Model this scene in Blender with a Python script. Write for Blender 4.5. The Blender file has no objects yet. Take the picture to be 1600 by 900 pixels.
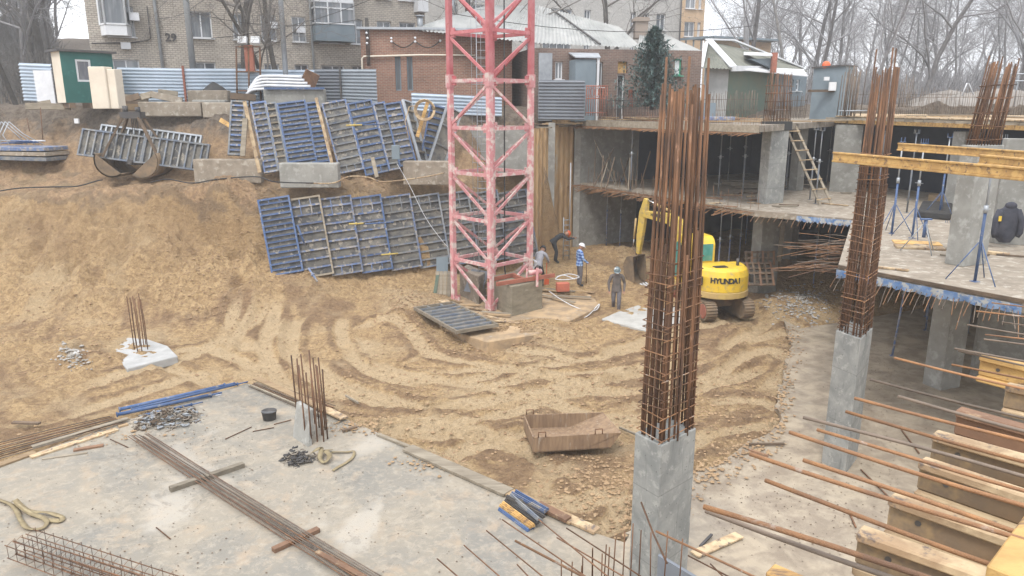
import bpy, bmesh, math, random
import numpy as np
from mathutils import Vector, Matrix

random.seed(7)
SC = bpy.context.scene
COL = SC.collection
W_, H_, F = 1600.0, 900.0, 1155.0
PITCH = math.atan(285.0 / F)
CP, SP = math.cos(PITCH), math.sin(PITCH)
CAMZ = 8.4

# ------------------------------------------------------------------ camera
cd = bpy.data.cameras.new('camera')
cam = bpy.data.objects.new('camera', cd)
COL.objects.link(cam)
cam.location = (0, 0, CAMZ)
cam.rotation_euler = (math.pi / 2 - PITCH, 0, 0)
cd.sensor_width = 36
cd.lens = F / W_ * 36
cd.clip_start = 0.1
cd.clip_end = 3000
SC.camera = cam

# ------------------------------------------------------------------ world, sun, exposure
SUN_EL, SUN_AZ = math.radians(58), math.radians(-20)
world = bpy.data.worlds.new('World')
SC.world = world
world.use_nodes = True
wn = world.node_tree
wn.nodes.clear()
wo = wn.nodes.new('ShaderNodeOutputWorld')
bgn = wn.nodes.new('ShaderNodeBackground')
sky = wn.nodes.new('ShaderNodeTexSky')
sky.sky_type = 'NISHITA'
sky.sun_disc = False
sky.sun_elevation = SUN_EL
sky.sun_rotation = SUN_AZ
sky.dust_density = 6
sky.air_density = 1.0
cloud = wn.nodes.new('ShaderNodeMix')
cloud.data_type = 'RGBA'
cloud.inputs[0].default_value = 0.85            # closed cloud cover over the clear sky
tcw = wn.nodes.new('ShaderNodeTexCoord'); nzw = wn.nodes.new('ShaderNodeTexNoise'); nzw.inputs['Scale'].default_value = 2.4; nzw.inputs['Detail'].default_value = 6
wn.links.new(tcw.outputs['Generated'], nzw.inputs['Vector'])
cmix = wn.nodes.new('ShaderNodeMix'); cmix.data_type = 'RGBA'; cmix.inputs[6].default_value = (5.2, 5.7, 6.5, 1); cmix.inputs[7].default_value = (10.2, 10.4, 10.8, 1)
crw = wn.nodes.new('ShaderNodeMapRange'); crw.inputs['From Min'].default_value = .36; crw.inputs['From Max'].default_value = .6
wn.links.new(nzw.outputs['Fac'], crw.inputs['Value']); wn.links.new(crw.outputs[0], cmix.inputs[0]); wn.links.new(cmix.outputs[2], cloud.inputs[7])
wn.links.new(sky.outputs[0], cloud.inputs[6])
wn.links.new(cloud.outputs[2], bgn.inputs[0])
bgn.inputs[1].default_value = 0.12
wn.links.new(bgn.outputs[0], wo.inputs[0])
sl = bpy.data.lights.new('sun', 'SUN')
sun = bpy.data.objects.new('sun', sl)
COL.objects.link(sun)
sl.energy = 1.4
sl.angle = math.radians(17)
sl.color = (1.0, 0.965, 0.92)
sun.location = (-10, 10, 60)
sdir = Vector((math.sin(SUN_AZ) * math.cos(SUN_EL), math.cos(SUN_AZ) * math.cos(SUN_EL) * -1, math.sin(SUN_EL)))
sun.rotation_euler = sdir.to_track_quat('Z', 'Y').to_euler()
SC.view_settings.view_transform = 'Standard'
SC.view_settings.look = 'None'
SC.view_settings.exposure = 0.92
SC.view_settings.gamma = 1.0
SC.view_settings.use_curve_mapping = False
SC.render.engine = 'CYCLES'
SC.cycles.volume_bounces = 1
SC.cycles.max_bounces = 6
SC.cycles.transparent_max_bounces = 8
SC.cycles.use_denoising = True

# ------------------------------------------------------------------ survey helpers: where a sight line meets a level or a distance
def sl_(py):
    v = (450 - py) / F
    return (-SP + v * CP) / (CP + v * SP)
def V(px, py, Y):
    v = (450 - py) / F
    yy = CP + v * SP
    return Vector(((px - 800) / F / yy * Y, Y, CAMZ + sl_(py) * Y))
def G(px, py, z=0.0):
    return V(px, py, (z - CAMZ) / sl_(py))
def PX(p):
    d = p[1] * CP - (p[2] - CAMZ) * SP
    return 800 + F * p[0] / d, 450 - F * (p[1] * SP + (p[2] - CAMZ) * CP) / d
UP = Vector((0, 0, 1))
DD = Vector((0.47, -0.883, 0)).normalized()      # along the building edge, towards the camera
EE = Vector((0.883, 0.47, 0)).normalized()       # into the building
A0 = Vector((3.8, 40.6, 0))                      # far left corner of the building

# ------------------------------------------------------------------ objects
ORG = {}
def tag(o, label=None, cat=None, group=None, kind=None):
    if label: o['label'] = label
    if cat: o['category'] = cat
    if group: o['group'] = group
    if kind: o['kind'] = kind
    return o
def thing(name, label, cat, loc=(0, 0, 0), group=None):
    o = bpy.data.objects.new(name, None)
    o.empty_display_size = 0.2
    COL.objects.link(o)
    o.location = loc
    ORG[o.name] = Vector(loc)
    return tag(o, label, cat, group)
def kids(o):
    return [c for c in bpy.data.objects if c.parent == o]
def clone(o, loc, rz=0.0, label=None, group=None, tree=None, scale=None):
    if tree is None:
        tree = {}
        for c in bpy.data.objects:
            if c.parent: tree.setdefault(c.parent.name, []).append(c)
    def rec(s, par):
        c = s.copy(); COL.objects.link(c)
        c.parent = par
        for k in tree.get(s.name, []): rec(k, c)
        return c
    r = rec(o, None)
    r.location = loc
    r.rotation_euler = (0, 0, rz) if not hasattr(rz, '__len__') else rz
    if scale: r.scale = (scale,) * 3 if not hasattr(scale, '__len__') else scale
    if label: r['label'] = label
    if group: r['group'] = group
    return r
def frame_of(x, z, y=None):
    x = Vector(x).normalized()
    z = Vector(z)
    y = z.cross(x).normalized()
    z = x.cross(y).normalized()
    return Matrix((x, y, z)).transposed()

class MB:
    def __init__(s):
        s.v = []; s.f = []; s.uv = []; s.sm = []; s.mi = []; s.cur = 0
    def face(s, idx, uv=None, sm=False):
        s.f.append(tuple(idx)); s.uv.append(uv); s.sm.append(sm); s.mi.append(s.cur)
    def poly(s, pts, uv=None, sm=False):
        n = len(s.v); s.v += [Vector(p) for p in pts]
        s.face(range(n, n + len(pts)), uv, sm)
    def box(s, c, size, M=None):
        c = Vector(c); n = len(s.v)
        for i in (-.5, .5):
            for j in (-.5, .5):
                for k in (-.5, .5):
                    p = Vector((i * size[0], j * size[1], k * size[2]))
                    s.v.append(c + (M @ p if M else p))
        for q in ((0, 1, 3, 2), (4, 6, 7, 5), (0, 4, 5, 1), (2, 3, 7, 6), (0, 2, 6, 4), (1, 5, 7, 3)):
            s.face([n + a for a in q])
    def bar(s, p0, p1, w, h, up=UP):
        p0 = Vector(p0); p1 = Vector(p1); d = p1 - p0
        u = Vector(up)
        if abs(d.normalized().dot(u)) > .98: u = Vector((1, 0.2, 0))
        s.box((p0 + p1) / 2, (d.length, w, h), frame_of(d, u))
    def tube(s, pts, r, n=6, cap=True, sm=True):
        pts = [Vector(p) for p in pts]
        rs = r if hasattr(r, '__len__') else [r] * len(pts)
        base = len(s.v)
        a = None
        for i, p in enumerate(pts):
            if i == 0: t = pts[1] - p
            elif i == len(pts) - 1: t = p - pts[i - 1]
            else: t = pts[i + 1] - pts[i - 1]
            t = t.normalized() if t.length > 1e-9 else UP
            if a is None:
                a = t.cross(UP if abs(t.z) < .9 else Vector((1, 0, 0))).normalized()
            else:
                a = (a - t * a.dot(t)); a = a.normalized() if a.length > 1e-6 else t.orthogonal().normalized()
            b = t.cross(a)
            for k in range(n):
                an = 2 * math.pi * k / n
                s.v.append(p + (a * math.cos(an) + b * math.sin(an)) * rs[i])
        for i in range(len(pts) - 1):
            for k in range(n):
                q = base + i * n; k2 = (k + 1) % n
                s.face((q + k, q + k2, q + n + k2, q + n + k), None, sm)
        if cap:
            s.face([base + k for k in range(n)][::-1]); e = base + (len(pts) - 1) * n
            s.face([e + k for k in range(n)])
    def prism(s, pts, vec):
        pts = [Vector(p) for p in pts]; vec = Vector(vec); n = len(s.v); m = len(pts)
        nrm = Vector((0, 0, 0))
        for i in range(m): nrm += pts[i].cross(pts[(i + 1) % m])
        if nrm.dot(vec) < 0: pts = pts[::-1]
        s.v += pts + [p + vec for p in pts]
        s.face(list(range(n, n + m))[::-1]); s.face(range(n + m, n + 2 * m))
        for i in range(m):
            j = (i + 1) % m
            s.face((n + i, n + j, n + m + j, n + m + i))
    def ball(s, c, r, nu=10, nv=7, sc=(1, 1, 1), M=None):
        c = Vector(c); n = len(s.v)
        for i in range(nv + 1):
            th = math.pi * i / nv
            for j in range(nu):
                ph = 2 * math.pi * j / nu
                p = Vector((math.sin(th) * math.cos(ph) * r * sc[0], math.sin(th) * math.sin(ph) * r * sc[1], math.cos(th) * r * sc[2]))
                s.v.append(c + (M @ p if M else p))
        for i in range(nv):
            for j in range(nu):
                k = (j + 1) % nu
                s.face((n + i * nu + j, n + (i + 1) * nu + j, n + (i + 1) * nu + k, n + i * nu + k), None, True)
    def xform(s, M4, start=0):
        s.v[start:] = [M4 @ p for p in s.v[start:]]
    def build(s, name, mat, parent=None, origin=None):
        if parent is not None: o0 = ORG[parent.name]
        elif origin is not None: o0 = Vector(origin)
        else:
            xs = [p.x for p in s.v]; ys = [p.y for p in s.v]; zs = [p.z for p in s.v]
            o0 = Vector(((min(xs) + max(xs)) / 2, (min(ys) + max(ys)) / 2, min(zs)))
        me = bpy.data.meshes.new(name)
        me.from_pydata([tuple(p - o0) for p in s.v], [], s.f)
        if any(s.uv):
            ul = me.uv_layers.new(name='UVMap')
            li = 0
            for f, uv in zip(s.f, s.uv):
                for k in range(len(f)):
                    if uv: ul.data[li].uv = uv[k]
                    li += 1
        me.polygons.foreach_set('use_smooth', s.sm)
        mats = mat if isinstance(mat, (list, tuple)) else [mat]
        for m in mats: me.materials.append(m)
        if len(mats) > 1: me.polygons.foreach_set('material_index', s.mi)
        me.update()
        o = bpy.data.objects.new(name, me)
        COL.objects.link(o)
        if parent is not None: o.parent = parent
        else: o.location = o0
        ORG[o.name] = o0
        return o

def bevel(o, w=0.01, seg=1):
    m = o.modifiers.new('bevel', 'BEVEL'); m.width = w; m.segments = seg; m.limit_method = 'ANGLE'
    return o
def text_into(mb, body, size, M4, depth=0.01, bold=0.0):
    cu = bpy.data.curves.new('t', 'FONT'); cu.body = body; cu.size = size; cu.extrude = depth
    cu.align_x = 'CENTER'; cu.align_y = 'CENTER'; cu.offset = bold; cu.resolution_u = 3
    o = bpy.data.objects.new('t', cu); COL.objects.link(o)
    bpy.context.view_layer.update()
    me = bpy.data.meshes.new_from_object(o.evaluated_get(bpy.context.evaluated_depsgraph_get()))
    n = len(mb.v)
    mb.v += [M4 @ v.co for v in me.vertices]
    for p in me.polygons: mb.face([n + i for i in p.vertices])
    bpy.data.objects.remove(o); bpy.data.curves.remove(cu); bpy.data.meshes.remove(me)

# ------------------------------------------------------------------ procedural materials
def newmat(name):
    m = bpy.data.materials.new(name); m.use_nodes = True
    nt = m.node_tree
    b = nt.nodes['Principled BSDF']
    return m, nt, b
def mixc(nt, fac, a, b, typ='MIX'):
    n = nt.nodes.new('ShaderNodeMix'); n.data_type = 'RGBA'; n.blend_type = typ
    for i, x in ((0, fac), (6, a), (7, b)):
        if hasattr(x, 'is_output'): nt.links.new(x, n.inputs[i])
        elif i == 0: n.inputs[0].default_value = x
        else: n.inputs[i].default_value = (*x, 1)
    return n.outputs[2]
def noise(nt, vec, scale, detail=4, rough=.55, dist=0.0):
    n = nt.nodes.new('ShaderNodeTexNoise'); n.inputs['Scale'].default_value = scale
    n.inputs['Detail'].default_value = detail; n.inputs['Roughness'].default_value = rough
    n.inputs['Distortion'].default_value = dist
    if vec is not None: nt.links.new(vec, n.inputs['Vector'])
    return n.outputs['Fac']
def ramp(nt, fac, lo, hi, a=0.0, b=1.0):
    n = nt.nodes.new('ShaderNodeMapRange'); n.inputs['From Min'].default_value = lo; n.inputs['From Max'].default_value = hi
    n.inputs['To Min'].default_value = a; n.inputs['To Max'].default_value = b
    nt.links.new(fac, n.inputs['Value'])
    return n.outputs[0]
def coords(nt, kind='Object', scale=(1, 1, 1)):
    t = nt.nodes.new('ShaderNodeTexCoord'); mp = nt.nodes.new('ShaderNodeMapping')
    mp.inputs['Scale'].default_value = scale
    nt.links.new(t.outputs[kind], mp.inputs['Vector'])
    return mp.outputs[0]
def bumpn(nt, b, h, strength=.3, dist=.02):
    n = nt.nodes.new('ShaderNodeBump'); n.inputs['Strength'].default_value = strength; n.inputs['Distance'].default_value = dist
    nt.links.new(h, n.inputs['Height']); nt.links.new(n.outputs[0], b.inputs['Normal'])
MATS = {}
def mat(name, c1, c2=None, scale=2.0, rough=.85, metal=0.0, stretch=(1, 1, 1), lo=.35, hi=.65, bump=.25, bscale=40, spot=None, sscale=6, slo=.6, shi=.7, rnd=.18, spec=.35, kind='Object'):
    if name in MATS: return MATS[name]
    m, nt, b = newmat(name)
    vec = coords(nt, kind, stretch)
    c2 = c2 or tuple(x * .7 for x in c1)
    col = mixc(nt, ramp(nt, noise(nt, vec, scale, 6, .6, .3), lo, hi), c1, c2)
    if spot:
        col = mixc(nt, ramp(nt, noise(nt, vec, sscale, 5, .65), slo, shi), col, spot)
    if rnd:
        oi = nt.nodes.new('ShaderNodeObjectInfo')
        hv = nt.nodes.new('ShaderNodeHueSaturation')
        nt.links.new(ramp(nt, oi.outputs['Random'], 0, 1, 1 - rnd, 1 + rnd), hv.inputs['Value'])
        nt.links.new(col, hv.inputs['Color']); col = hv.outputs[0]
    nt.links.new(col, b.inputs['Base Color'])
    b.inputs['Roughness'].default_value = rough; b.inputs['Metallic'].default_value = metal
    b.inputs['Specular IOR Level'].default_value = spec
    if bump: bumpn(nt, b, noise(nt, vec, bscale, 4), bump, .01)
    MATS[name] = m
    return m

M_CONC = mat('concrete', (.30, .295, .27), (.215, .21, .19), 1.6, .9, lo=.34, hi=.66, bump=.4, bscale=25, spot=(.36, .355, .33), sscale=3.5, slo=.52, shi=.66, rnd=.08)
M_CONCD = mat('dirty_concrete', (.31, .265, .21), (.215, .18, .14), 2.4, .92, lo=.36, hi=.64, spot=(.40, .36, .30), sscale=4, slo=.54, shi=.64, bump=.45, bscale=20)
def colmat():
    m, nt, b = newmat('column_concrete'); vec = coords(nt, 'Object')
    n1 = noise(nt, vec, 1.6, 7, .65, .6); n2 = noise(nt, vec, 5, 6, .7, .3)
    c = mixc(nt, ramp(nt, n1, .40, .60), (.30, .30, .28), (.205, .21, .20))
    c = mixc(nt, ramp(nt, n2, .54, .62, 0, .7), c, (.37, .365, .34))
    c = mixc(nt, ramp(nt, noise(nt, coords(nt, 'Object', (6, 6, .6)), 2.2, 4, .6), .60, .68, 0, .55), c, (.13, .135, .13))
    vo = nt.nodes.new('ShaderNodeTexVoronoi'); vo.inputs['Scale'].default_value = 9; nt.links.new(vec, vo.inputs['Vector'])
    hole = ramp(nt, vo.outputs['Distance'], .07, .11, 1, 0)
    c = mixc(nt, hole, c, (.09, .09, .085))
    sp = nt.nodes.new('ShaderNodeSeparateXYZ'); nt.links.new(coords(nt, 'Object', (1, 1, 1)), sp.inputs[0])
    pp = nt.nodes.new('ShaderNodeMath'); pp.operation = 'PINGPONG'; pp.inputs[1].default_value = .62; nt.links.new(sp.outputs[2], pp.inputs[0])
    c = mixc(nt, ramp(nt, pp.outputs[0], .0, .014, .6, 0), c, (.12, .12, .115))
    nt.links.new(c, b.inputs['Base Color']); b.inputs['Roughness'].default_value = .85
    bumpn(nt, b, noise(nt, vec, 16, 6, .7), .45, .015)
    return m
M_CONCW = colmat()
M_RUST = mat('rusty_steel', (.215, .112, .06), (.10, .062, .044), 5, .85, metal=.2, stretch=(1, 1, .35), spot=(.34, .20, .13), sscale=9, rnd=.35, bump=.5, bscale=90)
M_RUSTL = mat('weathered_rebar', (.36, .19, .09), (.17, .10, .065), 3, .8, metal=.2, spot=(.40, .37, .33), sscale=4, rnd=.35, bump=.6, bscale=120)
M_BARS = mat('grey_rebar', (.22, .17, .13), (.11, .09, .075), 3, .75, metal=.3, rnd=.3)
M_BLUE = mat('blue_paint_steel', (.045, .095, .215), (.10, .14, .24), 4, .6, spot=(.30, .29, .27), sscale=7, slo=.58, shi=.66, rnd=.2)
M_BLUEW = mat('worn_blue_steel', (.08, .14, .30), (.19, .21, .26), 3, .7, spot=(.34, .31, .27), sscale=6, slo=.5, shi=.6, rnd=.25)
M_BLUEG = mat('mud_stained_steel', (.24, .235, .215), (.11, .135, .18), 3, .8, spot=(.35, .30, .23), sscale=5, rnd=.2)
M_PLYG = mat('cement_stained_plywood', (.155, .145, .125), (.075, .075, .075), 2.2, .9, lo=.42, hi=.58, spot=(.29, .26, .215), sscale=4.5, slo=.55, shi=.64, rnd=.2)
M_WOOD = mat('raw_timber', (.40, .29, .17), (.28, .19, .11), 2.0, .85, stretch=(.4, 3, 3), rnd=.25, bump=.35, bscale=30)
M_WOODG = mat('grey_timber', (.30, .26, .20), (.19, .16, .12), 2.5, .9, stretch=(.5, 3, 3), rnd=.25, bump=.4, bscale=30)
M_WOODD = mat('dark_timber', (.17, .12, .08), (.10, .075, .055), 2.5, .9, rnd=.25)
M_WOODY = mat('yellow_formwork_timber', (.55, .35, .13), (.40, .24, .09), 2.8, .75, stretch=(.6, 2, 2), lo=.42, hi=.58, spot=(.20, .13, .08), sscale=5, slo=.57, shi=.64, rnd=.15, bump=.5, bscale=25)
M_WOODR = mat('red_brown_timber', (.26, .15, .09), (.17, .10, .065), 2.4, .8, spot=(.40, .29, .18), sscale=3, rnd=.2)
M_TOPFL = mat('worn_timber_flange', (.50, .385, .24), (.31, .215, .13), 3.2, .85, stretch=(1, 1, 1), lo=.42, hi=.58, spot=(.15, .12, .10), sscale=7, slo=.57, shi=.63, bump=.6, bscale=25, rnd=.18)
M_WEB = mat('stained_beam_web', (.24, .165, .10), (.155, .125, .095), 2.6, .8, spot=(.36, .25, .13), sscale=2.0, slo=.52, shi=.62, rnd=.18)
M_GALV = mat('galvanised_steel', (.40, .42, .44), (.30, .32, .34), 3, .5, metal=.5, rnd=.15)
M_CORRB = mat('pale_blue_sheet', (.44, .505, .58), (.36, .425, .49), .7, .5, spot=(.30, .33, .37), sscale=1.2, slo=.64, shi=.72, rnd=.08, bump=0)
M_SHADE = mat('painted_interior_shade', (.014, .022, .042), (.026, .034, .055), 2, .7, rnd=0)  # near-black colour stands in for the shade inside the building
M_CORRG = mat('grey_sheet', (.27, .30, .33), (.21, .235, .26), .8, .5, rnd=.12, bump=0)
M_CORRD = mat('dull_grey_sheet', (.19, .21, .235), (.15, .16, .18), .8, .55, rnd=.12, bump=0)
M_SLATE = mat('asbestos_slate', (.40, .40, .385), (.29, .295, .285), .9, .9, stretch=(1, .35, 1), spot=(.26, .27, .26), sscale=1.6, slo=.56, shi=.68, rnd=.0, bump=.2)
M_SLATED = mat('mossy_slate', (.22, .22, .185), (.16, .165, .14), 1.2, .95, spot=(.30, .30, .27), sscale=2, rnd=.0)
M_WHITE = mat('white_paint', (.72, .73, .74), (.62, .63, .64), 2, .6, rnd=.05, bump=.1)
M_FOAM = mat('cream_board', (.70, .63, .52), (.62, .55, .45), 1.5, .8, rnd=.05, bump=.1)
M_GREENC = mat('dark_green_sheet', (.022, .115, .10), (.03, .14, .125), 1.2, .55, spot=(.05, .19, .17), sscale=3, rnd=.0, bump=.1)
M_GREYC = mat('grey_blue_sheet', (.20, .245, .275), (.16, .20, .225), 1.2, .6, rnd=.0, bump=.1)
M_DKGREEN = mat('green_painted_wall', (.09, .135, .105), (.13, .14, .10), 1.5, .8, rnd=0)
M_PINK = mat('faded_pink_paint', (.52, .255, .255), (.45, .175, .185), 1.6, .65, spot=(.55, .46, .42), sscale=3.2, slo=.48, shi=.6, rnd=.12, bump=.1)
M_RED = mat('crane_red_paint', (.42, .10, .11), (.50, .20, .205), 1.8, .55, spot=(.32, .09, .07), sscale=5, slo=.6, shi=.7, rnd=.12, bump=.1)
M_REDR = mat('red_oxide_steel', (.36, .13, .085), (.24, .09, .06), 2.5, .75, spot=(.45, .24, .17), sscale=4, rnd=.15)
M_YEL = mat('excavator_yellow', (.74, .50, .03), (.64, .43, .05), 1.6, .45, spot=(.40, .30, .13), sscale=4.5, slo=.54, shi=.70, rnd=0, bump=.06, spec=.5)
M_YELB = mat('weathered_yellow', (.62, .44, .07), (.50, .36, .10), 3, .6, spot=(.30, .23, .13), sscale=5, slo=.5, shi=.68, rnd=0)
M_YELD = mat('muddy_yellow', (.50, .36, .12), (.42, .29, .14), 2.5, .6, rnd=0)
M_MUD = mat('muddy_steel', (.24, .17, .105), (.14, .11, .08), 3, .85, rnd=.1)
M_BLACK = mat('black_rubber', (.028, .028, .03), (.045, .043, .04), 3, .7, rnd=.0)
M_DKSTEEL = mat('dark_steel', (.07, .07, .075), (.12, .11, .10), 3, .6, metal=.4, rnd=.1)
M_CHROME = mat('chrome_rod', (.6, .6, .6), (.5, .5, .5), 3, .25, metal=.9, rnd=0, bump=0)
M_BARKM = mat('haze_paled_bark', (.17, .16, .155), (.12, .115, .115), 3, .95, rnd=.12)  # distance haze painted into a paler bark colour
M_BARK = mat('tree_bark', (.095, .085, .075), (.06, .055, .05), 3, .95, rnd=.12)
M_MIST = mat('haze_paled_twigs', (.30, .29, .29), (.22, .215, .22), 1, .95, rnd=.15, bump=0)  # twigs coloured paler to imitate haze over the far trees
M_TWIG = mat('twigs', (.19, .175, .16), (.14, .13, .12), 1, .95, rnd=.15, bump=0)
M_BIRCH = mat('pale_bark', (.34, .32, .30), (.20, .19, .18), 2, .9, rnd=.15)
M_SPRUCE = mat('spruce_needles', (.07, .125, .115), (.15, .215, .205), 2.5, .85, rnd=0, bump=0)
M_STRAP = mat('webbing', (.33, .27, .16), (.24, .19, .11), 6, .9, rnd=.15)
M_SKIN = mat('skin', (.46, .27, .19), (.40, .22, .15), 8, .6, rnd=0, bump=0)
M_PLASTW = mat('white_plastic', (.75, .76, .78), (.65, .66, .68), 3, .5, rnd=0)
M_PIPEB = mat('grey_pipe', (.34, .36, .37), (.28, .29, .30), 2, .7, rnd=.05)
M_CLEARG = mat('dark_curtain', (.10, .11, .12), (.05, .055, .06), .9, .3, lo=.4, hi=.6, rnd=.3, bump=0, spec=.7, stretch=(3, 3, .5))
M_PANE = mat('window_glass', (.10, .115, .13), (.20, .21, .22), .8, .12, lo=.5, hi=.62, rnd=.25, bump=0, spec=.9, stretch=(3, 3, .4))
M_TARP = mat('white_tarpaulin', (.74, .75, .77), (.60, .62, .65), 2, .6, rnd=0)
M_BFILM = mat('blue_film', (.08, .17, .36), (.22, .29, .40), 7, .45, spot=(.40, .40, .38), sscale=5, slo=.5, shi=.58, rnd=0, bump=.6, bscale=20)
M_ORANGE = mat('orange_paint', (.75, .15, .05), (.62, .12, .05), 3, .6, rnd=0)

def brickmat(name, c1, c2, mortar, bw=.26, bh=.075, ms=.012, dirt=.2):
    m, nt, b = newmat(name)
    vec = coords(nt, 'UV')
    br = nt.nodes.new('ShaderNodeTexBrick')
    nt.links.new(vec, br.inputs['Vector'])
    br.inputs['Color1'].default_value = (*c1, 1); br.inputs['Color2'].default_value = (*c2, 1); br.inputs['Mortar'].default_value = (*mortar, 1)
    br.inputs['Scale'].default_value = 1; br.inputs['Brick Width'].default_value = bw; br.inputs['Row Height'].default_value = bh
    br.inputs['Mortar Size'].default_value = ms; br.inputs['Bias'].default_value = 0
    n = ramp(nt, noise(nt, vec, .5, 6, .65), .3, .7, 1 - dirt, 1 + dirt * .6)
    n2 = ramp(nt, noise(nt, vec, 6, 3, .6), .3, .7, .88, 1.1)
    mm = nt.nodes.new('ShaderNodeMath'); mm.operation = 'MULTIPLY'; nt.links.new(n, mm.inputs[0]); nt.links.new(n2, mm.inputs[1])
    hv = nt.nodes.new('ShaderNodeHueSaturation'); nt.links.new(mm.outputs[0], hv.inputs['Value']); nt.links.new(br.outputs[0], hv.inputs['Color'])
    nt.links.new(hv.outputs[0], b.inputs['Base Color']); b.inputs['Roughness'].default_value = .92
    b.inputs['Specular IOR Level'].default_value = .2
    bumpn(nt, b, br.outputs['Fac'], -.5, .01)
    return m
M_BRT = brickmat('tan_brick', (.52, .47, .40), (.43, .385, .33), (.30, .27, .235), .27, .115, .022, .15)
M_BRT2 = brickmat('pale_grey_brick', (.50, .48, .45), (.44, .425, .40), (.38, .37, .35), .3, .11, .014, .12)
M_BRR = brickmat('red_brick', (.29, .145, .095), (.22, .11, .075), (.30, .25, .21), .26, .085, .012, .25)
M_BRD = brickmat('sooty_brick', (.20, .13, .10), (.15, .10, .08), (.22, .19, .17), .26, .085, .012, .3)
# ------------------------------------------------------------------ terrain
def vnoise(x, y, seed=0):
    xi = np.floor(x).astype(np.int64); yi = np.floor(y).astype(np.int64)
    fx = x - xi; fy = y - yi
    fx = fx * fx * (3 - 2 * fx); fy = fy * fy * (3 - 2 * fy)
    def h(a, b):
        n = (a * 374761393 + b * 668265263 + seed * 1442695041) & 0x7fffffff
        n = ((n ^ (n >> 13)) * 1274126177) & 0x7fffffff
        return ((n ^ (n >> 16)) & 0xffff) / 65535.0
    a = h(xi, yi); b = h(xi + 1, yi); c = h(xi, yi + 1); d = h(xi + 1, yi + 1)
    return (a * (1 - fx) + b * fx) * (1 - fy) + (c * (1 - fx) + d * fx) * fy
def fbm(x, y, sc, oct=4, seed=0, gain=.5):
    r = 0; a = 1; t = 0
    for i in range(oct):
        r = r + a * (vnoise(x * sc, y * sc, seed + i * 17) - .5); t += a
        a *= gain; sc *= 2.03
    return r / t * 2
def sstep(a, b, x):
    t = np.clip((x - a) / (b - a), 0, 1)
    return t * t * (3 - 2 * t)
UPZ = 8.3
# ground profiles along sight azimuths: t = x / y, knots (y, z)
PROF = [
 (-1.30, [(20, 0), (24, .2), (27, 1.6), (29.5, 3.6), (30.5, 4.3), (33, 5), (34.5, 6), (36, 7.3), (38, UPZ)]),
 (-0.72, [(24, 0), (28, .25), (30.0, 1.5), (31.4, 3.1), (32.3, 4.45), (34, 4.95), (35, 6.0), (36.2, 7.3), (37.6, UPZ)]),
 (-0.54, [(24, 0), (28, .2), (29.8, 1.2), (31.2, 3.5), (31.8, 4.6), (34.6, 5.3), (35.6, 6.4), (36.6, 7.5), (37.6, UPZ)]),
 (-0.37, [(24, 0), (28.6, .25), (30.3, 1.0), (31.4, 1.5), (31.8, 4.2), (32.2, 4.75), (34.4, 5.4), (35.6, 6.8), (36.3, 7.9), (37, UPZ)]),
 (-0.20, [(24, 0), (30.0, .3), (31.6, .8), (32.6, 1.2), (33.0, 4.2), (33.4, 4.75), (35.3, 5.4), (36.3, 6.9), (37, 7.9), (37.6, UPZ)]),
 (-0.06, [(24, 0), (31.0, .3), (33.3, .7), (34.2, 1.0), (34.6, 4.2), (35.0, 4.8), (36.2, 5.5), (37.3, 7.2), (38, 7.9), (38.6, UPZ)]),
 (0.02, [(24, 0), (31.0, .4), (35, .8), (37.9, .9), (38.05, 3.5), (38.2, 7.2), (38.4, 7.5), (39, 7.9), (40, 8.1), (41, UPZ)]),
 (0.08, [(24, 0), (31.0, .4), (36, .8), (40.6, .9), (40.9, 4), (41.1, 7.2), (41.3, 7.5), (41.6, 7.9), (42, 8.1), (43, UPZ)]),
]
def px_t(px): return (px - 800) / F / CP
def hbase(x, y):
    yy = np.maximum(y, 1.0)
    t = x / yy
    zs = np.array([np.interp(y, [k[0] for k in p[1]], [k[1] for k in p[1]]) for p in PROF])
    ts = [p[0] for p in PROF]
    z = zs[0].copy()
    for i in range(len(ts) - 1):
        m = (t >= ts[i]) & (t < ts[i + 1])
        w = (t - ts[i]) / (ts[i + 1] - ts[i]); w = w * w * (3 - 2 * w)
        z = np.where(m, zs[i] * (1 - w) + zs[i + 1] * w, z)
    z = np.where(t >= ts[-1], zs[-1], z)
    # inside the building's plan the floor runs on
    a = (x - A0.x) * DD.x + (y - A0.y) * DD.y
    b = (x - A0.x) * EE.x + (y - A0.y) * EE.y
    ins = (a > -.75) & (b > -2.0) & (t > .0)
    fl = .05 + .7 * sstep(28, 38, y)
    zi = np.where((b > 19.5), UPZ, fl)
    z = np.where(ins, zi, z)
    z = np.where((a <= -.75) & (b > -.4) & (y > 25), 7.45 + .8 * sstep(-.8, -3.5, a), z)
    # gentle rise of the town and the wooded slope at the left
    z = z + np.where(y > 45, (y - 45) * .012, 0)
    z = z + 9 * sstep(52, 120, y) * sstep(-18, -55, x)
    z = np.where(x < -45, np.maximum(z, UPZ * sstep(-45, -52, x)), z)
    z = np.where(y < -8, UPZ * sstep(-8, -20, y), z)
    return z
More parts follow.
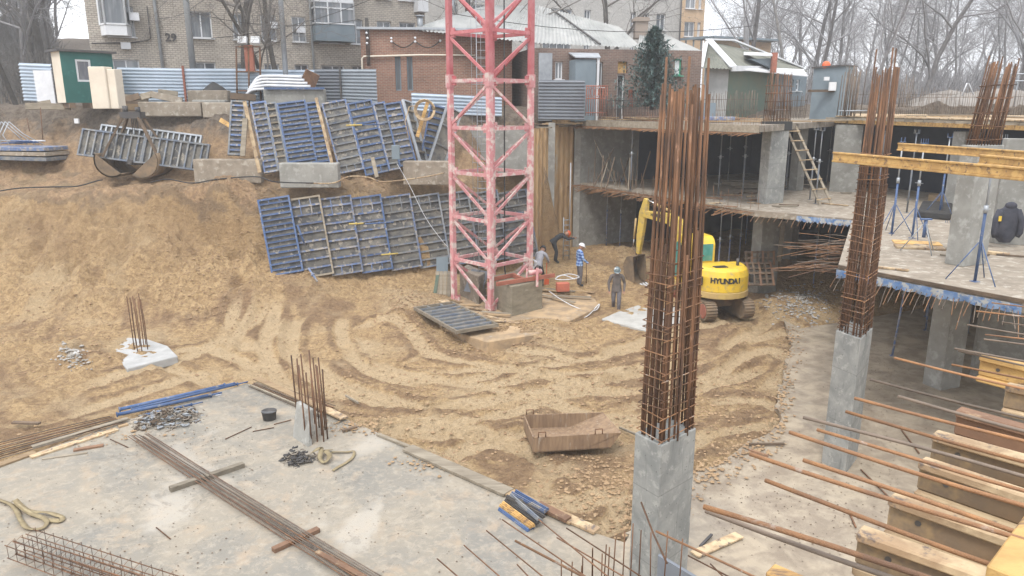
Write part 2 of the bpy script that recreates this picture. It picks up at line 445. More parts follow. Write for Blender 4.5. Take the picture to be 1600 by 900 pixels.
TRK = [  # ruts swept round the tower by the machines (measured on the pit floor), half gauge, depth
 ([(600, 432), (520, 452), (455, 490), (430, 535), (455, 585), (540, 625), (680, 655), (850, 640), (1010, 600), (1150, 560), (1230, 520)], 1.0, .13),
 ([(660, 420), (560, 455), (505, 500), (500, 550), (560, 592), (680, 612), (830, 590), (980, 560), (1120, 520), (1180, 490)], .9, .11),
 ([(590, 425), (500, 452), (430, 500), (405, 550), (450, 610), (560, 655), (720, 690), (820, 740), (900, 790)], .9, .10),
 ([(700, 560), (800, 560), (900, 575), (1010, 560), (1110, 530), (1200, 505)], 1.0, .08),
 ([(600, 520), (640, 560), (740, 580), (880, 610), (1040, 650), (1180, 640)], .9, .07),
 ([(420, 470), (385, 520), (380, 570), (440, 640), (560, 672), (720, 700), (800, 730)], .8, .07),
 ([(300, 560), (420, 600), (560, 640), (700, 640), (860, 600), (1000, 590)], .9, .07),
 ([(640, 700), (760, 660), (900, 632), (1080, 620), (1215, 560)], .9, .08),
 ([(60, 640), (200, 600), (330, 560), (420, 505), (500, 450)], .8, .05),
 ([(900, 760), (1000, 700), (1100, 640), (1200, 560)], .8, .06),
]
def tracks(x, y):
    dz = np.zeros_like(x); mask = np.zeros_like(x); lipm = np.zeros_like(x)
    for pts, g, dep in TRK:
        P = [G(a, b, 0.1) for a, b in pts]
        # smooth the path
        Q = []
        for i in range(len(P) - 1):
            p0 = P[max(i - 1, 0)]; p1 = P[i]; p2 = P[i + 1]; p3 = P[min(i + 2, len(P) - 1)]
            for k in range(6):
                s = k / 6
                Q.append(.5 * ((2 * p1) + (p2 - p0) * s + (2 * p0 - 5 * p1 + 4 * p2 - p3) * s * s + (3 * p1 - p0 - 3 * p2 + p3) * s ** 3))
        Q.append(P[-1])
        best = np.full_like(x, 1e9); sd = np.zeros_like(x); al = np.zeros_like(x); acc = 0
        for i in range(len(Q) - 1):
            ax, ay = Q[i].x, Q[i].y; bx, by = Q[i + 1].x, Q[i + 1].y
            dx, dy = bx - ax, by - ay; L2 = dx * dx + dy * dy + 1e-9; L = math.sqrt(L2)
            tt = np.clip(((x - ax) * dx + (y - ay) * dy) / L2, 0, 1)
            ex = x - ax - tt * dx; ey = y - ay - tt * dy
            d2 = ex * ex + ey * ey
            m = d2 < best
            best = np.where(m, d2, best)
            sg = np.sign(dx * ey - dy * ex)
            sd = np.where(m, sg * np.sqrt(d2), sd); al = np.where(m, acc + tt * L, al)
            acc += L
        for off in (-g, g):
            u = np.abs(sd - off + .08 * fbm(x, y, .8, 2, 5))
            rut = 1 - sstep(.20, .33, u)
            lip = np.exp(-((u - .46) / .13) ** 2)
            tread = np.maximum(0, np.sin(al * 2 * math.pi / .26 + np.abs(sd - off) * 5)) * .03
            br = sstep(-.35, .15, fbm(x, y, .45, 2, int(off * 10) + 31))
            lipm = np.maximum(lipm, lip * br * (.3 + .9 * vnoise(x * 3, y * 3, 19)))
            dz += (-dep * rut + dep * .7 * lip * (.4 + .8 * vnoise(x * 4, y * 4, 9)) + tread * rut) * br
            mask = np.maximum(mask, rut * br)
    return dz, mask - .8 * lipm * (mask < .15)
LAND_R = {}
def inpoly(x, y, poly):
    r = np.zeros(x.shape, bool); n = len(poly)
    for i in range(n):
        x1, y1 = poly[i]; x2, y2 = poly[(i + 1) % n]
        c = ((y1 > y) != (y2 > y)) & (x < (x2 - x1) * (y - y1) / (y2 - y1 + 1e-12) + x1)
        r ^= c
    return r
def P2(*l): return [(lambda p: (p.x, p.y))(G(a, b, c)) for a, b, c in l]
RAFTZ = .15
raft_left = P2((0, 727, RAFTZ), (205, 655, RAFTZ), (385, 599, RAFTZ), (440, 622, RAFTZ), (540, 655, RAFTZ), (640, 697, RAFTZ), (760, 752, RAFTZ), (930, 833, RAFTZ), (975, 850, RAFTZ)) 
raft_right = P2((1000, 800, RAFTZ), (1090, 742, RAFTZ), (1212, 668, RAFTZ), (1222, 600, RAFTZ), (1238, 540, RAFTZ), (1225, 500, RAFTZ))
def ragged(P, k, amp, seed):
    r = random.Random(seed); Q = []
    for i in range(len(P) - 1):
        for j in range(k):
            t = j / k; Q.append((P[i][0] + (P[i + 1][0] - P[i][0]) * t + r.uniform(-amp, amp), P[i][1] + (P[i + 1][1] - P[i][1]) * t + r.uniform(-amp, amp)))
    return Q + [P[-1]]
RAFT = [(-34.0, 13.4)] + raft_left[:-1] + ragged(raft_left[-1:] + raft_right, 9, .10, 5) + [(11.0, 27.0), (13.2, 28.0), (24, 33.0), (34, 14), (30, -7), (-34, -7)]
def slope_noise(x, y):
    return fbm(x, y, .35, 4, 3)
def height(x, y, fine=True):
    # break up the straight profile with sideways wandering
    wob = .55 * fbm(x, y, .22, 3, 11) * (1 - sstep(-.08, .0, x / np.maximum(y, 1)))
    z = hbase(x, y + wob * sstep(25, 28, y))
    if not fine: return z, None
    inside = inpoly(x, y, RAFT)
    e = .35
    gx = hbase(x + e, y + wob * sstep(25, 28, y)) - hbase(x - e, y + wob * sstep(25, 28, y))
    gy = hbase(x, y + e + wob * sstep(25, 28, y)) - hbase(x, y - e + wob * sstep(25, 28, y))
    steep = np.clip(np.sqrt(gx * gx + gy * gy) / (2 * e), 0, 2.5)
    pit = (1 - sstep(.1, .8, z))
    rough = fbm(x, y, .5, 3, 21) * .12 + fbm(x, y, 2.1, 4, 22) * .07 + fbm(x, y, 5.5, 3, 23) * .075
    ridg = 1 - np.abs(fbm(x, y, 1.5, 4, 77))
    flat_ = sstep(20, 24, 45 - y) * pit
    z = z + rough * (1 + .4 * steep) * (1 - .5 * pit)
    rx_, ry_ = x + .8, (y - 31.0) * 1.15; rad = np.hypot(rx_, ry_); th = np.arctan2(ry_, rx_)     # machines circle the mast
    streak = fbm(rad * 4.2, th * 5.0 + 9, 1.0, 5, 71, .65)
    near_ = pit * sstep(2.5, 4.5, rad) * (1 - sstep(17, 22, rad)) * (1 - sstep(-9, -13, x) * 0)
    z = z + streak * .055 * near_ + steep * (fbm(x, y, .9, 4, 41) * .28 + (ridg - .6) * .24)
    # churned heaps: lower wall foot, round the tower, in front of the skip
    for (px, py, rx, ry, h) in ((430, 462, 3.2, 1.5, .55), (560, 440, 3, 1.6, .5), (330, 480, 3, 1.6, .4), (650, 480, 1.8, 1.0, .45), (630, 500, 1.6, .8, .35), (150, 480, 4, 2, .7), (60, 560, 4, 2.2, .5),
                            (560, 405, 3.2, 1.5, .35), (960, 415, 2.2, 1.3, .35), (1240, 478, 2.0, 1.4, .35), (770, 520, 3.0, .9, .25), (950, 762, 1.6, .8, .18), (700, 650, 1.5, .35, .12), (870, 520, 2.4, 1.0, .25), (930, 440, 2, 1, .25), (1020, 470, 1.5, 1, .2)):
        c = G(px, py, .2)
        d = ((x - c.x) / rx) ** 2 + ((y - c.y) / ry) ** 2
        z = z + h * np.exp(-d) * (1 + .8 * fbm(x, y, 1.6, 4, 55))
    dz, mask = tracks(x, y)
    z = z + dz * pit * .85
    # broad smears of dried and wet sand beside the wheel lines
    z = np.where(z < .5, z + np.maximum(0, fbm(x, y, 3.2, 3, 91) - .15) * .12, z)
    # the soil stays under the raft and meets its edge
    z = np.where(inside, -.25, z)
    damp = np.clip(.5 + .75 * fbm(x, y, .55, 5, 61, .6) - .45 * streak * near_ - .35 * mask * pit, 0, 1)
    return z, (damp, mask * pit, steep)
xs = np.concatenate([-60 - np.geomspace(400, 1, 24) + 1, np.arange(-60, -27, .35), np.arange(-27, 14, .075), np.arange(14, 60, .5), 60 + np.geomspace(1, 400, 24)])
ys = np.concatenate([np.arange(-40, 10, 2.0), np.arange(10, 38.6, .075), np.arange(38.6, 60, .4), 60 + np.geomspace(.5, 700, 40)])
X, Y = np.meshgrid(xs, ys)
Z, (damp, msk, stp) = height(X, Y)
def ground_z(x, y):
    i = min(max(int(np.searchsorted(xs, x)), 1), len(xs) - 1); j = min(max(int(np.searchsorted(ys, y)), 1), len(ys) - 1)
    return float(Z[j, i])
def build_terrain():
    ny, nx = X.shape
    co = np.stack([X, Y, Z], -1).reshape(-1, 3)
    me = bpy.data.meshes.new('ground')
    idx = np.arange(nx * ny).reshape(ny, nx)
    q = np.stack([idx[:-1, :-1], idx[:-1, 1:], idx[1:, 1:], idx[1:, :-1]], -1).reshape(-1, 4)
    me.vertices.add(len(co)); me.vertices.foreach_set('co', co.ravel().astype(np.float32))
    me.loops.add(q.size); me.loops.foreach_set('vertex_index', q.ravel().astype(np.int32))
    me.polygons.add(len(q)); me.polygons.foreach_set('loop_start', (np.arange(len(q)) * 4).astype(np.int32))
    me.polygons.foreach_set('use_smooth', np.ones(len(q), bool))
    for nm, arr in (('damp', damp), ('rut', msk), ('steep', stp)):
        at = me.attributes.new(nm, 'FLOAT', 'POINT'); at.data.foreach_set('value', arr.ravel().astype(np.float32))
    me.update(calc_edges=True)
    m, nt, b = newmat('sandy_soil')
    vec = coords(nt, 'Object')
    def att(n):
        a = nt.nodes.new('ShaderNodeAttribute'); a.attribute_name = n; return a.outputs['Fac']
    fine = noise(nt, vec, 4.6, 10, .74, .8)
    big = noise(nt, vec, .33, 5, .6, .4)
    sepz = nt.nodes.new('ShaderNodeSeparateXYZ'); nt.links.new(vec, sepz.inputs[0])
    c = mixc(nt, ramp(nt, fine, .42, .58), (.60, .42, .225), (.38, .25, .13))       # sand
    c = mixc(nt, ramp(nt, att('damp'), .50, .80, 0, .85), c, mixc(nt, ramp(nt, fine, .42, .6), (.34, .22, .125), (.23, .145, .085)))                     # moist soil
    c = mixc(nt, ramp(nt, big, .52, .66, 0, .7), c, (.58, .44, .27))                       # dry crust
    c = mixc(nt, ramp(nt, att('rut'), .1, .9, 0, .8), c, (.62, .47, .29))
    c = mixc(nt, ramp(nt, att('rut'), -.1, -.6, 0, .8), c, mixc(nt, ramp(nt, fine, .42, .6), (.33, .215, .12), (.20, .13, .075)))
    c = mixc(nt, ramp(nt, att('steep'), .5, 1.6, 0, .55), c, mixc(nt, ramp(nt, noise(nt, coords(nt, 'Object', (1, 1, .4)), 1.4, 7, .7, .8), .42, .6), (.45, .305, .165), (.29, .19, .10)))                   # pressed pale ruts
    c = mixc(nt, ramp(nt, noise(nt, vec, 9, 6, .7), .58, .68, 0, .6), c, (.19, .12, .075))  # clods of dark loam
    c = mixc(nt, ramp(nt, noise(nt, vec, 22, 6, .75, .3), .56, .66, 0, .65), c, (.24, .155, .09))
    c = mixc(nt, ramp(nt, noise(nt, vec, 31, 5, .75), .60, .70, 0, .6), c, (.70, .56, .40))
    # topsoil layer: dark grey loam at the terrace lip, brown litter on the upper ground
    lay = noise(nt, vec, .8, 5, .6)
    zz = nt.nodes.new('ShaderNodeMath'); zz.operation = 'ADD'; nt.links.new(sepz.outputs[2], zz.inputs[0]); nt.links.new(ramp(nt, lay, .3, .7, -.9, .9), zz.inputs[1])
    c = mixc(nt, ramp(nt, zz.outputs[0], 4.0, 4.35, 0, .45), c, (.16, .125, .10))
    c = mixc(nt, ramp(nt, zz.outputs[0], 4.75, 5.0), c, mixc(nt, ramp(nt, fine, .4, .6), (.50, .34, .20), (.33, .22, .135)))
    c = mixc(nt, ramp(nt, zz.outputs[0], 6.3, 7.6), c, mixc(nt, ramp(nt, fine, .42, .6), (.23, .19, .15), (.145, .115, .09)))
    nt.links.new(c, b.inputs['Base Color'])
    b.inputs['Roughness'].default_value = .93; b.inputs['Specular IOR Level'].default_value = .25
    add = nt.nodes.new('ShaderNodeMath'); add.operation = 'ADD'
    nt.links.new(noise(nt, vec, 7, 8, .72, .5), add.inputs[0]); nt.links.new(ramp(nt, noise(nt, vec, 28, 5, .7), 0, 1, 0, .35), add.inputs[1])
    bumpn(nt, b, add.outputs[0], 1.0, .2)
    me.materials.append(m)
    o = bpy.data.objects.new('ground', me); COL.objects.link(o)
    tag(o, kind='structure')
build_terrain()

def floor_mat():
    m, nt, b = newmat('raft_concrete')
    vec = coords(nt, 'Object')
    n1 = noise(nt, vec, .45, 7, .62, .6); n2 = noise(nt, vec, 1.7, 6, .65, .4); n3 = noise(nt, vec, .23, 4, .55, .8)
    c = mixc(nt, ramp(nt, n1, .36, .64), (.20, .19, .165), (.30, .262, .205))
    c = mixc(nt, ramp(nt, n2, .52, .68, 0, .75), c, (.37, .29, .205))          # trodden sand
    c = mixc(nt, ramp(nt, n3, .60, .66, 0, .55), c, (.44, .405, .35))         # pale laitance patches
    c = mixc(nt, ramp(nt, noise(nt, vec, .9, 8, .75, 1.2), .57, .61, 0, .45), c, (.17, .155, .13))
    c = mixc(nt, ramp(nt, noise(nt, vec, 5, 7, .75, .5), .50, .62, 0, .5), c, (.40, .345, .27))
    c = mixc(nt, ramp(nt, noise(nt, vec, 14, 5, .7), .60, .70, 0, .6), c, (.15, .13, .105))
    c = mixc(nt, ramp(nt, noise(nt, vec, 2.3, 8, .8, 2.0), .55, .60, 0, .35), c, (.37, .34, .285))
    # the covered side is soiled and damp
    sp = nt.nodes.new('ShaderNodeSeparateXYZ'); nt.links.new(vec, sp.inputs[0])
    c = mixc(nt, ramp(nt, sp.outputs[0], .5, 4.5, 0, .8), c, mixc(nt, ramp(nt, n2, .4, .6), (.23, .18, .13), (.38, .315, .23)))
    nt.links.new(c, b.inputs['Base Color'])
    nt.links.new(ramp(nt, n1, .42, .5, .45, .85), b.inputs['Roughness'])
    bumpn(nt, b, noise(nt, vec, 22, 6, .7), .35, .012)
    return m
M_RAFT = floor_mat()
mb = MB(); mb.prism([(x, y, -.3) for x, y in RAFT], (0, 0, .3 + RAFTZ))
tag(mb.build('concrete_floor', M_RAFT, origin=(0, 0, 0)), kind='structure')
# cracks / cut joint lines across the raft
# loose clods of soil
def scatter(name, n, areas, rmin, rmax, mt, label, seed, zoff=0, flat=.6):
    rnd = random.Random(seed); mb = MB(); k = 0
    while k < n:
        px, py, rx, ry, z = rnd.choice(areas)
        p = G(px + rnd.gauss(0, 1) * rx, py + rnd.gauss(0, 1) * ry, z)
        if z < .14 or zoff == 0:
            if inpoly(np.array([p.x]), np.array([p.y]), RAFT)[0]: k += 1; continue
            zz = ground_z(p.x, p.y)
        else: zz = z
        r = rmin + (rmax - rmin) * rnd.random() ** 3
        n0 = len(mb.v)
        c = Vector((p.x, p.y, zz + r * .25))
        vs = [Vector((1, 0, 0)), Vector((.3, .9, 0)), Vector((-.8, .6, 0)), Vector((-.8, -.6, 0)), Vector((.3, -.9, 0)), Vector((0, 0, 1)), Vector((0, 0, -1))]
        a = rnd.random() * 6.3
        R = Matrix.Rotation(a, 3, 'Z')
        for q in vs: mb.v.append(c + (R @ q) * r * (.65 + .6 * rnd.random()) * (flat if abs(q.z) > .5 else 1))
        for i in range(5):
            j = (i + 1) % 5
            mb.face((n0 + i, n0 + j, n0 + 5)); mb.face((n0 + j, n0 + i, n0 + 6))
        k += 1
    o = mb.build(name, mt, origin=(0, 0, 0))
    tag(o, label, 'debris', kind='stuff')
    return o
M_CLOD = mat('soil_clods', (.38, .26, .15), (.27, .18, .105), 1.5, .95, spot=(.42, .31, .19), sscale=2, rnd=0)
scatter('soil_clods', 20000, [(430, 462, 60, 14, .1), (600, 440, 50, 10, .1), (330, 490, 60, 20, .1), (640, 495, 30, 14, .1), (100, 520, 90, 40, .1), (700, 560, 200, 60, .1), (900, 640, 160, 70, .1), (950, 765, 60, 40, .1),
        (770, 530, 60, 12, .1), (950, 430, 40, 20, .1), (1100, 600, 80, 60, .1), (500, 600, 160, 50, .1), (1020, 560, 120, 60, .1)], .01, .065, M_CLOD, 'crumbled clods of brown soil strewn over the pit floor', 5)
M_RUB = mat('rubble_bits', (.40, .38, .35), (.26, .24, .21), 2.5, .9, spot=(.6, .59, .57), sscale=4, rnd=0)
scatter('concrete_rubble', 1500, [(1245, 470, 28, 10, .3), (1270, 480, 20, 8, .3), (1255, 468, 26, 9, .3), (1238, 480, 18, 8, .3), (118, 572, 12, 6, .1)], .015, .09, M_RUB, 'pale rubble and torn scraps heaped below the slab edge', 8)
scatter('spilt_soil', 2600, [(1000, 805, 14, 14, .17), (1050, 775, 20, 14, .17), (1110, 735, 22, 14, .17), (1170, 700, 22, 14, .17), (1218, 650, 10, 24, .17), (1228, 590, 10, 26, .17), (1236, 530, 10, 20, .17), (560, 664, 30, 8, .17), (680, 722, 30, 8, .17), (150, 680, 60, 8, .17)], .01, .07, M_CLOD, 'crumbs of soil spilt over the rim of the concrete floor', 15, zoff=1, flat=.5)
scatter('floor_grit', 5000, [(1200, 760, 70, 60, .16), (1420, 640, 60, 60, .16), (200, 780, 180, 70, .16), (560, 800, 200, 70, .16), (300, 700, 80, 40, .16), (1380, 540, 60, 40, .16), (1330, 800, 80, 50, .16), (1400, 560, 60, 40, .16)], .004, .022, M_WOODD, 'dark grit and crumbs scattered over the concrete floor', 9, zoff=1, flat=.4)
# ------------------------------------------------------------------ buildings behind
def wall(mb, O, U, u1, z0, z1, ops=(), depth=.22, inward=None):
    """brick wall from O along U, with real openings (u0,u1,z0,z1) and reveals"""
    O = Vector(O); U = Vector(U).normalized()
    N = inward if inward is not None else Vector((-U.y, U.x, 0))
    us = sorted({0, u1} | {a for o in ops for a in o[:2]}); zs = sorted({z0, z1} | {a for o in ops for a in o[2:4]})
    P = lambda u, z, d=0: Vector((O.x, O.y, 0)) + U * u + N * d + Vector((0, 0, z))
    for i in range(len(us) - 1):
        for j in range(len(zs) - 1):
            cu = (us[i] + us[i + 1]) / 2; cz = (zs[j] + zs[j + 1]) / 2
            if any(o[0] < cu < o[1] and o[2] < cz < o[3] for o in ops): continue
            a, b, c, d = us[i], us[i + 1], zs[j], zs[j + 1]
            mb.poly([P(a, c), P(b, c), P(b, d), P(a, d)], [(a, c), (b, c), (b, d), (a, d)])
    for a, b, c, d in [o[:4] for o in ops]:
        for q, uv in (((P(a, c), P(a, c, depth), P(a, d, depth), P(a, d)), [(0, c), (depth, c), (depth, d), (0, d)]),
                      ((P(b, c, depth), P(b, c), P(b, d), P(b, d, depth)), [(0, c), (depth, c), (depth, d), (0, d)]),
                      ((P(a, d), P(a, d, depth), P(b, d, depth), P(b, d)), [(a, 0), (a, depth), (b, depth), (b, 0)]),
                      ((P(a, c, depth), P(a, c), P(b, c), P(b, c, depth)), [(a, 0), (a, depth), (b, depth), (b, 0)])):
            mb.poly(q, uv)
    return P
def window(par, P, o, depth=.16, frame=M_WHITE, pane=M_PANE, bars=(1,), hb=(), fw=.07, sill=True, proud=0):
    a, b, c, d = o[:4]
    mb = MB()
    U = (P(1, 0) - P(0, 0)); U.z = 0; U.normalize(); N = (P(0, 0, 1) - P(0, 0)).normalized()
    M = Matrix((U, N, UP)).transposed()
    def bx(u0, u1, z0, z1, dd, th): mb.box(P((u0 + u1) / 2, (z0 + z1) / 2, dd), (abs(u1 - u0), th, abs(z1 - z0)), M)
    bx(a, a + fw, c, d, depth, .06); bx(b - fw, b, c, d, depth, .06); bx(a + fw, b - fw, c, c + fw, depth, .06); bx(a + fw, b - fw, d - fw, d, depth, .06)
    for t in bars:
        u = a + (b - a) * (t / (len(bars) + 1) if t >= 1 else t)
        bx(u - fw * .45, u + fw * .45, c + fw, d - fw, depth - .005, .055)
    for t in hb:
        z = c + (d - c) * t
        bx(a + fw, b - fw, z - fw * .4, z + fw * .4, depth - .003, .05)
    w = mb.build('window', frame, par)
    mb = MB(); mb.box(P((a + b) / 2, (c + d) / 2, depth + .02), (b - a - fw, .02, d - c - fw), M); mb.build('pane', pane, w)
    if sill:
        mb = MB(); mb.box(P((a + b) / 2, c - .03, -.05), (b - a + .16, .24, .05), M); mb.build('sill', frame, w)
    return w
def downpipe(par, pts, r, m, name='downpipe'):
    mb = MB(); mb.tube(pts, r, 7); return mb.build(name, m, par)

# --- apartment building at the left (tan brick)
B1 = V(139, 60, 43.0); B1.z = 8.0
ap = thing('apartment_building', 'tan brick apartment block with glazed balconies, behind the corrugated fence at the left', 'building', B1)
def ulen(O, U, px, Y=None):
    """distance along U from O where the wall crosses sight column px (at window height)"""
    k = (px - 800) / F / CP
    k = (px - 800) / F / (CP + .33 * SP)
    return (k * O.y - O.x) / (U.x - k * U.y)
UA = EE.copy()
u = lambda px: ulen(B1, UA, px)
ops = []
fl0 = 9.05
def zrow(i): return fl0 + 2.85 * i
rows = []
winpx = [(300, 334), (366, 384), (410, 434), (458, 480), (500, 536), (548, 568), (590, 612), (625, 650)]
for (a, b) in winpx:
    for r in range(4):
        ops.append((u(a), u(b), zrow(r) + .35, zrow(r) + 1.85))
for r in range(4):
    ops.append((u(172), u(214), zrow(r) + .25, zrow(r) + 1.9))
mb = MB()
UL = u(665)
Pw = wall(mb, B1, UA, UL, 7.4, 22, ops)
# the end walls and back
Nn = Vector((-UA.y, UA.x, 0))
c0 = Vector((B1.x, B1.y, 0)); c1 = c0 + UA * UL; c2 = c1 + Nn * 12; c3 = c0 + Nn * 12
for p, q in ((c3, c0), (c1, c2), (c2, c3)):
    L = (q - p).length
    mb.poly([p + UP * 7.4, q + UP * 7.4, q + UP * 22, p + UP * 22], [(0, 7.4), (L, 7.4), (L, 22), (0, 22)])
mb.poly([c0 + UP * 22, c1 + UP * 22, c2 + UP * 22, c3 + UP * 22])
mb.build('wall', M_BRT, ap)
for k, o in enumerate(ops):
    window(ap, Pw, o, bars=(1,) if o[1] - o[0] < 2.2 else (1, 2))
M43 = Matrix((UA, Nn, UP)).transposed()
def bay(px0, px1, z0, z1, out, glassed, basemat, parts=4, name='balcony'):
    a, b = u(px0), u(px1)
    mb = MB()
    base = [Pw(a, z0, -.003), Pw(a + .25, z0, -out), Pw(b - .25, z0, -out), Pw(b, z0, -.003)] if glassed == 'bay' else [Pw(a, z0, -.003), Pw(a, z0, -out), Pw(b, z0, -out), Pw(b, z0, -.003)]
    h = .55 if glassed == 'bay' else 1.0
    mb.prism(base, (0, 0, h)); bal = mb.build(name, basemat, ap)
    n = len(base)
    inner = [p.lerp(sum(base, Vector()) / n, .04) + UP * h for p in base]
    mb = MB(); mb.prism(inner, (0, 0, z1 - z0 - h)); mb.build('glazing', M_PANE, bal)
    mb = MB()
    for i in range(n - 1):
        p, q = base[i], base[i + 1]
        k = max(1, int((q - p).length / .75))
        for j in range(k + 1):
            t = p.lerp(q, j / k)
            mb.bar(t + UP * h, t + UP * (z1 - z0), .09, .09)
        for zz in (h + .04, (h + z1 - z0) * .58, z1 - z0 - .04): mb.bar(p + UP * zz, q + UP * zz, .08, .08)
    mb.build('balcony_frame', M_WHITE, bal)
    mb = MB(); mb.prism([p + UP * (z1 - z0) for p in base], (0, 0, .18)); mb.build('balcony_roof', M_WHITE, bal)
z_at = lambda px, py: CAMZ + sl_(py) * (B1 + UA * u(px)).y
bay(160, 208, z_at(185, 57), z_at(185, 57) + 3.5, .9, 'bay', M_WHITE)
bay(489, 549, z_at(520, 66), z_at(520, 66) + 2.35, .9, 'box', M_GREYC)
bay(489, 549, z_at(520, 66) + 2.85, z_at(520, 66) + 5.2, .9, 'box', M_WHITE)
bay(648, 664, z_at(655, 20), z_at(655, 20) + 2.5, .8, 'box', M_WHITE)
mb = MB(); mb.box(Pw(u(214), z_at(211, 27), -.35), (.5, .4, .42), M43); ac = mb.build('air_conditioner', M_PLASTW, ap)
for px, py in ((428, 40), (470, 47), (196, 72)):
    mb = MB(); mb.box(Pw(u(px), z_at(px, py), -.2), (.5, .3, .36), M43); mb.build('air_conditioner', M_PLASTW, ap)
downpipe(ap, [Pw(u(243), 22, -.12), Pw(u(252), 7.5, -.12)], .09, M_PIPEB)
downpipe(ap, [Pw(u(486), 22, -.12), Pw(u(488), 7.5, -.12)], .07, M_PIPEB)
downpipe(ap, [Pw(u(143), z_at(143, 68), -.1), Pw(u(205), z_at(205, 67), -.1), Pw(u(232), z_at(232, 63), -.1), Pw(u(236), z_at(236, 60), -.1), Pw(u(236), z_at(236, 10), -.1)], .035, M_DKSTEEL, 'gas_pipe')
mb = MB()
M4 = Matrix.Translation(Pw(u(268), z_at(268, 59), -.03)) @ Matrix((UA, UP, -Nn)).transposed().to_4x4()
text_into(mb, "29", .6, M4, .02, .02); mb.build('house_number', M_DKSTEEL, ap)
# --- grey apartment block behind the houses
B2 = V(690, 60, 66); B2.z = 8.4
ap2 = thing('apartment_building', 'grey brick apartment block behind the slate-roofed brick houses', 'building', B2)
UB = Vector((.93, .36, 0)).normalized()
u2 = lambda px: ulen(B2, UB, px)
ops = []
for a, b in ((700, 716), (738, 758), (822, 838), (848, 893), (912, 922), (984, 992), (1002, 1012), (1024, 1038)):
    for r in range(4): ops.append((u2(a), u2(b), 9.5 + 2.9 * r, 11.0 + 2.9 * r))
mb = MB(); L = u2(1062)
Pw2 = wall(mb, B2, UB, L, 8, 23, ops)
Nb = Vector((-UB.y, UB.x, 0)); c0 = Vector((B2.x, B2.y, 0)); c1 = c0 + UB * L; c2 = c1 + Nb * 12; c3 = c0 + Nb * 12
for p, q in ((c3, c0), (c1, c2), (c2, c3)):
    mb.poly([p + UP * 8, q + UP * 8, q + UP * 23, p + UP * 23], [(0, 8), (12, 8), (12, 23), (0, 23)])
mb.poly([c0 + UP * 23, c1 + UP * 23, c2 + UP * 23, c3 + UP * 23])
mb.build('wall', M_BRT2, ap2)
for o in ops: window(ap2, Pw2, o, bars=(1,) if o[1] - o[0] < 2 else (1, 2, 3), fw=.08)
mb = MB(); mb.tube([Pw2(u2(688 + 18), 23, -.2), Pw2(u2(688 + 18), 8, -.2)], .22, 8); mb.build('downpipe', M_GALV, ap2)
mb = MB(); mb.tube([Pw2(u2(1060), 23, -.15), Pw2(u2(1060), 8, -.15)], .08, 6); mb.build('downpipe', M_DKSTEEL, ap2)
# --- yellowish block farther right
B3 = V(1062, 30, 88); B3.z = 9
ap3 = thing('apartment_building', 'ochre and white apartment block seen past the right end of the grey block', 'building', B3)
u3 = lambda px: ulen(B3, UB, px)
ops = [(u3(a), u3(b), 10 + 3 * r, 11.6 + 3 * r) for a, b in ((1068, 1084), (1088, 1093)) for r in range(4)]
mb = MB(); L = u3(1098); Pw3 = wall(mb, B3, UB, L, 8, 24, ops)
c0 = Vector((B3.x, B3.y, 0)); c1 = c0 + UB * L; c2 = c1 + Nb * 10; c3 = c0 + Nb * 10
for p, q in ((c3, c0), (c1, c2), (c2, c3)): mb.poly([p + UP * 8, q + UP * 8, q + UP * 24, p + UP * 24], [(0, 8), (10, 8), (10, 24), (0, 24)])
mb.poly([c0 + UP * 24, c1 + UP * 24, c2 + UP * 24, c3 + UP * 24])
M_OCH = brickmat('ochre_brick', (.55, .36, .20), (.50, .33, .19), (.5, .42, .33), .3, .11, .014, .1)
mb.build('wall', M_OCH, ap3)
for o in ops: window(ap3, Pw3, o, bars=(1,), fw=.1)
cb = MB(); cb.prism([V(1058, 64, 78), V(1106, 60, 78), V(1106, 60, 82), V(1058, 64, 82)], (0, 0, .25))
cn = cb.build('canopy', M_GREYC); tag(cn, 'flat grey roofed glazed porch below the ochre block', 'porch')
ORG[cn.name] = ORG[cn.name]
mb = MB()
for px in (1060, 1072, 1084, 1096, 1104):
    a = V(px, 62, 78.2); mb.bar(a, Vector((a.x, a.y, 9)), .12, .12)
for zz in (10.5, 12.5): mb.bar(Vector((V(1058, 62, 78.2).x, 78.2, zz)), Vector((V(1106, 62, 78.2).x, 78.2, zz)), .08, .08)
mb.build('porch_frame', M_GREYC, cn)

# --- corrugated slate roofs: real waves
def slate_roof(mb, e0, e1, r1, r0, pitch=.22, amp=.035, th=.02):
    """eaves e0->e1, ridge r0->r1; waves run up the slope"""
    e0, e1, r0, r1 = map(Vector, (e0, e1, r0, r1))
    L = max((e1 - e0).length, (r1 - r0).length); n = int(L / pitch * 4); rows_ = 4
    nrm = (e1 - e0).cross(r0 - e0)
    if nrm.length < 1e-6: nrm = (e1 - e0).cross(r1 - e0)
    nrm.normalize()
    if nrm.z < 0: nrm = -nrm
    s0 = len(mb.v)
    for j in range(rows_ + 1):
        v = j / rows_
        for i in range(n + 1):
            t = i / n
            p = e0.lerp(e1, t).lerp(r0.lerp(r1, t), v)
            mb.v.append(p + nrm * (math.sin(i * math.pi / 2) * amp + (.012 if j % 2 else 0)))
    for j in range(rows_):
        for i in range(n):
            a = s0 + j * (n + 1) + i
            mb.face((a, a + 1, a + n + 2, a + n + 1), None, False)
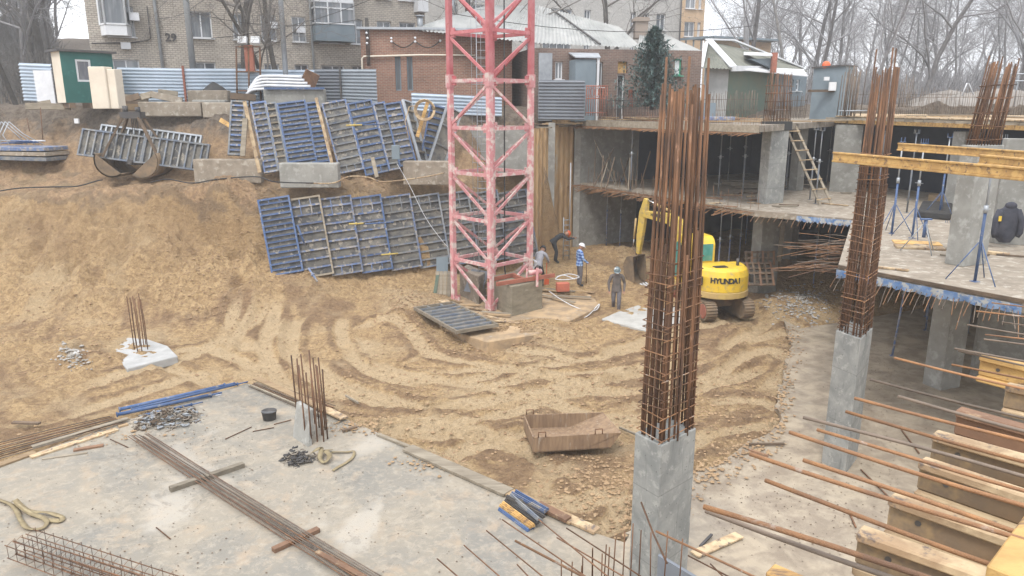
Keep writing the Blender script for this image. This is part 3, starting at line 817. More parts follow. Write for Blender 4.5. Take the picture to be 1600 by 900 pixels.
# --- long red brick house
RB = V(563, 60, 42.0); RB.z = 8.2
hb = thing('brick_house', 'long red brick house with white-grey slate roof, its blank end wall behind the crane mast', 'house', RB)
UR = Vector((1, .10, 0)).normalized()
ur = lambda px: ulen(RB, UR, px)
ztop = CAMZ + sl_(46) * 42
ops = [(ur(616), ur(625), 9.2, 11.0), (ur(634.5), ur(643.5), 9.2, 11.0)]
mb = MB(); L1 = ur(800)
Pr = wall(mb, RB, UR, L1, 7.4, ztop, ops)
NR = Vector((-UR.y, UR.x, 0))
c0 = Vector((RB.x, RB.y, 0)); c1 = c0 + UR * L1; c3 = c0 + NR * 8; c2 = c1 + NR * 8
for p, q in ((c3, c0), (c1, c2), (c2, c3)): mb.poly([p + UP * 7.4, q + UP * 7.4, q + UP * ztop, p + UP * ztop], [(0, 7.4), (8, 7.4), (8, ztop), (0, ztop)])
mb.build('wall', M_BRR, hb)
for o in ops: window(hb, Pr, o, bars=(), frame=M_GREYC, pane=M_CLEARG, sill=False)
mb = MB(); mb.bar(Pr(-.15, ztop + .06, -.05), Pr(L1, ztop + .06, -.05), .35, .12); mb.build('coping', M_GALV, hb)
mb = MB(); zz = CAMZ + sl_(88.5) * 42
mb.tube([Pr(.05, 7.6, -.12), Pr(.05, zz - .1, -.12), Pr(.15, zz, -.12), Pr(ur(660), zz + .1, -.12), Pr(ur(742), zz + .1, -.12)], .05, 7); mb.build('gas_pipe', M_FOAM, hb)
mb = MB()
for i, px in enumerate((573, 575, 577)): mb.tube([Pr(ur(px) , 10.5 + j * .35, -.16 - .05 * (j % 2)) for j in range(8)], .025, 5)
for a, b in ((612, 649), (649, 688)):
    A, B = Pr(ur(a), CAMZ + sl_(64) * 42, -.15), Pr(ur(b), CAMZ + sl_(63) * 42, -.15)
    mb.tube([A.lerp(B, t / 8) - UP * .35 * math.sin(math.pi * t / 8) for t in range(9)], .03, 5)
mb.build('wiring', M_BLACK, hb)
for px, py in ((612, 60), (612, 65), (649, 59), (649, 65), (688, 63), (574, 52), (575, 60), (574, 68)):
    mb = MB(); mb.ball(Pr(ur(px), CAMZ + sl_(py) * 42, -.2), .07, 6, 4); mb.build('insulator', M_PLASTW, hb)
mb = MB(); mb.tube([Pr(ur(657), ztop - .1, .6), Pr(ur(657), ztop + .75, .6)], .16, 8); mb.tube([Pr(ur(657), ztop + .75, .6), Pr(ur(657), ztop + .82, .6)], .24, 8); mb.build('flue', M_GALV, hb)
# its roof, seen through and right of the mast
mb = MB()
R1 = V(650, 42, 43.5); R1 = V(645, 42, 44)
ev0 = V(636, 46, 43); ev1 = V(897, 78, 41.2); rg0 = V(745, 12, 48); rg1 = V(800, 14, 48)
slate_roof(mb, V(640, 46, 42.3), V(836, 67, 40.5), V(842, 9, 47.6), V(760, 9, 47.6))
mb.build('roof', M_SLATE, hb)
# --- second house: soot-brown brick with the long slate roof
H2 = V(833, 60, 40.6); H2.z = 8.2
h2 = thing('brick_house', 'sooty brown brick house with slate roof, lean-to porch and plywood patched window', 'house', H2)
U2 = Vector((1, .22, 0)).normalized(); uh = lambda px: ulen(H2, U2, px)
zr = lambda px, py: CAMZ + sl_(py) * (H2 + U2 * uh(px)).y
zt2 = zr(900, 76)
wins = [(uh(868), uh(880), zr(870, 124), zr(870, 96)), (uh(928), uh(943), zr(935, 136), zr(935, 97)), (uh(966.5), uh(981), zr(970, 114), zr(970, 96)), (uh(966.5), uh(978), 7.6, zr(970, 116)), (uh(1056), uh(1067), zr(1060, 118), zr(1060, 92))]
mb = MB(); L2 = uh(1098)
Ph = wall(mb, H2, U2, L2, 7.4, zt2, wins)
N2 = Vector((-U2.y, U2.x, 0)); c0 = Vector((H2.x, H2.y, 0)); c1 = c0 + U2 * L2; c3 = c0 + N2 * 7; c2 = c1 + N2 * 7
for p, q in ((c3, c0), (c1, c2), (c2, c3)): mb.poly([p + UP * 7.4, q + UP * 7.4, q + UP * zt2, p + UP * zt2], [(0, 7.4), (7, 7.4), (7, zt2), (0, zt2)])
mb.build('wall', M_BRD, h2)
window(h2, Ph, wins[0]); window(h2, Ph, wins[1], bars=(1,)); 
w = window(h2, Ph, wins[2], bars=(), pane=M_WOODY, frame=M_WOODY, sill=False)
window(h2, Ph, wins[3], bars=(), pane=M_DKSTEEL, frame=M_WHITE, sill=False)
M_GREENF = mat('green_frame', (.05, .35, .20), rnd=0)
window(h2, Ph, wins[4], bars=(), frame=M_GREENF, pane=M_WHITE)
mb = MB()
mb.prism([Ph(uh(841), 7.6, -.05), Ph(uh(862), 7.6, -.05), Ph(uh(862), zr(850, 83), -.05), Ph(uh(841), zr(850, 83), -.05)], -N2 * .12)
mb.build('cladding', M_GALV, h2)
mb = MB()
pa, pb = uh(888), uh(921)
mb.prism([Ph(pa, zr(900, 93), -1.3), Ph(pb + .2, zr(900, 93), -1.3), Ph(pb + .5, zr(900, 84), -.05), Ph(pa, zr(900, 84), -.05)], (0, 0, .06))
pr = mb.build('porch_roof', M_GALV, h2)
mb = MB(); mb.prism([Ph(pa + .05, 7.6, -.06), Ph(pb, 7.6, -.06), Ph(pb, 7.6, -1.2), Ph(pa + .05, 7.6, -1.2)], (0, 0, zr(900, 95) - 7.6)); mb.build('porch', M_GREYC, h2)
mb = MB(); mb.prism([Ph(pb + .05, 7.6, -1.25), Ph(pb + .17, 7.6, -1.25), Ph(pb + .17, 7.6, -1.15), Ph(pb + .05, 7.6, -1.15)], (0, 0, zr(900, 93) - 7.6)); mb.build('porch_post', M_WHITE, h2)
mb = MB()
slate_roof(mb, V(836, 67, 40.5), V(1003, 75, 42.4), V(968, 42, 46.5), V(842, 9, 47.6))
slate_roof(mb, V(996, 76, 42.3), V(1098, 80, 43.8), V(1035, 52, 47), V(1000, 50, 47))
mb.build('roof', M_SLATE, h2)
mb = MB(); mb.bar(V(862, 14, 47.0), V(938, 69, 41.5), .10, .08, ); mb.build('roof_seam', M_DKSTEEL, h2)
mb = MB()
a = V(992, 60, 46); mb.prism([a, a + Vector((.75, 0, 0)), a + Vector((.75, .7, 0)), a + Vector((0, .7, 0))], (0, 0, 1.2)); a = V(990, 33, 45.9)
mb.prism([a, a + Vector((.95, 0, 0)), a + Vector((.95, .85, 0)), a + Vector((0, .85, 0))], (0, 0, .18)); mb.build('chimney', M_BRR, h2)
# --- third house: mossy hipped roof with dormer, green and white walls
H3 = V(1103, 100, 46); H3.z = 8.2
h3 = thing('cottage', 'low cottage with mossy hipped roof, white ridge boards, dormer and green wall', 'house', H3)
def zz3(py, Y): return CAMZ + sl_(py) * Y
mb = MB(); 
W3 = V(1139, 108, 46)
ops3 = []
Pc = wall(mb, H3, Vector((1, 0, 0)), W3.x - H3.x, 7.6, zz3(103, 46), ops3); mb.build('white_wall', mat('dull_whitewash', (.46, .46, .45), (.38, .38, .37), 2, .8, rnd=0), h3)
mb = MB(); E3 = V(1262, 110, 56); U3 = Vector((E3.x - W3.x, E3.y - W3.y, 0)); L3 = U3.length; U3.normalize()
ug = lambda px: ulen(W3, U3, px)
zg = lambda px, py: CAMZ + sl_(py) * (W3 + U3 * ug(px)).y
opsg = [(ug(1240), ug(1246), zg(1240, 142), zg(1240, 124)), (ug(1250), ug(1256), zg(1250, 142), zg(1250, 124))]
Pg = wall(mb, W3, U3, L3 * .55, 7.6, zz3(108, 46), []); mb.build('green_wall', M_DKGREEN, h3)
mb = MB(); og = W3 + U3 * (L3 * .55); og2 = og - Vector((-U3.y, U3.x, 0)) * .01
opsb = [(a - L3 * .55, b - L3 * .55, c, d) for a, b, c, d in opsg]
Pb = wall(mb, og, U3, L3 * .45, 7.6, zz3(108, 46), opsb); mb.build('pale_wall', M_GREYC, h3)
for o in opsb: window(h3, Pb, o, bars=(), hb=(.6,), fw=.12)
mb = MB()
e0, e1, e2 = V(1096, 106, 45), V(1146, 108, 45.2), V(1262, 112, 56)
r0 = V(1107, 64, 50); r1 = V(1145, 66, 54); r2 = V(1250, 108, 60)
slate_roof(mb, e0, e1, r0 + Vector((.02, 0, 0)), r0); slate_roof(mb, e1, e2, V(1190, 84, 57), r0)
slate_roof(mb, V(1190, 84, 57), e2, r2, V(1192, 83, 57.1))
mb.build('roof', M_SLATED, h3)
mb = MB()
mb.bar(r0 + UP * .1, e1 + UP * .12, .45, .08); mb.bar(e1 + UP * .03, V(1196, 107, 50), .3, .3); mb.bar(r0 + UP * .1, V(1145, 65, 52.5) + UP * .1, .3, .1); mb.bar(V(1145, 65, 52.5) + UP * .1, e2 + UP * .3 + Vector((0, 1, 0)), .3, .1)
mb.bar(e0, V(1104, 66, 48), .2, .1)
mb.prism([V(1150, 109, 45.6), V(1262, 120, 52), V(1255, 110, 54), V(1148, 105.5, 47.5)], (0, 0, .08))
mb.build('ridge_boards', M_WHITE, h3)
mb = MB(); d0 = V(1172, 107, 48.6)
mb.prism([V(1170, 92, 48.6), V(1208, 107, 48.6), V(1208, 91, 48.6)], (0, 3, 0)); dm = mb.build('dormer', M_GREYC, h3)
mb = MB(); mb.prism([V(1162, 86, 48.2), V(1212, 88, 48.2), V(1212, 86, 52), V(1162, 84, 52)], (0, 0, .12)); mb.build('dormer_roof', M_WHITE, dm)
mb = MB(); a = V(1208.5, 107, 48.3); mb.box((a.x, a.y, zz3(98, 48.3)), (.3, .3, 1.2)); mb.build('dormer_post', M_REDR, dm)
# --- long orange-brick low building far behind the cottage
mb = MB(); a = V(1100, 66, 78); b = V(1205, 66, 82)
Pf = wall(mb, Vector((a.x, a.y, 0)), Vector((b.x - a.x, b.y - a.y, 0)), (b - a).length, 8, CAMZ + sl_(64) * 80, [])
far = mb.build('garage', M_OCH); tag(far, 'low orange brick building showing over the cottage roof', 'building')
mb = MB(); mb.bar(Vector((a.x, a.y, CAMZ + sl_(62) * 80)), Vector((b.x, b.y, CAMZ + sl_(62) * 80)), 3, .2); ORG[far.name] = far.location.copy(); mb.build('roof', M_GREYC, far)

# --- grey sheet shed with the orange ball, standing on the upper deck
SH = V(1268, 165, 40.0); SH.z = 7.7
shd = thing('site_shed', 'grey sheet-metal shed with sloping roof at the back of the deck', 'shed', SH)
mb = MB(); sx = .98
pts = [V(1266, 168, 40), V(1315, 168, 38.6), V(1330, 166, 40), V(1282, 166, 41.6)]
tops = [107, 103, 105, 106]
ps = [Vector((p.x, p.y, 7.6)) for p in pts]; tz = [CAMZ + sl_(t) * p.y for t, p in zip(tops, pts)]
for i in range(4):
    j = (i + 1) % 4; mb.poly([ps[i], ps[j], Vector((ps[j].x, ps[j].y, tz[j])), Vector((ps[i].x, ps[i].y, tz[i]))])
mb.build('wall', M_GREYC, shd)
cen = sum(ps, Vector()) / 4
rp = [Vector((cen.x + (p.x - cen.x) * 1.12, cen.y + (p.y - cen.y) * 1.12, z)) for p, z in zip(ps, tz)]
mb = MB(); mb.prism(rp, (0, 0, .07)); mb.build('roof', M_DKSTEEL, shd)
mb = MB(); a = V(1300, 135, 38.95); mb.box((a.x, a.y - .06, a.z), (.35, .1, .42)); a = V(1291, 123, 39.1); mb.box((a.x, a.y - .05, a.z), (.25, .1, .18)); mb.build('notice', M_WHITE, shd)
mb = MB(); a = V(1285, 142, 39.2); mb.box((a.x, a.y - .1, a.z), (1.5, .25, .12)); mb.build('shelf', M_WOODD, shd)
mb = MB(); a = V(1291, 102, 39.6); mb.ball(a, .21, 12, 8); o = mb.build('ball', M_ORANGE); tag(o, 'orange round ball lying on the roof of the grey shed', 'ball')

# ------------------------------------------------------------------ fence, cabin and yard at the left
def corr_sheet(mb, p0, p1, z0a, z1a, z0b=None, z1b=None, pitch=.16, amp=.03):
    """sheet with level corrugations between p0 and p1"""
    p0 = Vector(p0); p1 = Vector(p1); d = (p1 - p0); d.z = 0; N = Vector((d.y, -d.x, 0)).normalized()
    z0b = z0a if z0b is None else z0b; z1b = z1a if z1b is None else z1b
    n = max(8, int((z1a - z0a) / pitch) * 4)
    s = len(mb.v)
    for i in range(n + 1):
        t = i / n; off = N * amp * (1 if (i % 4) in (1, 2) else -1)
        for p, a, b in ((p0, z0a, z1a), (p1, z0b, z1b)):
            mb.v.append(Vector((p.x, p.y, a + (b - a) * t)) + off)
    for i in range(n):
        a = s + 2 * i
        mb.face((a, a + 1, a + 3, a + 2))
def fence(name_label, pts, mats, postmat=M_REDR, cat='fence', post=True):
    """pts: list of (px, py_bottom, py_top, Y)"""
    P = [V(px, 120, Y) for px, _, _, Y in pts]
    o = thing('corrugated_fence', name_label, cat, (P[0].x, P[0].y, 8.0))
    for i in range(len(pts) - 1):
        mb = MB(); a, b = pts[i], pts[i + 1]
        za0, za1 = CAMZ + sl_(a[1]) * a[3], CAMZ + sl_(a[2]) * a[3]; zb0, zb1 = CAMZ + sl_(b[1]) * b[3], CAMZ + sl_(b[2]) * b[3]
        corr_sheet(mb, P[i], P[i + 1], za0, za1, zb0, zb1)
        mb.build('sheet', mats[i % len(mats)], o)
        if post and i == 1:
            mb = MB(); q = P[i]; mb.box((q.x, q.y - .08, (za0 + za1) / 2), (.09, .09, za1 - za0 + .25)); mb.build('post', postmat, o)
    return o
fence('pale blue corrugated fence running behind the timber stacks', [(184, 168, 105, 38.5), (288, 168, 107, 38.5), (369, 168, 107, 38.8), (445, 165, 109, 39), (492, 165, 109, 39.2)], [M_CORRB])
fence('darker grey corrugated fence panels left of the red brick house', [(492, 165, 108, 39), (532, 165, 108, 38.8), (588, 168, 108, 38.6)], [M_CORRD, M_CORRG], M_DKSTEEL)
fence('small blue corrugated gate section left of the green cabin', [(32, 158, 98, 38.8), (82, 160, 100, 38.2)], [M_CORRB])
fence('blue sheet fence behind the crane mast in front of the brick house', [(642, 180, 145, 37.8), (705, 180, 148, 37.8), (784, 182, 152, 37.8)], [M_CORRB], post=False)
fence('dark grey ribbed metal fence in front of the sooty house', [(842, 187, 125, 38.6), (914, 188, 125, 38.6)], [M_CORRD], M_DKSTEEL)
# white door of the gate
mb = MB(); p = V(70, 137, 38.0); mb.box(p, (.9, .06, 1.65)); o = mb.build('door', M_PLASTW); tag(o, 'plain pale door leaf in the blue sheet fence', 'door')
# green cabin
c = V(134, 161, 36.6)
cab = thing('site_cabin', 'dark green site cabin with a white framed window', 'cabin', (c.x, c.y, c.z))
q = [V(104, 164, 35.6), V(184, 160, 37.4)]
Uc = Vector((q[1].x - q[0].x, q[1].y - q[0].y, 0)); Lc = Uc.length; Uc.normalize(); Nc = Vector((-Uc.y, Uc.x, 0))
z0 = CAMZ + sl_(164) * 35.6 + .1; z1 = CAMZ + sl_(80) * 35.6
oc = Vector((q[0].x, q[0].y, 0))
wc = [(Lc * .27, Lc * .56, z0 + (z1 - z0) * .42, z0 + (z1 - z0) * .86)]
mb = MB(); Pcab = wall(mb, oc, Uc, Lc, z0, z1, wc, .1)
k = oc + Nc * 1.0
mb.poly([oc + Uc * Lc + UP * z0, k + Uc * Lc + UP * z0, k + Uc * Lc + UP * z1, oc + Uc * Lc + UP * z1])
mb.build('wall', M_GREENC, cab)
mb = MB(); mb.poly([k + UP * z0, oc + UP * z0, oc + UP * z1, k + UP * z1]); mb.build('side_wall', M_FOAM, cab)
mb = MB(); mb.box(oc + Uc * Lc / 2 + Nc * .5 + UP * (z1 + .05), (Lc + .3, 1.4, .1), Matrix((Uc, Nc, UP)).transposed()); mb.build('roof', M_DKSTEEL, cab)
window(cab, Pcab, wc[0], depth=.05, bars=(), sill=False, fw=.09)
mb = MB()
for i in range(3): mb.bar(oc + Uc * (Lc * (.1 + .4 * i)) - Nc * .1 + UP * (z0 - .12), oc + Uc * (Lc * (.1 + .4 * i)) + Nc * .9 + UP * (z0 - .12), .25, .24)
mb.build('skid', M_WOODD, cab)
# cream foam boards stood on end
for (a, b, t, bt, Y, lb) in ((144, 171, 104, 170, 34.9, 'wider cream board stood on end before the green cabin'), (172.5, 186, 108, 170, 35.0, 'narrower cream board stood on end beside the wider one')):
    p, r = V(a + 1, bt, Y), V(b, bt, Y); h = (sl_(t) - sl_(bt)) * Y
    mb = MB(); mb.prism([p, r, r + Vector((.1, .5, 0)), p + Vector((.1, .5, 0))], (-.0, 0, h)); o = bevel(mb.build('insulation_board', M_FOAM), .02)
    tag(o, lb, 'board')
# far trees -----------------------------------------------------------
def tree_geo(seed, h=13, spread=.42, twigs=5, lean=0.0, droop=0.0, trunk_r=.2, first=.25, dens=1.0):
    rnd = random.Random(seed); tk = MB(); cr = MB()
    def grow(p, d, L, r, lvl, mbx):
        n = 5 if lvl < 2 else 3
        pts = [p]; rs = [r]; dd_ = d.copy()
        seg = 6 if lvl == 0 else 4 if lvl < 3 else 3
        for i in range(seg):
            j = .10 if lvl == 0 else .22
            dd_ = (dd_ + Vector((rnd.gauss(0, j), rnd.gauss(0, j), rnd.gauss(0, j * .6) + (.06 if lvl and lvl < 3 else 0) - (droop if lvl > 2 else 0)))).normalized()
            pts.append(pts[-1] + dd_ * L / seg); rs.append(r * (1 - (i + 1) / seg * (.62 if lvl < 4 else .8)))
        mbx.tube(pts, rs, 7 if lvl == 0 else 5 if lvl == 1 else 3, cap=False, sm=lvl < 2)
        if lvl >= twigs: return
        cnt = {0: 11, 1: 6, 2: 5, 3: 5, 4: 4}[lvl]
        cnt = int(cnt * dens + rnd.random())
        for k in range(cnt):
            t = (first + (1 - first) * (k + rnd.random()) / cnt) if lvl == 0 else .15 + .85 * (k + rnd.random()) / cnt
            f = t * seg; i = min(int(f), seg - 1); q = pts[i].lerp(pts[i + 1], f - i); rr = rs[i] + (rs[i + 1] - rs[i]) * (f - i)
            base = (pts[i + 1] - pts[i]).normalized()
            az = rnd.random() * 6.283; o1 = base.orthogonal().normalized(); o2 = base.cross(o1)
            side = o1 * math.cos(az) + o2 * math.sin(az)
            a = spread * (1.3 + .8 * rnd.random()) if lvl == 0 else spread * (1.0 + 1.2 * rnd.random())
            nd = (base * math.cos(a) + side * math.sin(a)).normalized()
            nl = L * (.50 - .18 * t if lvl == 0 else .52) * (.7 + .6 * rnd.random())
            grow(q, nd, nl, max(rr * (.5 if lvl < 2 else .55), .009), lvl + 1, cr)
    grow(Vector((0, 0, 0)), Vector((lean, 0, 1)).normalized(), h, trunk_r, 0, tk)
    return tk, cr
PT = {}
def proto_tree(key, label, tm=M_BARK, cm=M_TWIG, **kw):
    tk, cr = tree_geo(**kw)
    return (tk, cr, tm, cm)
TREES = [
    dict(seed=1, h=15, spread=.45, twigs=4, trunk_r=.22),
    dict(seed=2, h=14, spread=.38, twigs=4, trunk_r=.18, droop=.05),
    dict(seed=3, h=17, spread=.50, twigs=4, trunk_r=.26, first=.15),
    dict(seed=4, h=12, spread=.55, twigs=4, trunk_r=.15, first=.12, dens=1.1),
    dict(seed=9, h=14, spread=.40, twigs=4, trunk_r=.15, droop=.16, dens=1.1),
]
tmesh = []
for t in TREES: tmesh.append(tree_geo(**t))
def plant(kind, loc, rz, sc, label, group=None, tm=M_BARK, cm=M_TWIG, lean=(0, 0)):
    key = (kind, tm.name, cm.name)
    if key not in PT:
        tk, cr = tmesh[kind]
        r = thing('bare_tree', label, 'tree', (0, 0, 0), group)
        a = tk.build('trunk', tm, r); b = cr.build('crown', cm, r)
        PT[key] = (r, a, b); 
    else:
        r0, a0, b0 = PT[key]
        r = r0.copy(); COL.objects.link(r)
        for s in (a0, b0):
            k = s.copy(); COL.objects.link(k); k.parent = r
        if 'group' in r and not group: del r['group']
    r.location = loc; r.rotation_euler = (lean[0], lean[1], rz); r.scale = (sc, sc, sc)
    return tag(r, label, 'tree', group)
rt = random.Random(12)
for i in range(52):   # wooded slope at the left
    px = rt.uniform(-120, 150) if i < 30 else rt.uniform(60, 150); Y = rt.uniform(58, 135)
    if px > 128 and Y < 70: Y += 25
    x = (px - 800) / F / CP * Y
    plant(rt.choice((0, 1, 2, 3)), (x, Y, ground_z(x, Y) - .3), rt.uniform(0, 6.3), rt.uniform(.95, 1.5), 'dark bare tree of the wood behind the green cabin', 'bare trees of the left wood', M_BARKM if i % 2 else M_BARK, M_MIST if i % 2 else M_TWIG)
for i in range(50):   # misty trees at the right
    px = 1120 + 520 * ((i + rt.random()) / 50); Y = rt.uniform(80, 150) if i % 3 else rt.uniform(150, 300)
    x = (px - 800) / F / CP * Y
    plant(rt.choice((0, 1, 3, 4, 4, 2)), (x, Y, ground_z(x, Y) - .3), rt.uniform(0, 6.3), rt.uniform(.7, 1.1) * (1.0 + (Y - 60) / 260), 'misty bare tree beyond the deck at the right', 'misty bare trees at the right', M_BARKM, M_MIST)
for px, Y, k, sc, rz, lb, ln in ((1158, 58, 0, .95, 1.0, 'tall bare tree with a bent trunk behind the cottage roof', (0, -.12)),
        (1200, 66, 4, 1.1, 2.0, 'pale multi-stemmed birch behind the cottage dormer', (0, .1)),
        (1250, 62, 4, 1.15, 4.0, 'big drooping tree between the cottage and the grey shed', (0, 0)),
        (1320, 52, 1, .75, .4, 'slender bare tree with rising twigs above the grey shed', (0, .12)),
        (1402, 56, 2, .8, 5.2, 'dark bare tree left of the far reinforcement, its crown spreading wide', (0, .05)),
        (1545, 60, 2, 1.05, 3.3, 'thick dark tree with heavy limbs near the right margin', (0, .05)),
        (1590, 52, 0, .9, 2.3, 'bare tree at the right margin of the photo', (0, .1)),
        (412, 42.2, 2, .95, .5, 'thick-trunked bare tree in front of the tan apartment block', (0, 0)),
        (456, 42.0, 1, .9, 2.2, 'slim bare tree between the pale pole and the balconies', (0, .02)),
        (452, 41.2, 3, .85, 4.1, 'leaning bare tree with its trunk slanting right over the fence', (0, .42)),
        (705, 47, 2, .85, 3.6, 'dark bare tree leaning left over the brick house roof', (0, -.30)),
        (948, 52, 2, .85, 1.3, 'dense dark tree behind the slate roof ridge', (0, 0)),
        (30, 50, 0, 1.0, 2.0, 'bare tree nearest the gate at the left margin', (0, 0)),
        (72, 52, 1, 1.0, 4.0, 'bare tree just behind the green cabin', (0, 0))):
    x = (px - 800) / F / CP * Y
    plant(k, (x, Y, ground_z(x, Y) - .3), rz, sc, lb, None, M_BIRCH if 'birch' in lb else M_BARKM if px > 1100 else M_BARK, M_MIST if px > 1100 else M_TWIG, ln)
# undergrowth and brush that closes the view far behind
def brush(name, n, fx, seed, label, m):
    rnd = random.Random(seed); mb = MB()
    for i in range(n):
        x, y = fx(rnd); z = ground_z(x, y)
        h = rnd.uniform(1.5, 4.5); p = Vector((x, y, z)); a = Vector((rnd.gauss(0, .25), rnd.gauss(0, .25), 1)).normalized()
        mb.tube([p, p + a * h * .5, p + a * h + Vector((rnd.gauss(0, .4), 0, 0))], [.05, .035, .012], 3, cap=False)
        for k in range(4):
            q = p + a * h * rnd.uniform(.25, .9); d = Vector((rnd.gauss(0, 1), rnd.gauss(0, 1), 1.2)).normalized()
            mb.tube([q, q + d * rnd.uniform(.5, 1.5)], [.02, .008], 3, cap=False)
    tag(mb.build(name, m, origin=(0, 0, 0)), label, 'brush', kind='stuff')
def fL(r):
    Y = r.uniform(56, 130); return (r.uniform(-130, 140) - 800) / F / CP * Y, Y
def fR(r):
    Y = r.uniform(58, 150); return (r.uniform(1110, 1660) - 800) / F / CP * Y, Y
brush('brushwood', 3200, fL, 3, 'tangled bare undergrowth on the slope under the left wood', M_TWIG)
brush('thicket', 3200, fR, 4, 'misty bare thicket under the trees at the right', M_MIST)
# low pale building in the mist at the far right
mb = MB(); a = V(1440, 150, 95); mb.box((a.x + 10, 100, 10.6), (34, 6, 3.6)); 
# blue spruce
sp = thing('spruce', 'blue-green spruce standing before the sooty brick house', 'tree', (0, 0, 0))
rs = random.Random(5)
pb_ = V(1018, 172, 38.2); sp.location = pb_; ORG[sp.name] = pb_.copy()
Hs = (sl_(44) - sl_(172)) * 38.2
mb = MB(); mb.tube([pb_, pb_ + UP * Hs], [.12, .02], 7); mb.build('trunk', M_BARK, sp)
mb = MB()
for i in range(270):
    t = (i + .5) / 270; z = .06 * Hs + t * Hs * .93; R = (1 - t) ** .85 * 2.25 + .08
    az = i * 2.399 + rs.random() * .5; ln = R * rs.uniform(.55, 1.12)
    d = Vector((math.cos(az), math.sin(az), -.18 + .5 * t)).normalized(); p0 = pb_ + UP * z
    nseg = 9
    for k in range(1, nseg + 1):
        q = p0 + d * ln * k / nseg + UP * (.12 * (k / nseg) ** 2 * ln)
        for s in range(7):
            e = (d * rs.uniform(.1, .9) + Vector((rs.gauss(0, .7), rs.gauss(0, .7), rs.gauss(0, .35)))).normalized(); l = rs.uniform(.14, .30)
            w = e.cross(UP).normalized() * .035 if abs(e.z) < .95 else Vector((.022, 0, 0))
            mb.poly([q - w, q + w, q + e * l])
mb.build('crown', M_SPRUCE, sp)

# poles ------------------------------------------------------------
def pole(name, label, px0, py0, Y, px1, py1, r0, r1, m, n=10):
    a = V(px0, py0, Y); b = V(px1, py1, Y); d = (b - a).normalized()
    mb = MB(); top = a + d * 9
    mb.tube([a - d * .5, top], [r0, r1], n); o = mb.build(name, m); tag(o, label, 'pole'); return a, top
pole('utility_pole', 'smooth pale grey pole rising in front of the tan apartment block', 447, 125, 38.4, 438.5, 0, .13, .10, M_GALV)
pole('utility_pole', 'dark weathered concrete pole beside the house number wall', 302, 110, 40, 290.5, 0, .16, .12, M_PIPEB)
a, tp = pole('utility_pole', 'white-footed pole behind the cottage roof ridge', 1104 + 62, 75, 62, 1166, 20, .22, .2, M_PLASTW)
def cable(label, pts, sag, r=.018, name='power_cable', m=M_BLACK, grp=None):
    mb = MB()
    for i in range(len(pts) - 1):
        A, B = Vector(pts[i]), Vector(pts[i + 1])
        mb.tube([A.lerp(B, t / 10) - UP * sag * 4 * (t / 10) * (1 - t / 10) for t in range(11)], r, 5)
    o = mb.build(name, m); tag(o, label, 'cable', grp); return o
cable('thin overhead cable crossing before the tan apartment block up to the balconies', [V(330, 60, 40), V(600, -10, 44)], .4)
cable('overhead cable sagging from the dark pole to the brick house wall', [V(293, 18, 40), V(563, 30, 41.9)], .5)
cable('pair of thin wires over the slate roofs', [V(700, 20, 39), V(1180, 40, 45)], .6)
# ------------------------------------------------------------------ building under construction
def BP(a, b, z=0): return Vector((A0.x, A0.y, 0)) + DD * a + EE * b + UP * z
MBX = Matrix((DD, EE, UP)).transposed()
S1, S2 = 4.3, 7.65
s1 = [G(904, 285.5, S1), G(1040, 305, S1), G(1180, 329, S1), G(1332, 342, S1), G(1309, 417, S1), G(1600, 472, S1), G(1760, 502, S1)]
back = [Vector((30, 22, S1)), Vector((34, 40, S1)), BP(0, 19, S1), BP(0, 9, S1)]
bld = thing('unfinished_building', 'concrete frame of an unfinished two storey building with bars bristling from its slab edges', 'building', tuple(s1[0] - UP * S1))
C1 = s1[2].copy()
Q1, Q2 = Vector((16.2, 38, 0)), Vector((18.0, 25.5, 0))
def at(p, z): return Vector((p[0], p[1], z))
mb = MB(); mb.prism([at(p, S1 - .24) for p in s1 + back], (0, 0, .24)); mb.build('lower_slab', M_CONCD, bld)
up_poly = [BP(-.2, -.1), at(C1, 0) + Vector((-.1, -.1, 0)), at(Q1, 0), Vector((30, 52, 0)), BP(-.2, 19)]
mb = MB(); mb.prism([at(p, S2 - .26) for p in up_poly], (0, 0, .26)); mb.build('upper_slab', M_CONCD, bld)
# far end wall and rear walls
mb = MB(); mb.box(BP(-.18, 1.8, 3.7), (.36, 4.0, 7.36), MBX); mb.build('end_wall', M_CONC, bld)
mb = MB(); mb.box(BP(-.18, 11.4, 3.7), (.36, 15.2, 7.36), MBX); mb.build('shade_painted_end_wall', M_SHADE, bld)  # inner part of the end wall, interior shade painted on as colour
mb = MB(); mb.box(BP(20, 12.6, 3.7), (41, .3, 7.4), MBX); mb.build('rear_wall', M_SHADE, bld)  # darkness of the deep bays put into this wall's colour
mb = MB(); p, q = Vector((31, 20, 0)), Vector((34, 40, 0)); mb.bar(at(p, 3.7), at(q, 3.7), .3, 7.4); mb.build('side_wall', M_CONCD, bld)
# plywood edge strip of the upper slab
mb = MB()
e0, e1 = at(BP(-.25, -.1), S2 - .12), at(C1 + Vector((-.1, -.1, 0)), S2 - .12)
mb.bar(e0 + Vector((-.05, -.04, -.02)), e1 + Vector((-.05, -.04, -.02)), .05, .3); mb.build('edge_board', M_WOODG, bld)
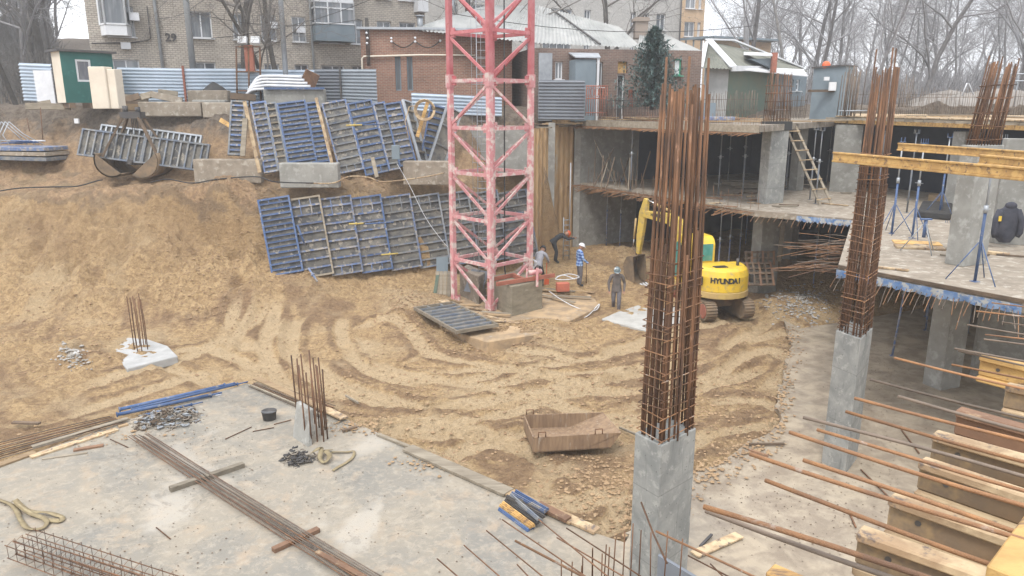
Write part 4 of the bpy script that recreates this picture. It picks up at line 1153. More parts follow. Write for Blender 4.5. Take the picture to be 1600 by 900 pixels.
# columns
def column(c, z0, z1, w, d, m=M_CONCW, parent=bld, bars=None, ang=None, name='column'):
    mb = MB(); M = MBX if ang is None else Matrix.Rotation(ang, 3, 'Z')
    mb.box(at(c, (z0 + z1) / 2), (d, w, z1 - z0), M)
    o = mb.build(name, m, parent); bevel(o, .012)
    if bars:
        n, h, lean, rr = bars
        rnd = random.Random(int(c[0] * 100))
        for i in range(n):
            t = i / n * 4; k = int(t); f = t - k
            ux, uy = [(f - .5, -.5), (.5, f - .5), (.5 - f, .5), (-.5, .5 - f)][k]
            p = at(c, z1 - .02) + M @ Vector((ux * d * .8, uy * w * .85, 0))
            q = at(c, z1) + M @ Vector((ux * d * .7, uy * w * .7, 0)) + Vector((lean[0], lean[1], h * rnd.uniform(.88, 1.03))) + Vector((rnd.gauss(0, .03), rnd.gauss(0, .03), 0))
            b = MB(); b.tube([p, p.lerp(q, .5), q], rr, 5); b.build('rebar', M_RUST, o)
        for j in range(5):
            z = h * (.06 + .16 * j); b = MB()
            cs = [at(c, z1 + z) + Vector((lean[0], lean[1], 0)) * (z / h) + M @ Vector((sx * d * .42, sy * w * .42, rnd.gauss(0, .02))) for sx, sy in ((-1, -1), (1, -1), (1, 1), (-1, 1), (-1, -1))]
            b.tube(cs, .012, 4); b.build('tie', M_RUST, o)
    return o
c3 = G(1203, 317, S1)
column(c3, S1, S2 - .27, 1.05, .5)
c3l = Vector((c3.x - .1, c3.y - .2, 0)); column(c3l, .1, S1 - .24, 1.15, .55, M_CONC)
column(Vector((c3.x, c3.y, 0)), S2 - .27, S2 + .1, 1.25, .6, M_BLACK, bars=(22, 2.1, (0, 0), .017))
c4 = G(1508, 412, S1)
column(c4, S1, 7.42, .5, .95, M_CONC, ang=.42, bars=(26, 2.15, (.25, .05), .018))
c4l = G(1470, 602, RAFTZ); column(c4l, 0, S1 - .25, .62, .8, M_CONC, ang=.35)
for b_, a_ in ((7.5, 8), (7.5, 16), (7.5, 24), (6.2, 27.0)):
    column(BP(a_, b_), .1, 7.4, .5, .5, M_CONC)
# wall pieces at the right on the lower slab and under it
w0, w1 = G(1548, 380, S1), G(1720, 392, S1)
mb = MB(); mb.prism([at(w0, S1), at(w1, S1), at(w1 + Vector((.1, .35, 0)), S1), at(w0 + Vector((.1, .35, 0)), S1)], (0, 0, 3.15)); wr = bevel(mb.build('wall', M_CONC, bld), .015)
v0, v1 = G(1518, 592, RAFTZ), G(1700, 640, RAFTZ)
mb = MB(); mb.prism([at(v0, 0), at(v1, 0), at(v1 + Vector((.1, .3, 0)), 0), at(v0 + Vector((.1, .3, 0)), 0)], (0, 0, S1 - .25)); mb.build('wall', M_CONC, bld)
# bulky wall seen between the storeys at the deck (pale core wall)
k0, k1 = V(1295, 300, 36.5), V(1338, 300, 36)
mb = MB(); mb.prism([at(k0, S1), at(k1, S1), at(k1, S1) + Vector((.2, .4, 0)), at(k0, S1) + Vector((.2, .4, 0))], (0, 0, 3.2)); mb.build('core_wall', M_CONC, bld)
# blue film left on the formwork of the slab edges
def film(p, q, name='edge_film'):
    mb = MB(); rnd = random.Random(int(p.x * 31)); n = 46; s = 0
    d = (q - p); N = Vector((d.y, -d.x, 0)).normalized()
    if N.y > 0: N = -N
    for i in range(n + 1):
        t = i / n
        for v in (0, .5, 1):
            mb.v.append(p.lerp(q, t) + N * (.02 + .05 * rnd.random()) + UP * (-.06 - v * (.16 + .09 * rnd.random())))
    for i in range(n):
        for k in range(2):
            a = i * 3 + k; mb.face((a, a + 3, a + 4, a + 1), None, True)
    return mb.build(name, M_BFILM, bld)
film(s1[4], s1[5]); film(s1[2].lerp(s1[3], .45), s1[3])
mb = MB(); mb.bar(s1[4] + UP * .02 + Vector((0, -.03, 0)), s1[5] + UP * .02 + Vector((0, -.03, 0)), .06, .08); mb.build('edge_batten', M_WOODD, bld)
# bars sticking out of the slab edges
rr = random.Random(4); nb = 0; extra = MB()
def stick(p, d, L, r, m=M_RUST):
    global nb
    t = MB() if nb < 100 else extra
    d = d.normalized(); q = p + d * L; mid = p.lerp(q, .5) + UP * .02
    t.tube([p - d * .15, mid, q + Vector((0, 0, -.03 * L))], r, 4)
    if nb < 100: t.build('slab_rebar', m, bld)
    nb += 1
outA = -Vector((EE.x, EE.y, 0))
for i in range(36):            # near edge, pointing out and down towards the camera
    t = (i + .3) / 36; p = s1[4].lerp(s1[5], t) - UP * .2
    stick(p, Vector((-.55 + rr.gauss(0, .07), -.75, -.22 + rr.gauss(0, .07))), rr.uniform(.5, 1.25), .009, rr.choice((M_RUSTL, M_BARS)))
for i in range(44):            # cluster reaching left from the slab corner
    t = rr.random(); p = s1[4].lerp(s1[3], t * .62) - UP * rr.choice((.02, .08, .16, .2))
    stick(p, Vector((-1.0, -.05 + rr.gauss(0, .16), .02 + rr.gauss(0, .10))), rr.uniform(.5, 2.1), .009, rr.choice((M_RUSTL, M_BARS, M_RUST)))
for i in range(16):
    p = s1[2].lerp(s1[3], i / 16) - UP * .2
    stick(p, Vector((-.5, -.8, -.22 + rr.gauss(0, .05))), rr.uniform(.5, .9), .011, M_RUSTL)
for i in range(120):
    t = (i + rr.random() * .5) / 120; p = s1[0].lerp(s1[2], t) - UP * .1
    stick(p, outA + Vector((rr.gauss(0, .15), rr.gauss(0, .25), -.1 + rr.gauss(0, .1))), rr.uniform(.4, 1.15), .015, M_RUSTL)
for i in range(90):
    t = (i + rr.random() * .5) / 90; p = e0.lerp(e1, t) - UP * .2
    stick(p, outA + Vector((0, rr.gauss(0, .15), -.1)), rr.uniform(.3, .8), .015, M_RUSTL)
# upright starters along the lower slab edge
for i in range(36):
    t = (i + rr.random()) / 36; p = s1[0].lerp(s1[2], t) + EE * .25
    stick(p, Vector((rr.gauss(0, .12), rr.gauss(0, .12), 1)), rr.uniform(.5, 1.0), .008)
for i in range(80):
    t = (i + rr.random() * .3) / 80; p = e0.lerp(e1, t) + EE * .4
    stick(p, Vector((rr.gauss(0, .04), 0, 1)), rr.uniform(.35, .6), .008)
tag(extra.build('edge_rebars', M_RUSTL, bld), kind='stuff')

# formwork deck over the further bay
dk = thing('formwork_deck', 'timber formwork deck with plywood top over the rear bay', 'deck', (Q1.x, Q1.y, 7.5))
dpoly = [at(Q1, 0), at(Q2, 0), Vector((33, 19.5, 0)), Vector((40, 48, 0)), Vector((22, 50, 0))]
mb = MB(); mb.prism([at(p, 7.86) for p in dpoly], (0, 0, .05)); mb.build('plywood_sheet', M_TOPFL, dk)
mb = MB(); mb.bar(at(Q1, 7.66), at(Q2, 7.66), .09, .2); mb.build('edge_beam', M_WOODY, dk)
mb = MB(); mb.bar(at(Q2, 7.66), Vector((33, 19.5, 7.66)), .09, .2); mb.build('edge_beam', M_WOODG, dk)
for i in range(22):
    mb = MB(); t = i / 21; a = at(Q1, 7.78).lerp(at(Q2, 7.78), t) ; mb.bar(a + Vector((-.5, -.1, 0)), a + Vector((7, 1.5, 0)), .08, .1); mb.build('joist', M_WOODG, dk)
rd = random.Random(8)
for i in range(13):
    a = at(Q1, 7.93).lerp(at(Q2, 7.93), rd.random()) + Vector((rd.uniform(.3, 8), rd.uniform(-1, 5), .02 * i / 13)); an = rd.gauss(-1.2, .3)
    mb = MB(); L = rd.uniform(1.5, 3.2); mb.bar(a, a + Vector((math.cos(an) * L, math.sin(an) * L, 0)), rd.uniform(.12, .3), .04)
    tag(mb.build('plank', rd.choice((M_WOOD, M_TOPFL, M_WOODG))), 'loose plank lying on the plywood formwork deck', 'plank', 'loose planks on the plywood deck')

# retaining face left of the building: muddy lagging between soldier piles
rw = thing('retaining_wall', 'tall mud-coloured retaining wall between the crane mast and the concrete building', 'wall', V(835, 400, 37.2))
g0, g1 = V(832, 400, 37.2), at(BP(-.2, -.1), 0)
for i, (t0, t1, off, m) in enumerate(((0, .36, 0, 0), (.40, .92, .25, 1))):
    mb = MB(); a = at(g0.lerp(g1, t0), .4) + Vector((0, off, 0)); b = at(g0.lerp(g1, t1), .4) + Vector((0, off, 0)); n = 26; mrows = 30
    s = 0; rnd = random.Random(i)
    for r in range(mrows + 1):
        for c in range(n + 1):
            p = a.lerp(b, c / n) + UP * (r / mrows * (6.9 + (.5 if i else 0)))
            mb.v.append(p + Vector((rnd.gauss(0, .012), -abs(rnd.gauss(0, .05)) - .06 * math.sin(c * 1.1 + i) + (r / mrows) * .25, 0)))
    for r in range(mrows):
        for c in range(n):
            q = r * (n + 1) + c; mb.face((q, q + 1, q + n + 2, q + n + 1), None, True)
    M_LAG = mat('mud_lagging', (.52, .35, .185), (.34, .22, .12), 1.1, .95, stretch=(1.5, 1.5, .35), spot=(.42, .36, .27), sscale=2, slo=.58, shi=.7, rnd=0, bump=.7, bscale=8)
    mb.build('lagging', M_LAG, rw)
for t in (.38, .97):
    mb = MB(); a = at(g0.lerp(g1, t), .3); mb.box(a + UP * 3.6 + Vector((0, .05, 0)), (.34, .34, 7.3)); mb.build('soldier_pile', M_CONC, rw)
mb = MB(); a = at(g0, .3); mb.box(a + UP * 5.9 + Vector((-1.6, .2, 0)), (3.2, .3, 2.2)); mb.build('parapet', M_CONC, rw)

# steel props ---------------------------------------------------------
def prop_proto(name, label, h, tri, m, low=.5):
    r = thing(name, label, 'prop')
    mb = MB(); mb.tube([(0, 0, 0.01), (0, 0, h * .58)], .034, 8); mb.build('outer_tube', m, r)
    mb = MB(); mb.tube([(0, 0, h * .55), (0, 0, h - .02)], .024, 7); mb.build('inner_tube', M_GALV if m is not M_BLUEG else m, r)
    mb = MB(); mb.box((0, 0, .006), (.16, .16, .012)); mb.build('base_plate', m, r)
    mb = MB(); mb.box((0, 0, h - .01), (.18, .18, .012))
    for sx in (-.08, .08):
        for sy in (-.05, .05): mb.box((sx, sy, h + .06), (.012, .012, .14))
    mb.build('fork_head', m, r)
    mb = MB(); mb.tube([(0, 0, h * .555), (0, 0, h * .615)], .05, 8); mb.bar((-.14, 0, h * .585), (.14, 0, h * .585), .018, .018); mb.build('collar', M_GALV, r)
    if tri:
        for k in range(3):
            a = k * 2.09 + .4; mb = MB(); mb.tube([(math.cos(a) * .04, math.sin(a) * .04, .95), (math.cos(a) * .62, math.sin(a) * .62, .015)], .014, 5); mb.build('tripod_leg', m, r)
    return r
def tree_of():
    t = {}
    for c in bpy.data.objects:
        if c.parent: t.setdefault(c.parent.name, []).append(c)
    return t
PB = prop_proto('steel_prop', 'blue steel prop on tripod legs holding the yellow beam beside the right column', 2.98, True, M_BLUE)
PG = prop_proto('steel_prop', 'grey prop standing under the upper slab', 3.08, False, M_BLUEG)
PL = prop_proto('steel_prop', 'blue prop standing on the pit floor', 3.9, False, M_BLUEW)
def put(proto, loc, label, group=None, rz=0, tilt=(0, 0), first={}):
    if proto.name not in first:
        first[proto.name] = (1, {k: v for k, v in tree_of().items()}); o = proto
        o.location = loc; o.rotation_euler = (tilt[0], tilt[1], rz); tag(o, label); 
        if group: o['group'] = group
        return o
    o = clone(proto, loc, (tilt[0], tilt[1], rz), label, None, first[proto.name][1])
    if group: o['group'] = group
    elif 'group' in o: del o['group']
    return o
put(PB, G(1523, 440, S1), 'thick blue prop with open tripod in front of the right hand column', rz=.3)
put(PB, G(1393, 365, S1), 'blue tripod prop just right of the tall rusty column cage on the slab', rz=1.0)
put(PB, G(1425, 372, S1), 'blue tripod prop holding the longer yellow beam near the black tarpaulin', rz=2.0)
put(PB, G(1467, 340, S1), 'blue tripod prop close to the left side of the right hand column', rz=2.6)
put(PB, G(1480, 322, S1), 'grey-blue tripod prop in the shade farthest behind the yellow beams', rz=.6)
for i, (px, py) in enumerate(((985, 297), (1122, 306), (1160, 304), (1274, 318), (1265, 312), (1370, 320), (1545, 365))):
    put(PG, G(px, py, S1), ['grey-blue prop nearest the end wall on the lower slab', 'pale prop left of the big column on the lower slab', 'pale prop closest to the big column with the reinforcement cage', 'blue-grey prop just behind the timber ladder', 'thin prop in the dark left of the ladder head', 'prop beside the pale core wall', 'prop between the right hand column and the jacket wall'][i])
for i, (px, py, z) in enumerate(((947, 388, .7), (1082, 430, .4), (1120, 452, .3), (1136, 446, .3), (968, 395, .6))):
    put(PL, G(px, py, z), ['blue-grey prop under the lower slab next to the end wall', 'prop half hidden behind the yellow machine cab', 'grey prop right of the yellow machine', 'brighter blue prop right of the yellow machine', 'blue prop standing behind the machine arm'][i], tilt=(0, .0))
put(PL, G(1394, 556, RAFTZ), 'leaning blue prop under the blue filmed slab edge', tilt=(0, .06))
put(PL, G(1446, 516, RAFTZ), 'short blue prop in shade left of the lower column')
put(PL, G(1462, 600, RAFTZ), 'blue prop strapped to the face of the lower column', tilt=(0, .05))
put(PL, G(1560, 600, RAFTZ), 'blue prop nearest the right margin under the slab')
rp_ = random.Random(3)
for i in range(26):
    a, b = rp_.uniform(2, 26), rp_.uniform(2.5, 11)
    if rp_.random() < .5: put(PG, BP(a, b, S1), 'prop deep in the shade of the upper storey', 'props standing in the dark of the upper storey')
    else: put(PL, BP(a, b, .35), 'prop deep in the shade of the lower storey', 'props standing in the dark of the lower storey')

# yellow formwork beams on the props ------------------------------------
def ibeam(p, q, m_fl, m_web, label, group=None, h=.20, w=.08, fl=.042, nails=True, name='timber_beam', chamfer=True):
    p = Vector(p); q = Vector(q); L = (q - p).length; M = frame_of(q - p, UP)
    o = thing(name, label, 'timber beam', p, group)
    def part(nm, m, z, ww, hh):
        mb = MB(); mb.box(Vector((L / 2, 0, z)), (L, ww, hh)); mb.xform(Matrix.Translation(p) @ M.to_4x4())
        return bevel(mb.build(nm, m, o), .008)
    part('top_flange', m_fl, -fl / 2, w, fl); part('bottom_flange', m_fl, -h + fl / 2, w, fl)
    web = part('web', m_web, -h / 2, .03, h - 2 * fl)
    if nails:
        mb = MB()
        for k in range(max(1, int(L / .55))):
            mb.tube([p + M @ Vector((.12 + k * .5, .018, -h * .42)), p + M @ Vector((.12 + k * .5, -.018, -h * .42))], .013, 8)
        mb.build('bolt_hole', M_BLACK, web) if False else mb.build('rivet', M_DKSTEEL, web)
    return o
ibeam(G(1303, 237, 7.42), G(1605, 262, 7.42) , M_WOODY, M_WOODY, 'longest yellow formwork beam crossing in front of the right hand column', nails=False, h=.22)
ibeam(G(1532, 241, 7.45), G(1700, 256, 7.45), M_WOODY, M_WOODY, 'short yellow beam starting at the right side of the right hand column', nails=False)
ibeam(G(1404, 223, 7.45), G(1700, 242, 7.45), M_WOODY, M_WOODY, 'yellow formwork beam passing behind the right hand column', nails=False)
# near timber beams at the lower right ----------------------------------
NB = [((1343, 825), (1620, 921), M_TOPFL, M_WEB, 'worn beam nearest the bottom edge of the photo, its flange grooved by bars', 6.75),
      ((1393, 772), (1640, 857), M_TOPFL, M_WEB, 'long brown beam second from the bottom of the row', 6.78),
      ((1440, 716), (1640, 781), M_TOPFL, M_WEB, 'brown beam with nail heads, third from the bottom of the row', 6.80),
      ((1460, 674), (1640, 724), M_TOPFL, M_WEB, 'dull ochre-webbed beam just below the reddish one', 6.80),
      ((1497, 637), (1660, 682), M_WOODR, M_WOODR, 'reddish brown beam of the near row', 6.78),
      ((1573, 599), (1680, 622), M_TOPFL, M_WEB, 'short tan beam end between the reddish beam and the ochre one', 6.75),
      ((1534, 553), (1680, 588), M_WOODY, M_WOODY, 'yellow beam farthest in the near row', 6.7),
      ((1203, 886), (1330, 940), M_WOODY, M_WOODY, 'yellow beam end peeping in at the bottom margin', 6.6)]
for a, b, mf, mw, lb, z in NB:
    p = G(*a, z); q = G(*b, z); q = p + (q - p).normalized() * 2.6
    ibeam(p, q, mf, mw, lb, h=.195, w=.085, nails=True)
p = G(1385, 790, 6.55); 
p, q = G(1568, 905, 6.95), G(1640, 800, 6.95)
mb = MB(); mb.bar(p, q, .10, .05); tag(bevel(mb.build('plank', M_WOODY), .006), 'sawn plank end cutting across the bottom right corner', 'plank')
# stringers under the near beams
mb = MB(); p, q = G(1545, 690, 6.5), G(1600, 930, 6.5); q = p + (q - p).normalized() * 3
mb.bar(p + Vector((.5, 0, 0)), q + Vector((.5, 0, 0)), .08, .16); tag(mb.build('timber_beam', M_WOODG), 'grey stringer lying under the ends of the near beams', 'timber beam')

# long bars over the near beams ----------------------------------------
LONG = [((1100, 785), (1480, 905), 6.98, .010), ((1103, 790), (1420, 905), 6.93, .009), ((1172, 702), (1620, 846), 6.98, .009), ((1196, 745), (1620, 900), 6.93, .009),
        ((1234, 670), (1620, 790), 6.98, .009), ((1277, 667), (1620, 765), 6.94, .008), ((1256, 645), (1620, 745), 6.98, .008), ((1322, 638), (1620, 720), 6.98, .008),
        ((1336, 615), (1620, 690), 6.97, .008), ((1404, 614), (1620, 672), 6.98, .008), ((1256, 711), (1620, 838), 6.95, .009), ((1360, 588), (1620, 652), 6.97, .007),
        ((1398, 554), (1620, 607), 6.97, .007), ((1488, 563), (1620, 592), 6.97, .006), ((1492, 540), (1620, 562), 6.97, .007), ((1498, 544), (1620, 570), 6.95, .006), ((1512, 502), (1620, 521), 6.95, .006),
        ((1526, 481), (1620, 494), 6.95, .006), ((1538, 524), (1620, 536), 6.95, .006), ((1540, 519), (1620, 529), 6.99, .005), ((1550, 468), (1620, 477), 6.95, .005), ((1566, 500), (1620, 508), 6.96, .005)]
rl = random.Random(9)
for a, b, z, r in LONG:
    p, q = G(*a, z), G(*b, z); q = p + (q - p).normalized() * 3.2; mb = MB()
    n = 14; mb.tube([p.lerp(q, i / n) + Vector((0, 0, .006 * math.sin(i * .9 + a[0]) - .02 * (1 - i / n))) for i in range(n + 1)], r, 6)
    tag(mb.build('rebar', rl.choice((M_RUSTL, M_RUSTL, M_BARS))), 'long bar reaching left over the near timber beams', 'reinforcing bar', 'long bars lying over the near timber beams')
# bars at the bottom edge: mat below the camera
LOW = [((683, 873), (730, 912)), ((725, 852), (800, 915)), ((760, 829), (870, 915)), ((785, 812), (905, 890)), ((805, 845), (925, 905)), ((808, 882), (840, 915)), ((842, 812), (960, 905)), ((870, 840), (960, 890)), ((885, 825), (990, 890)), ((1002, 785), (1038, 866)), ((1110, 881), (1135, 905)), ((1025, 830), (1230, 920)), ((1075, 868), (1150, 905))]
for i, (a, b) in enumerate(LOW):
    z = 3.9; p, q = G(*a, z), G(*b, z); q = p + (q - p).normalized() * 2.6
    if i == 9: p, q = G(1002, 785, 3.3), G(1042, 880, 3.3)
    mb = MB(); mb.tube([p, p.lerp(q, .5) - UP * .03, q], .013 if i in (4, 11, 9) else .008, 6); tag(mb.build('rebar', M_RUSTL if i in (4, 11) else M_RUST), 'bar of the loose mat in front of the nearest column, at the bottom edge', 'reinforcing bar', 'bars of the mat below the camera')
for px, top in ((877, 876), (893, 878), (910, 868), (925, 858), (926, 856), (940, 865), (944, 851), (950, 855), (958, 842), (973, 830), (985, 818), (998, 828), (1016, 832), (1038, 830), (1062, 842), (908, 884)):
    p = G(px, 905, 3.5); h = (sl_(top) - sl_(905)) * p.y; mb = MB(); mb.tube([p, p + UP * h * 1.0 + Vector((random.gauss(0, .01), 0, 0))], .007, 5)
    tag(mb.build('starter_bar', M_RUST), 'thin upright starter bar in front of the nearest concrete column', 'starter bar', 'upright starters at the bottom edge')
# the slab the starters grow from (below the frame) -------------------
mb = MB(); g = [G(560, 935, 3.5), G(1130, 935, 3.5), G(1130, 1300, 3.5), G(560, 1300, 3.5)]
mb.prism([at(p, 3.25) for p in g], (0, 0, .25)); tag(mb.build('slab_edge', M_CONCD), kind='structure')

# free standing columns with cages --------------------------------------
def cage_column(name_label, corner, left, right, z1, ztop, nbars, rbar, tie_z0, tie_z1, tn, shrink, lean, bunch, seed, short=.45):
    c = at(corner, 0); l = at(left, 0); r_ = at(right, 0)
    f = l + r_ - c; cen = (l + r_) / 2
    o = thing('concrete_column', name_label, 'column', at(cen, .1))
    mb = MB(); mb.prism([at(p, .1) for p in (c, r_, f, l)], (0, 0, z1 - .1)); sh = bevel(mb.build('shaft', M_CONCW, o), .015, 2)
    rnd = random.Random(seed)
    cs = [c, r_, f, l]
    per = []
    for i in range(nbars):
        t = i / nbars * 4; k = int(t); fr = t - k
        per.append(cs[k].lerp(cs[(k + 1) % 4], fr))
    for i, p in enumerate(per):
        p = cen + (p - cen) * .86
        for dup_ in range(1 + (i % 2 == 0)):
            b = at(p, z1 - .05) + Vector((rnd.gauss(0, .015), rnd.gauss(0, .015), 0)) + Vector((.04, .02, 0)) * dup_
            zt = ztop - rnd.random() ** 2 * .55
            if rnd.random() < short and dup_: zt = z1 + (ztop - z1) * rnd.uniform(.52, .62)
            if dup_ == 0 and rnd.random() < .1: zt = ztop + .35
            fr = (zt - z1) / (ztop - z1)
            top = at(cen, zt) + (b - at(cen, b.z)) * (1 - (1 - shrink) * fr) + Vector((lean[0], lean[1], 0)) * fr
            m1 = b.lerp(top, .33) + Vector((rnd.gauss(0, .009), rnd.gauss(0, .009), 0)); m2 = b.lerp(top, .66) + Vector((rnd.gauss(0, .01), rnd.gauss(0, .01), 0))
            mb = MB(); mb.tube([b, m1, m2, top], rbar, 6); mb.build('rebar', M_RUST, o)
    for j in range(tn):
        z = tie_z0 + (tie_z1 - tie_z0) * (j + rnd.gauss(0, .12)) / tn; fr = (z - z1) / (ztop - z1); k = .93 * (1 - (1 - shrink) * max(fr, 0)) + .03
        off = Vector((lean[0], lean[1], 0)) * max(fr, 0)
        tl = [rnd.gauss(0, .02) for _ in range(4)]
        pts = [at(cen, z + tl[i % 4]) + (cs[i % 4] - cen) * k + off for i in range(5)]
        ext = (pts[1] - pts[0]).normalized() * .08
        mb = MB(); mb.tube([pts[0] - ext] + pts[1:4] + [pts[4] + UP * .01, pts[4] + UP * .01 + ext * .6], .0085, 5); mb.build('tie', M_RUSTL if rnd.random() < .5 else M_RUST, o)
    return o
T1 = 3.43
cA, lA = G(1033, 697, T1), G(992, 676, T1); rv = (G(1088, 669, T1) - cA); lv = lA - cA
cage_column('nearest concrete column with a tall rusty cage rising through the middle of the view', cA, lA, cA + rv, T1, 8.7, 22, .0185, T1 + .1, 6.35, 19, .84, (.02, .05), 1, 3, .5)
T2 = 3.43
cB, lB, rB = G(1345, 530, T2), G(1306, 516, T2), G(1364, 512, T2)
cage_column('second concrete column with a closely tied rusty cage, right of the yellow machine', cB, lB, rB, T2, 9.2, 24, .0165, T2 + .05, 7.5, 32, .74, (.03, .0), 1, 8, .35)
# ------------------------------------------------------------------ crane mast
near_leg = V(767, 487, 28.4); zb = .5
tw = thing('tower_crane', 'pink and red lattice mast of a tower crane standing in the middle of the pit', 'crane', (near_leg.x, near_leg.y + 1.55, zb))
hs = 1.58
LEG = [Vector((near_leg.x, near_leg.y, 0)), Vector((near_leg.x + hs, near_leg.y + hs, 0)), Vector((near_leg.x, near_leg.y + 2 * hs, 0)), Vector((near_leg.x - hs, near_leg.y + hs, 0))]
LV = [.48, 2.26, 4.02, 5.80, 7.55, 9.33, 11.1, 12.9, 14.7]
RM = Matrix.Rotation(math.pi / 4, 3, 'Z')
for (k0, k1, m) in ((0, 5, M_PINK), (5, 8, M_RED)):
    mb = MB()
    for L in LEG: mb.box(at(L, (LV[k0] + LV[k1]) / 2), (.19, .19, LV[k1] - LV[k0] - .01), RM)
    sec = mb.build('mast_section', m, tw)
    for L in LEG:
        for z in ([LV[k1]] if k0 == 0 else [LV[7]]):
            mb = MB(); mb.box(at(L, z), (.25, .25, .5), RM); mb.build('joint_sleeve', m, sec)
    for k in range(k0, k1):
        for s in range(4):
            a, b = LEG[s], LEG[(s + 1) % 4]
            mb = MB(); mb.bar(at(a, LV[k + 1]), at(b, LV[k + 1]), .09, .13); mb.build('horizontal_brace', m, sec)
            up = (s in (0, 1)) ^ (k == 4)      # direction of the diagonal on this face
            if s in (0, 2): p, q = (a, b)
            else: p, q = (b, a)
            if k == 4: p, q = q, p
            mb = MB(); mb.bar(at(p, LV[k] + .1), at(q, LV[k + 1] - .12), .07, .10); mb.build('diagonal_brace', m, sec)
    for k in range(k0, k1 + (k1 == 8)):
        for s in range(4):
            for t in (.07, .93):
                mb = MB(); p = LEG[s].lerp(LEG[(s + 1) % 4], t); d = (LEG[(s + 1) % 4] - LEG[s]).normalized()
                mb.box(at(p, LV[k] + (.02)), (.34, .03, .34), frame_of(d, UP)); mb.build('gusset_plate', m, sec)
cx, cy = near_leg.x - .35, near_leg.y + 1.9
mb = MB(); mb.tube([(cx - .2, cy, .5), (cx - .2, cy, 14)], .02, 5); mb.tube([(cx + .2, cy, .5), (cx + .2, cy, 14)], .02, 5)
for i in range(45): mb.tube([(cx - .2, cy, .6 + .3 * i), (cx + .2, cy, .6 + .3 * i)], .012, 4)
mb.build('ladder', M_GALV, tw)
mb = MB()
for i in range(12):
    z = 2.2 + i
    c = [(cx + .38 * math.cos(t * math.pi / 6 + math.pi), cy - .38 + .36 * math.sin(t * math.pi / 6 + math.pi), z) for t in range(7)]
    mb.tube([(cx - .38, cy, z)] + c + [(cx + .38, cy, z)], .01, 4)
for dx in (-.38, 0, .38): mb.tube([(cx + dx, cy - (.74 if dx == 0 else .38), 2.2), (cx + dx, cy - (.74 if dx == 0 else .38), 13.5)], .008, 4)
mb.build('ladder_cage', M_GALV, tw)
mb = MB(); p = Vector((near_leg.x + .55, near_leg.y + .7, 0)); mb.tube([at(p, 14), at(p, 9), at(p, 5), at(p, 2), at(p + Vector((.1, -.2, 0)), 1.2)], .03, 6); mb.build('power_cable', M_BLACK, tw)
# footing, ballast and cross beams
def slabpoly(name, pts, z, h, m, label, cat, group=None):
    mb = MB(); mb.prism([at(G(a, b, z), z - h) for a, b in pts], (0, 0, h)); o = bevel(mb.build(name, m), .03); tag(o, label, cat, group); return o
slabpoly('crane_footing', [(672, 462), (690, 512), (762, 534), (850, 520), (938, 478), (925, 460), (850, 440), (760, 425)], .42, .7, mat('mud_caked_concrete', (.45, .32, .19), (.29, .215, .14), 1.4, .92, lo=.42, hi=.58, spot=(.36, .33, .28), sscale=3, rnd=0, bump=.8, bscale=8), 'mud-covered concrete footing slab under the crane mast', 'footing')
def cblock(label, corner, left, right, zt, zb_, m=M_CONCD, name='concrete_block'):
    """block from near top corner, left and right top corners"""
    c, l, r = G(*corner, zt), G(*left, zt), G(*right, zt)
    mb = MB(); mb.prism([at(c, zb_), at(r, zb_), at(l + r - c, zb_), at(l, zb_)], (0, 0, zt - zb_)); o = bevel(mb.build(name, m), .03, 2); tag(o, label, 'concrete block'); return o
cblock('big formed concrete ballast block at the front foot of the crane mast', (799, 448), (763, 432), (848, 437), 1.62, .1, mat('formed_block', (.27, .235, .175), (.19, .165, .12), 2.0, .9, stretch=(1, 1, 3), spot=(.33, .30, .24), sscale=3, rnd=0, bump=.4, bscale=14))
cblock('shadowed concrete ballast block inside the mast foot', (748, 432), (718, 420), (760, 424), 1.6, .3)
def beam_px(name, a, b, z0, z1, w, h, m, label, cat, group=None):
    mb = MB(); mb.bar(G(*a, z0), G(*b, z1), w, h); o = mb.build(name, m); tag(o, label, cat, group); return o
beam_px('steel_beam', (763, 438), (804, 429), 1.72, 1.72, .10, .15, M_REDR, 'red oxide steel beam on the ballast block, running back from its left corner', 'steel beam')
beam_px('steel_beam', (776, 444), (866, 430), 1.74, 1.74, .10, .15, M_REDR, 'long red oxide steel beam overhanging the ballast block to the right', 'steel beam')
beam_px('steel_beam', (801, 430), (820, 438), 1.70, 1.70, .1, .16, M_REDR, 'short red oxide cross piece between the two beams on the ballast', 'steel beam')
mb = MB(); a = G(825, 427, 1.95); b = G(845, 424, 1.95); mb.tube([a, b], .11, 12); mb.box(a + Vector((-.05, 0, 0)), (.06, .34, .34)); mb.box((a + b) / 2 + Vector((.1, -.25, -.15)), (.1, .1, .75)); o = mb.build('winch_drum', M_PINK); tag(o, 'pink drum and post resting on the red beams of the ballast', 'drum')
# leaning boards left of the mast foot
def leaning(name, label, pts, th, m, cat, group=None):
    """flat board from 3 measured corners (bl, br, tl) given as (px, py, Y)"""
    a, b, c = [V(*p) for p in pts]; n = (b - a).cross(c - a).normalized() * th
    mb = MB(); mb.prism([a, b, b + c - a, c], n); o = mb.build(name, m); tag(o, label, cat, group); return o
leaning('sheet', 'grey-green sheet leaning at the top of the boards left of the mast', [(682, 428, 31.0), (700, 427, 31.0), (682, 402, 31.1)], .03, M_GREYC, 'sheet')
for i in range(4):
    leaning('formwork_board', 'upright formwork board left of the mast foot', [(680 + i * 6, 470 - i * 0, 30.4), (685.4 + i * 6, 470, 30.4), (681 + i * 6, 424, 30.8)], .05, M_WOODG, 'board', 'upright boards left of the mast foot')
leaning('sheet', 'narrow greenish panel edge leaning left of the upright boards', [(675, 472, 30.3), (680, 472, 30.3), (682, 428, 30.8)], .08, M_DKGREEN, 'sheet')
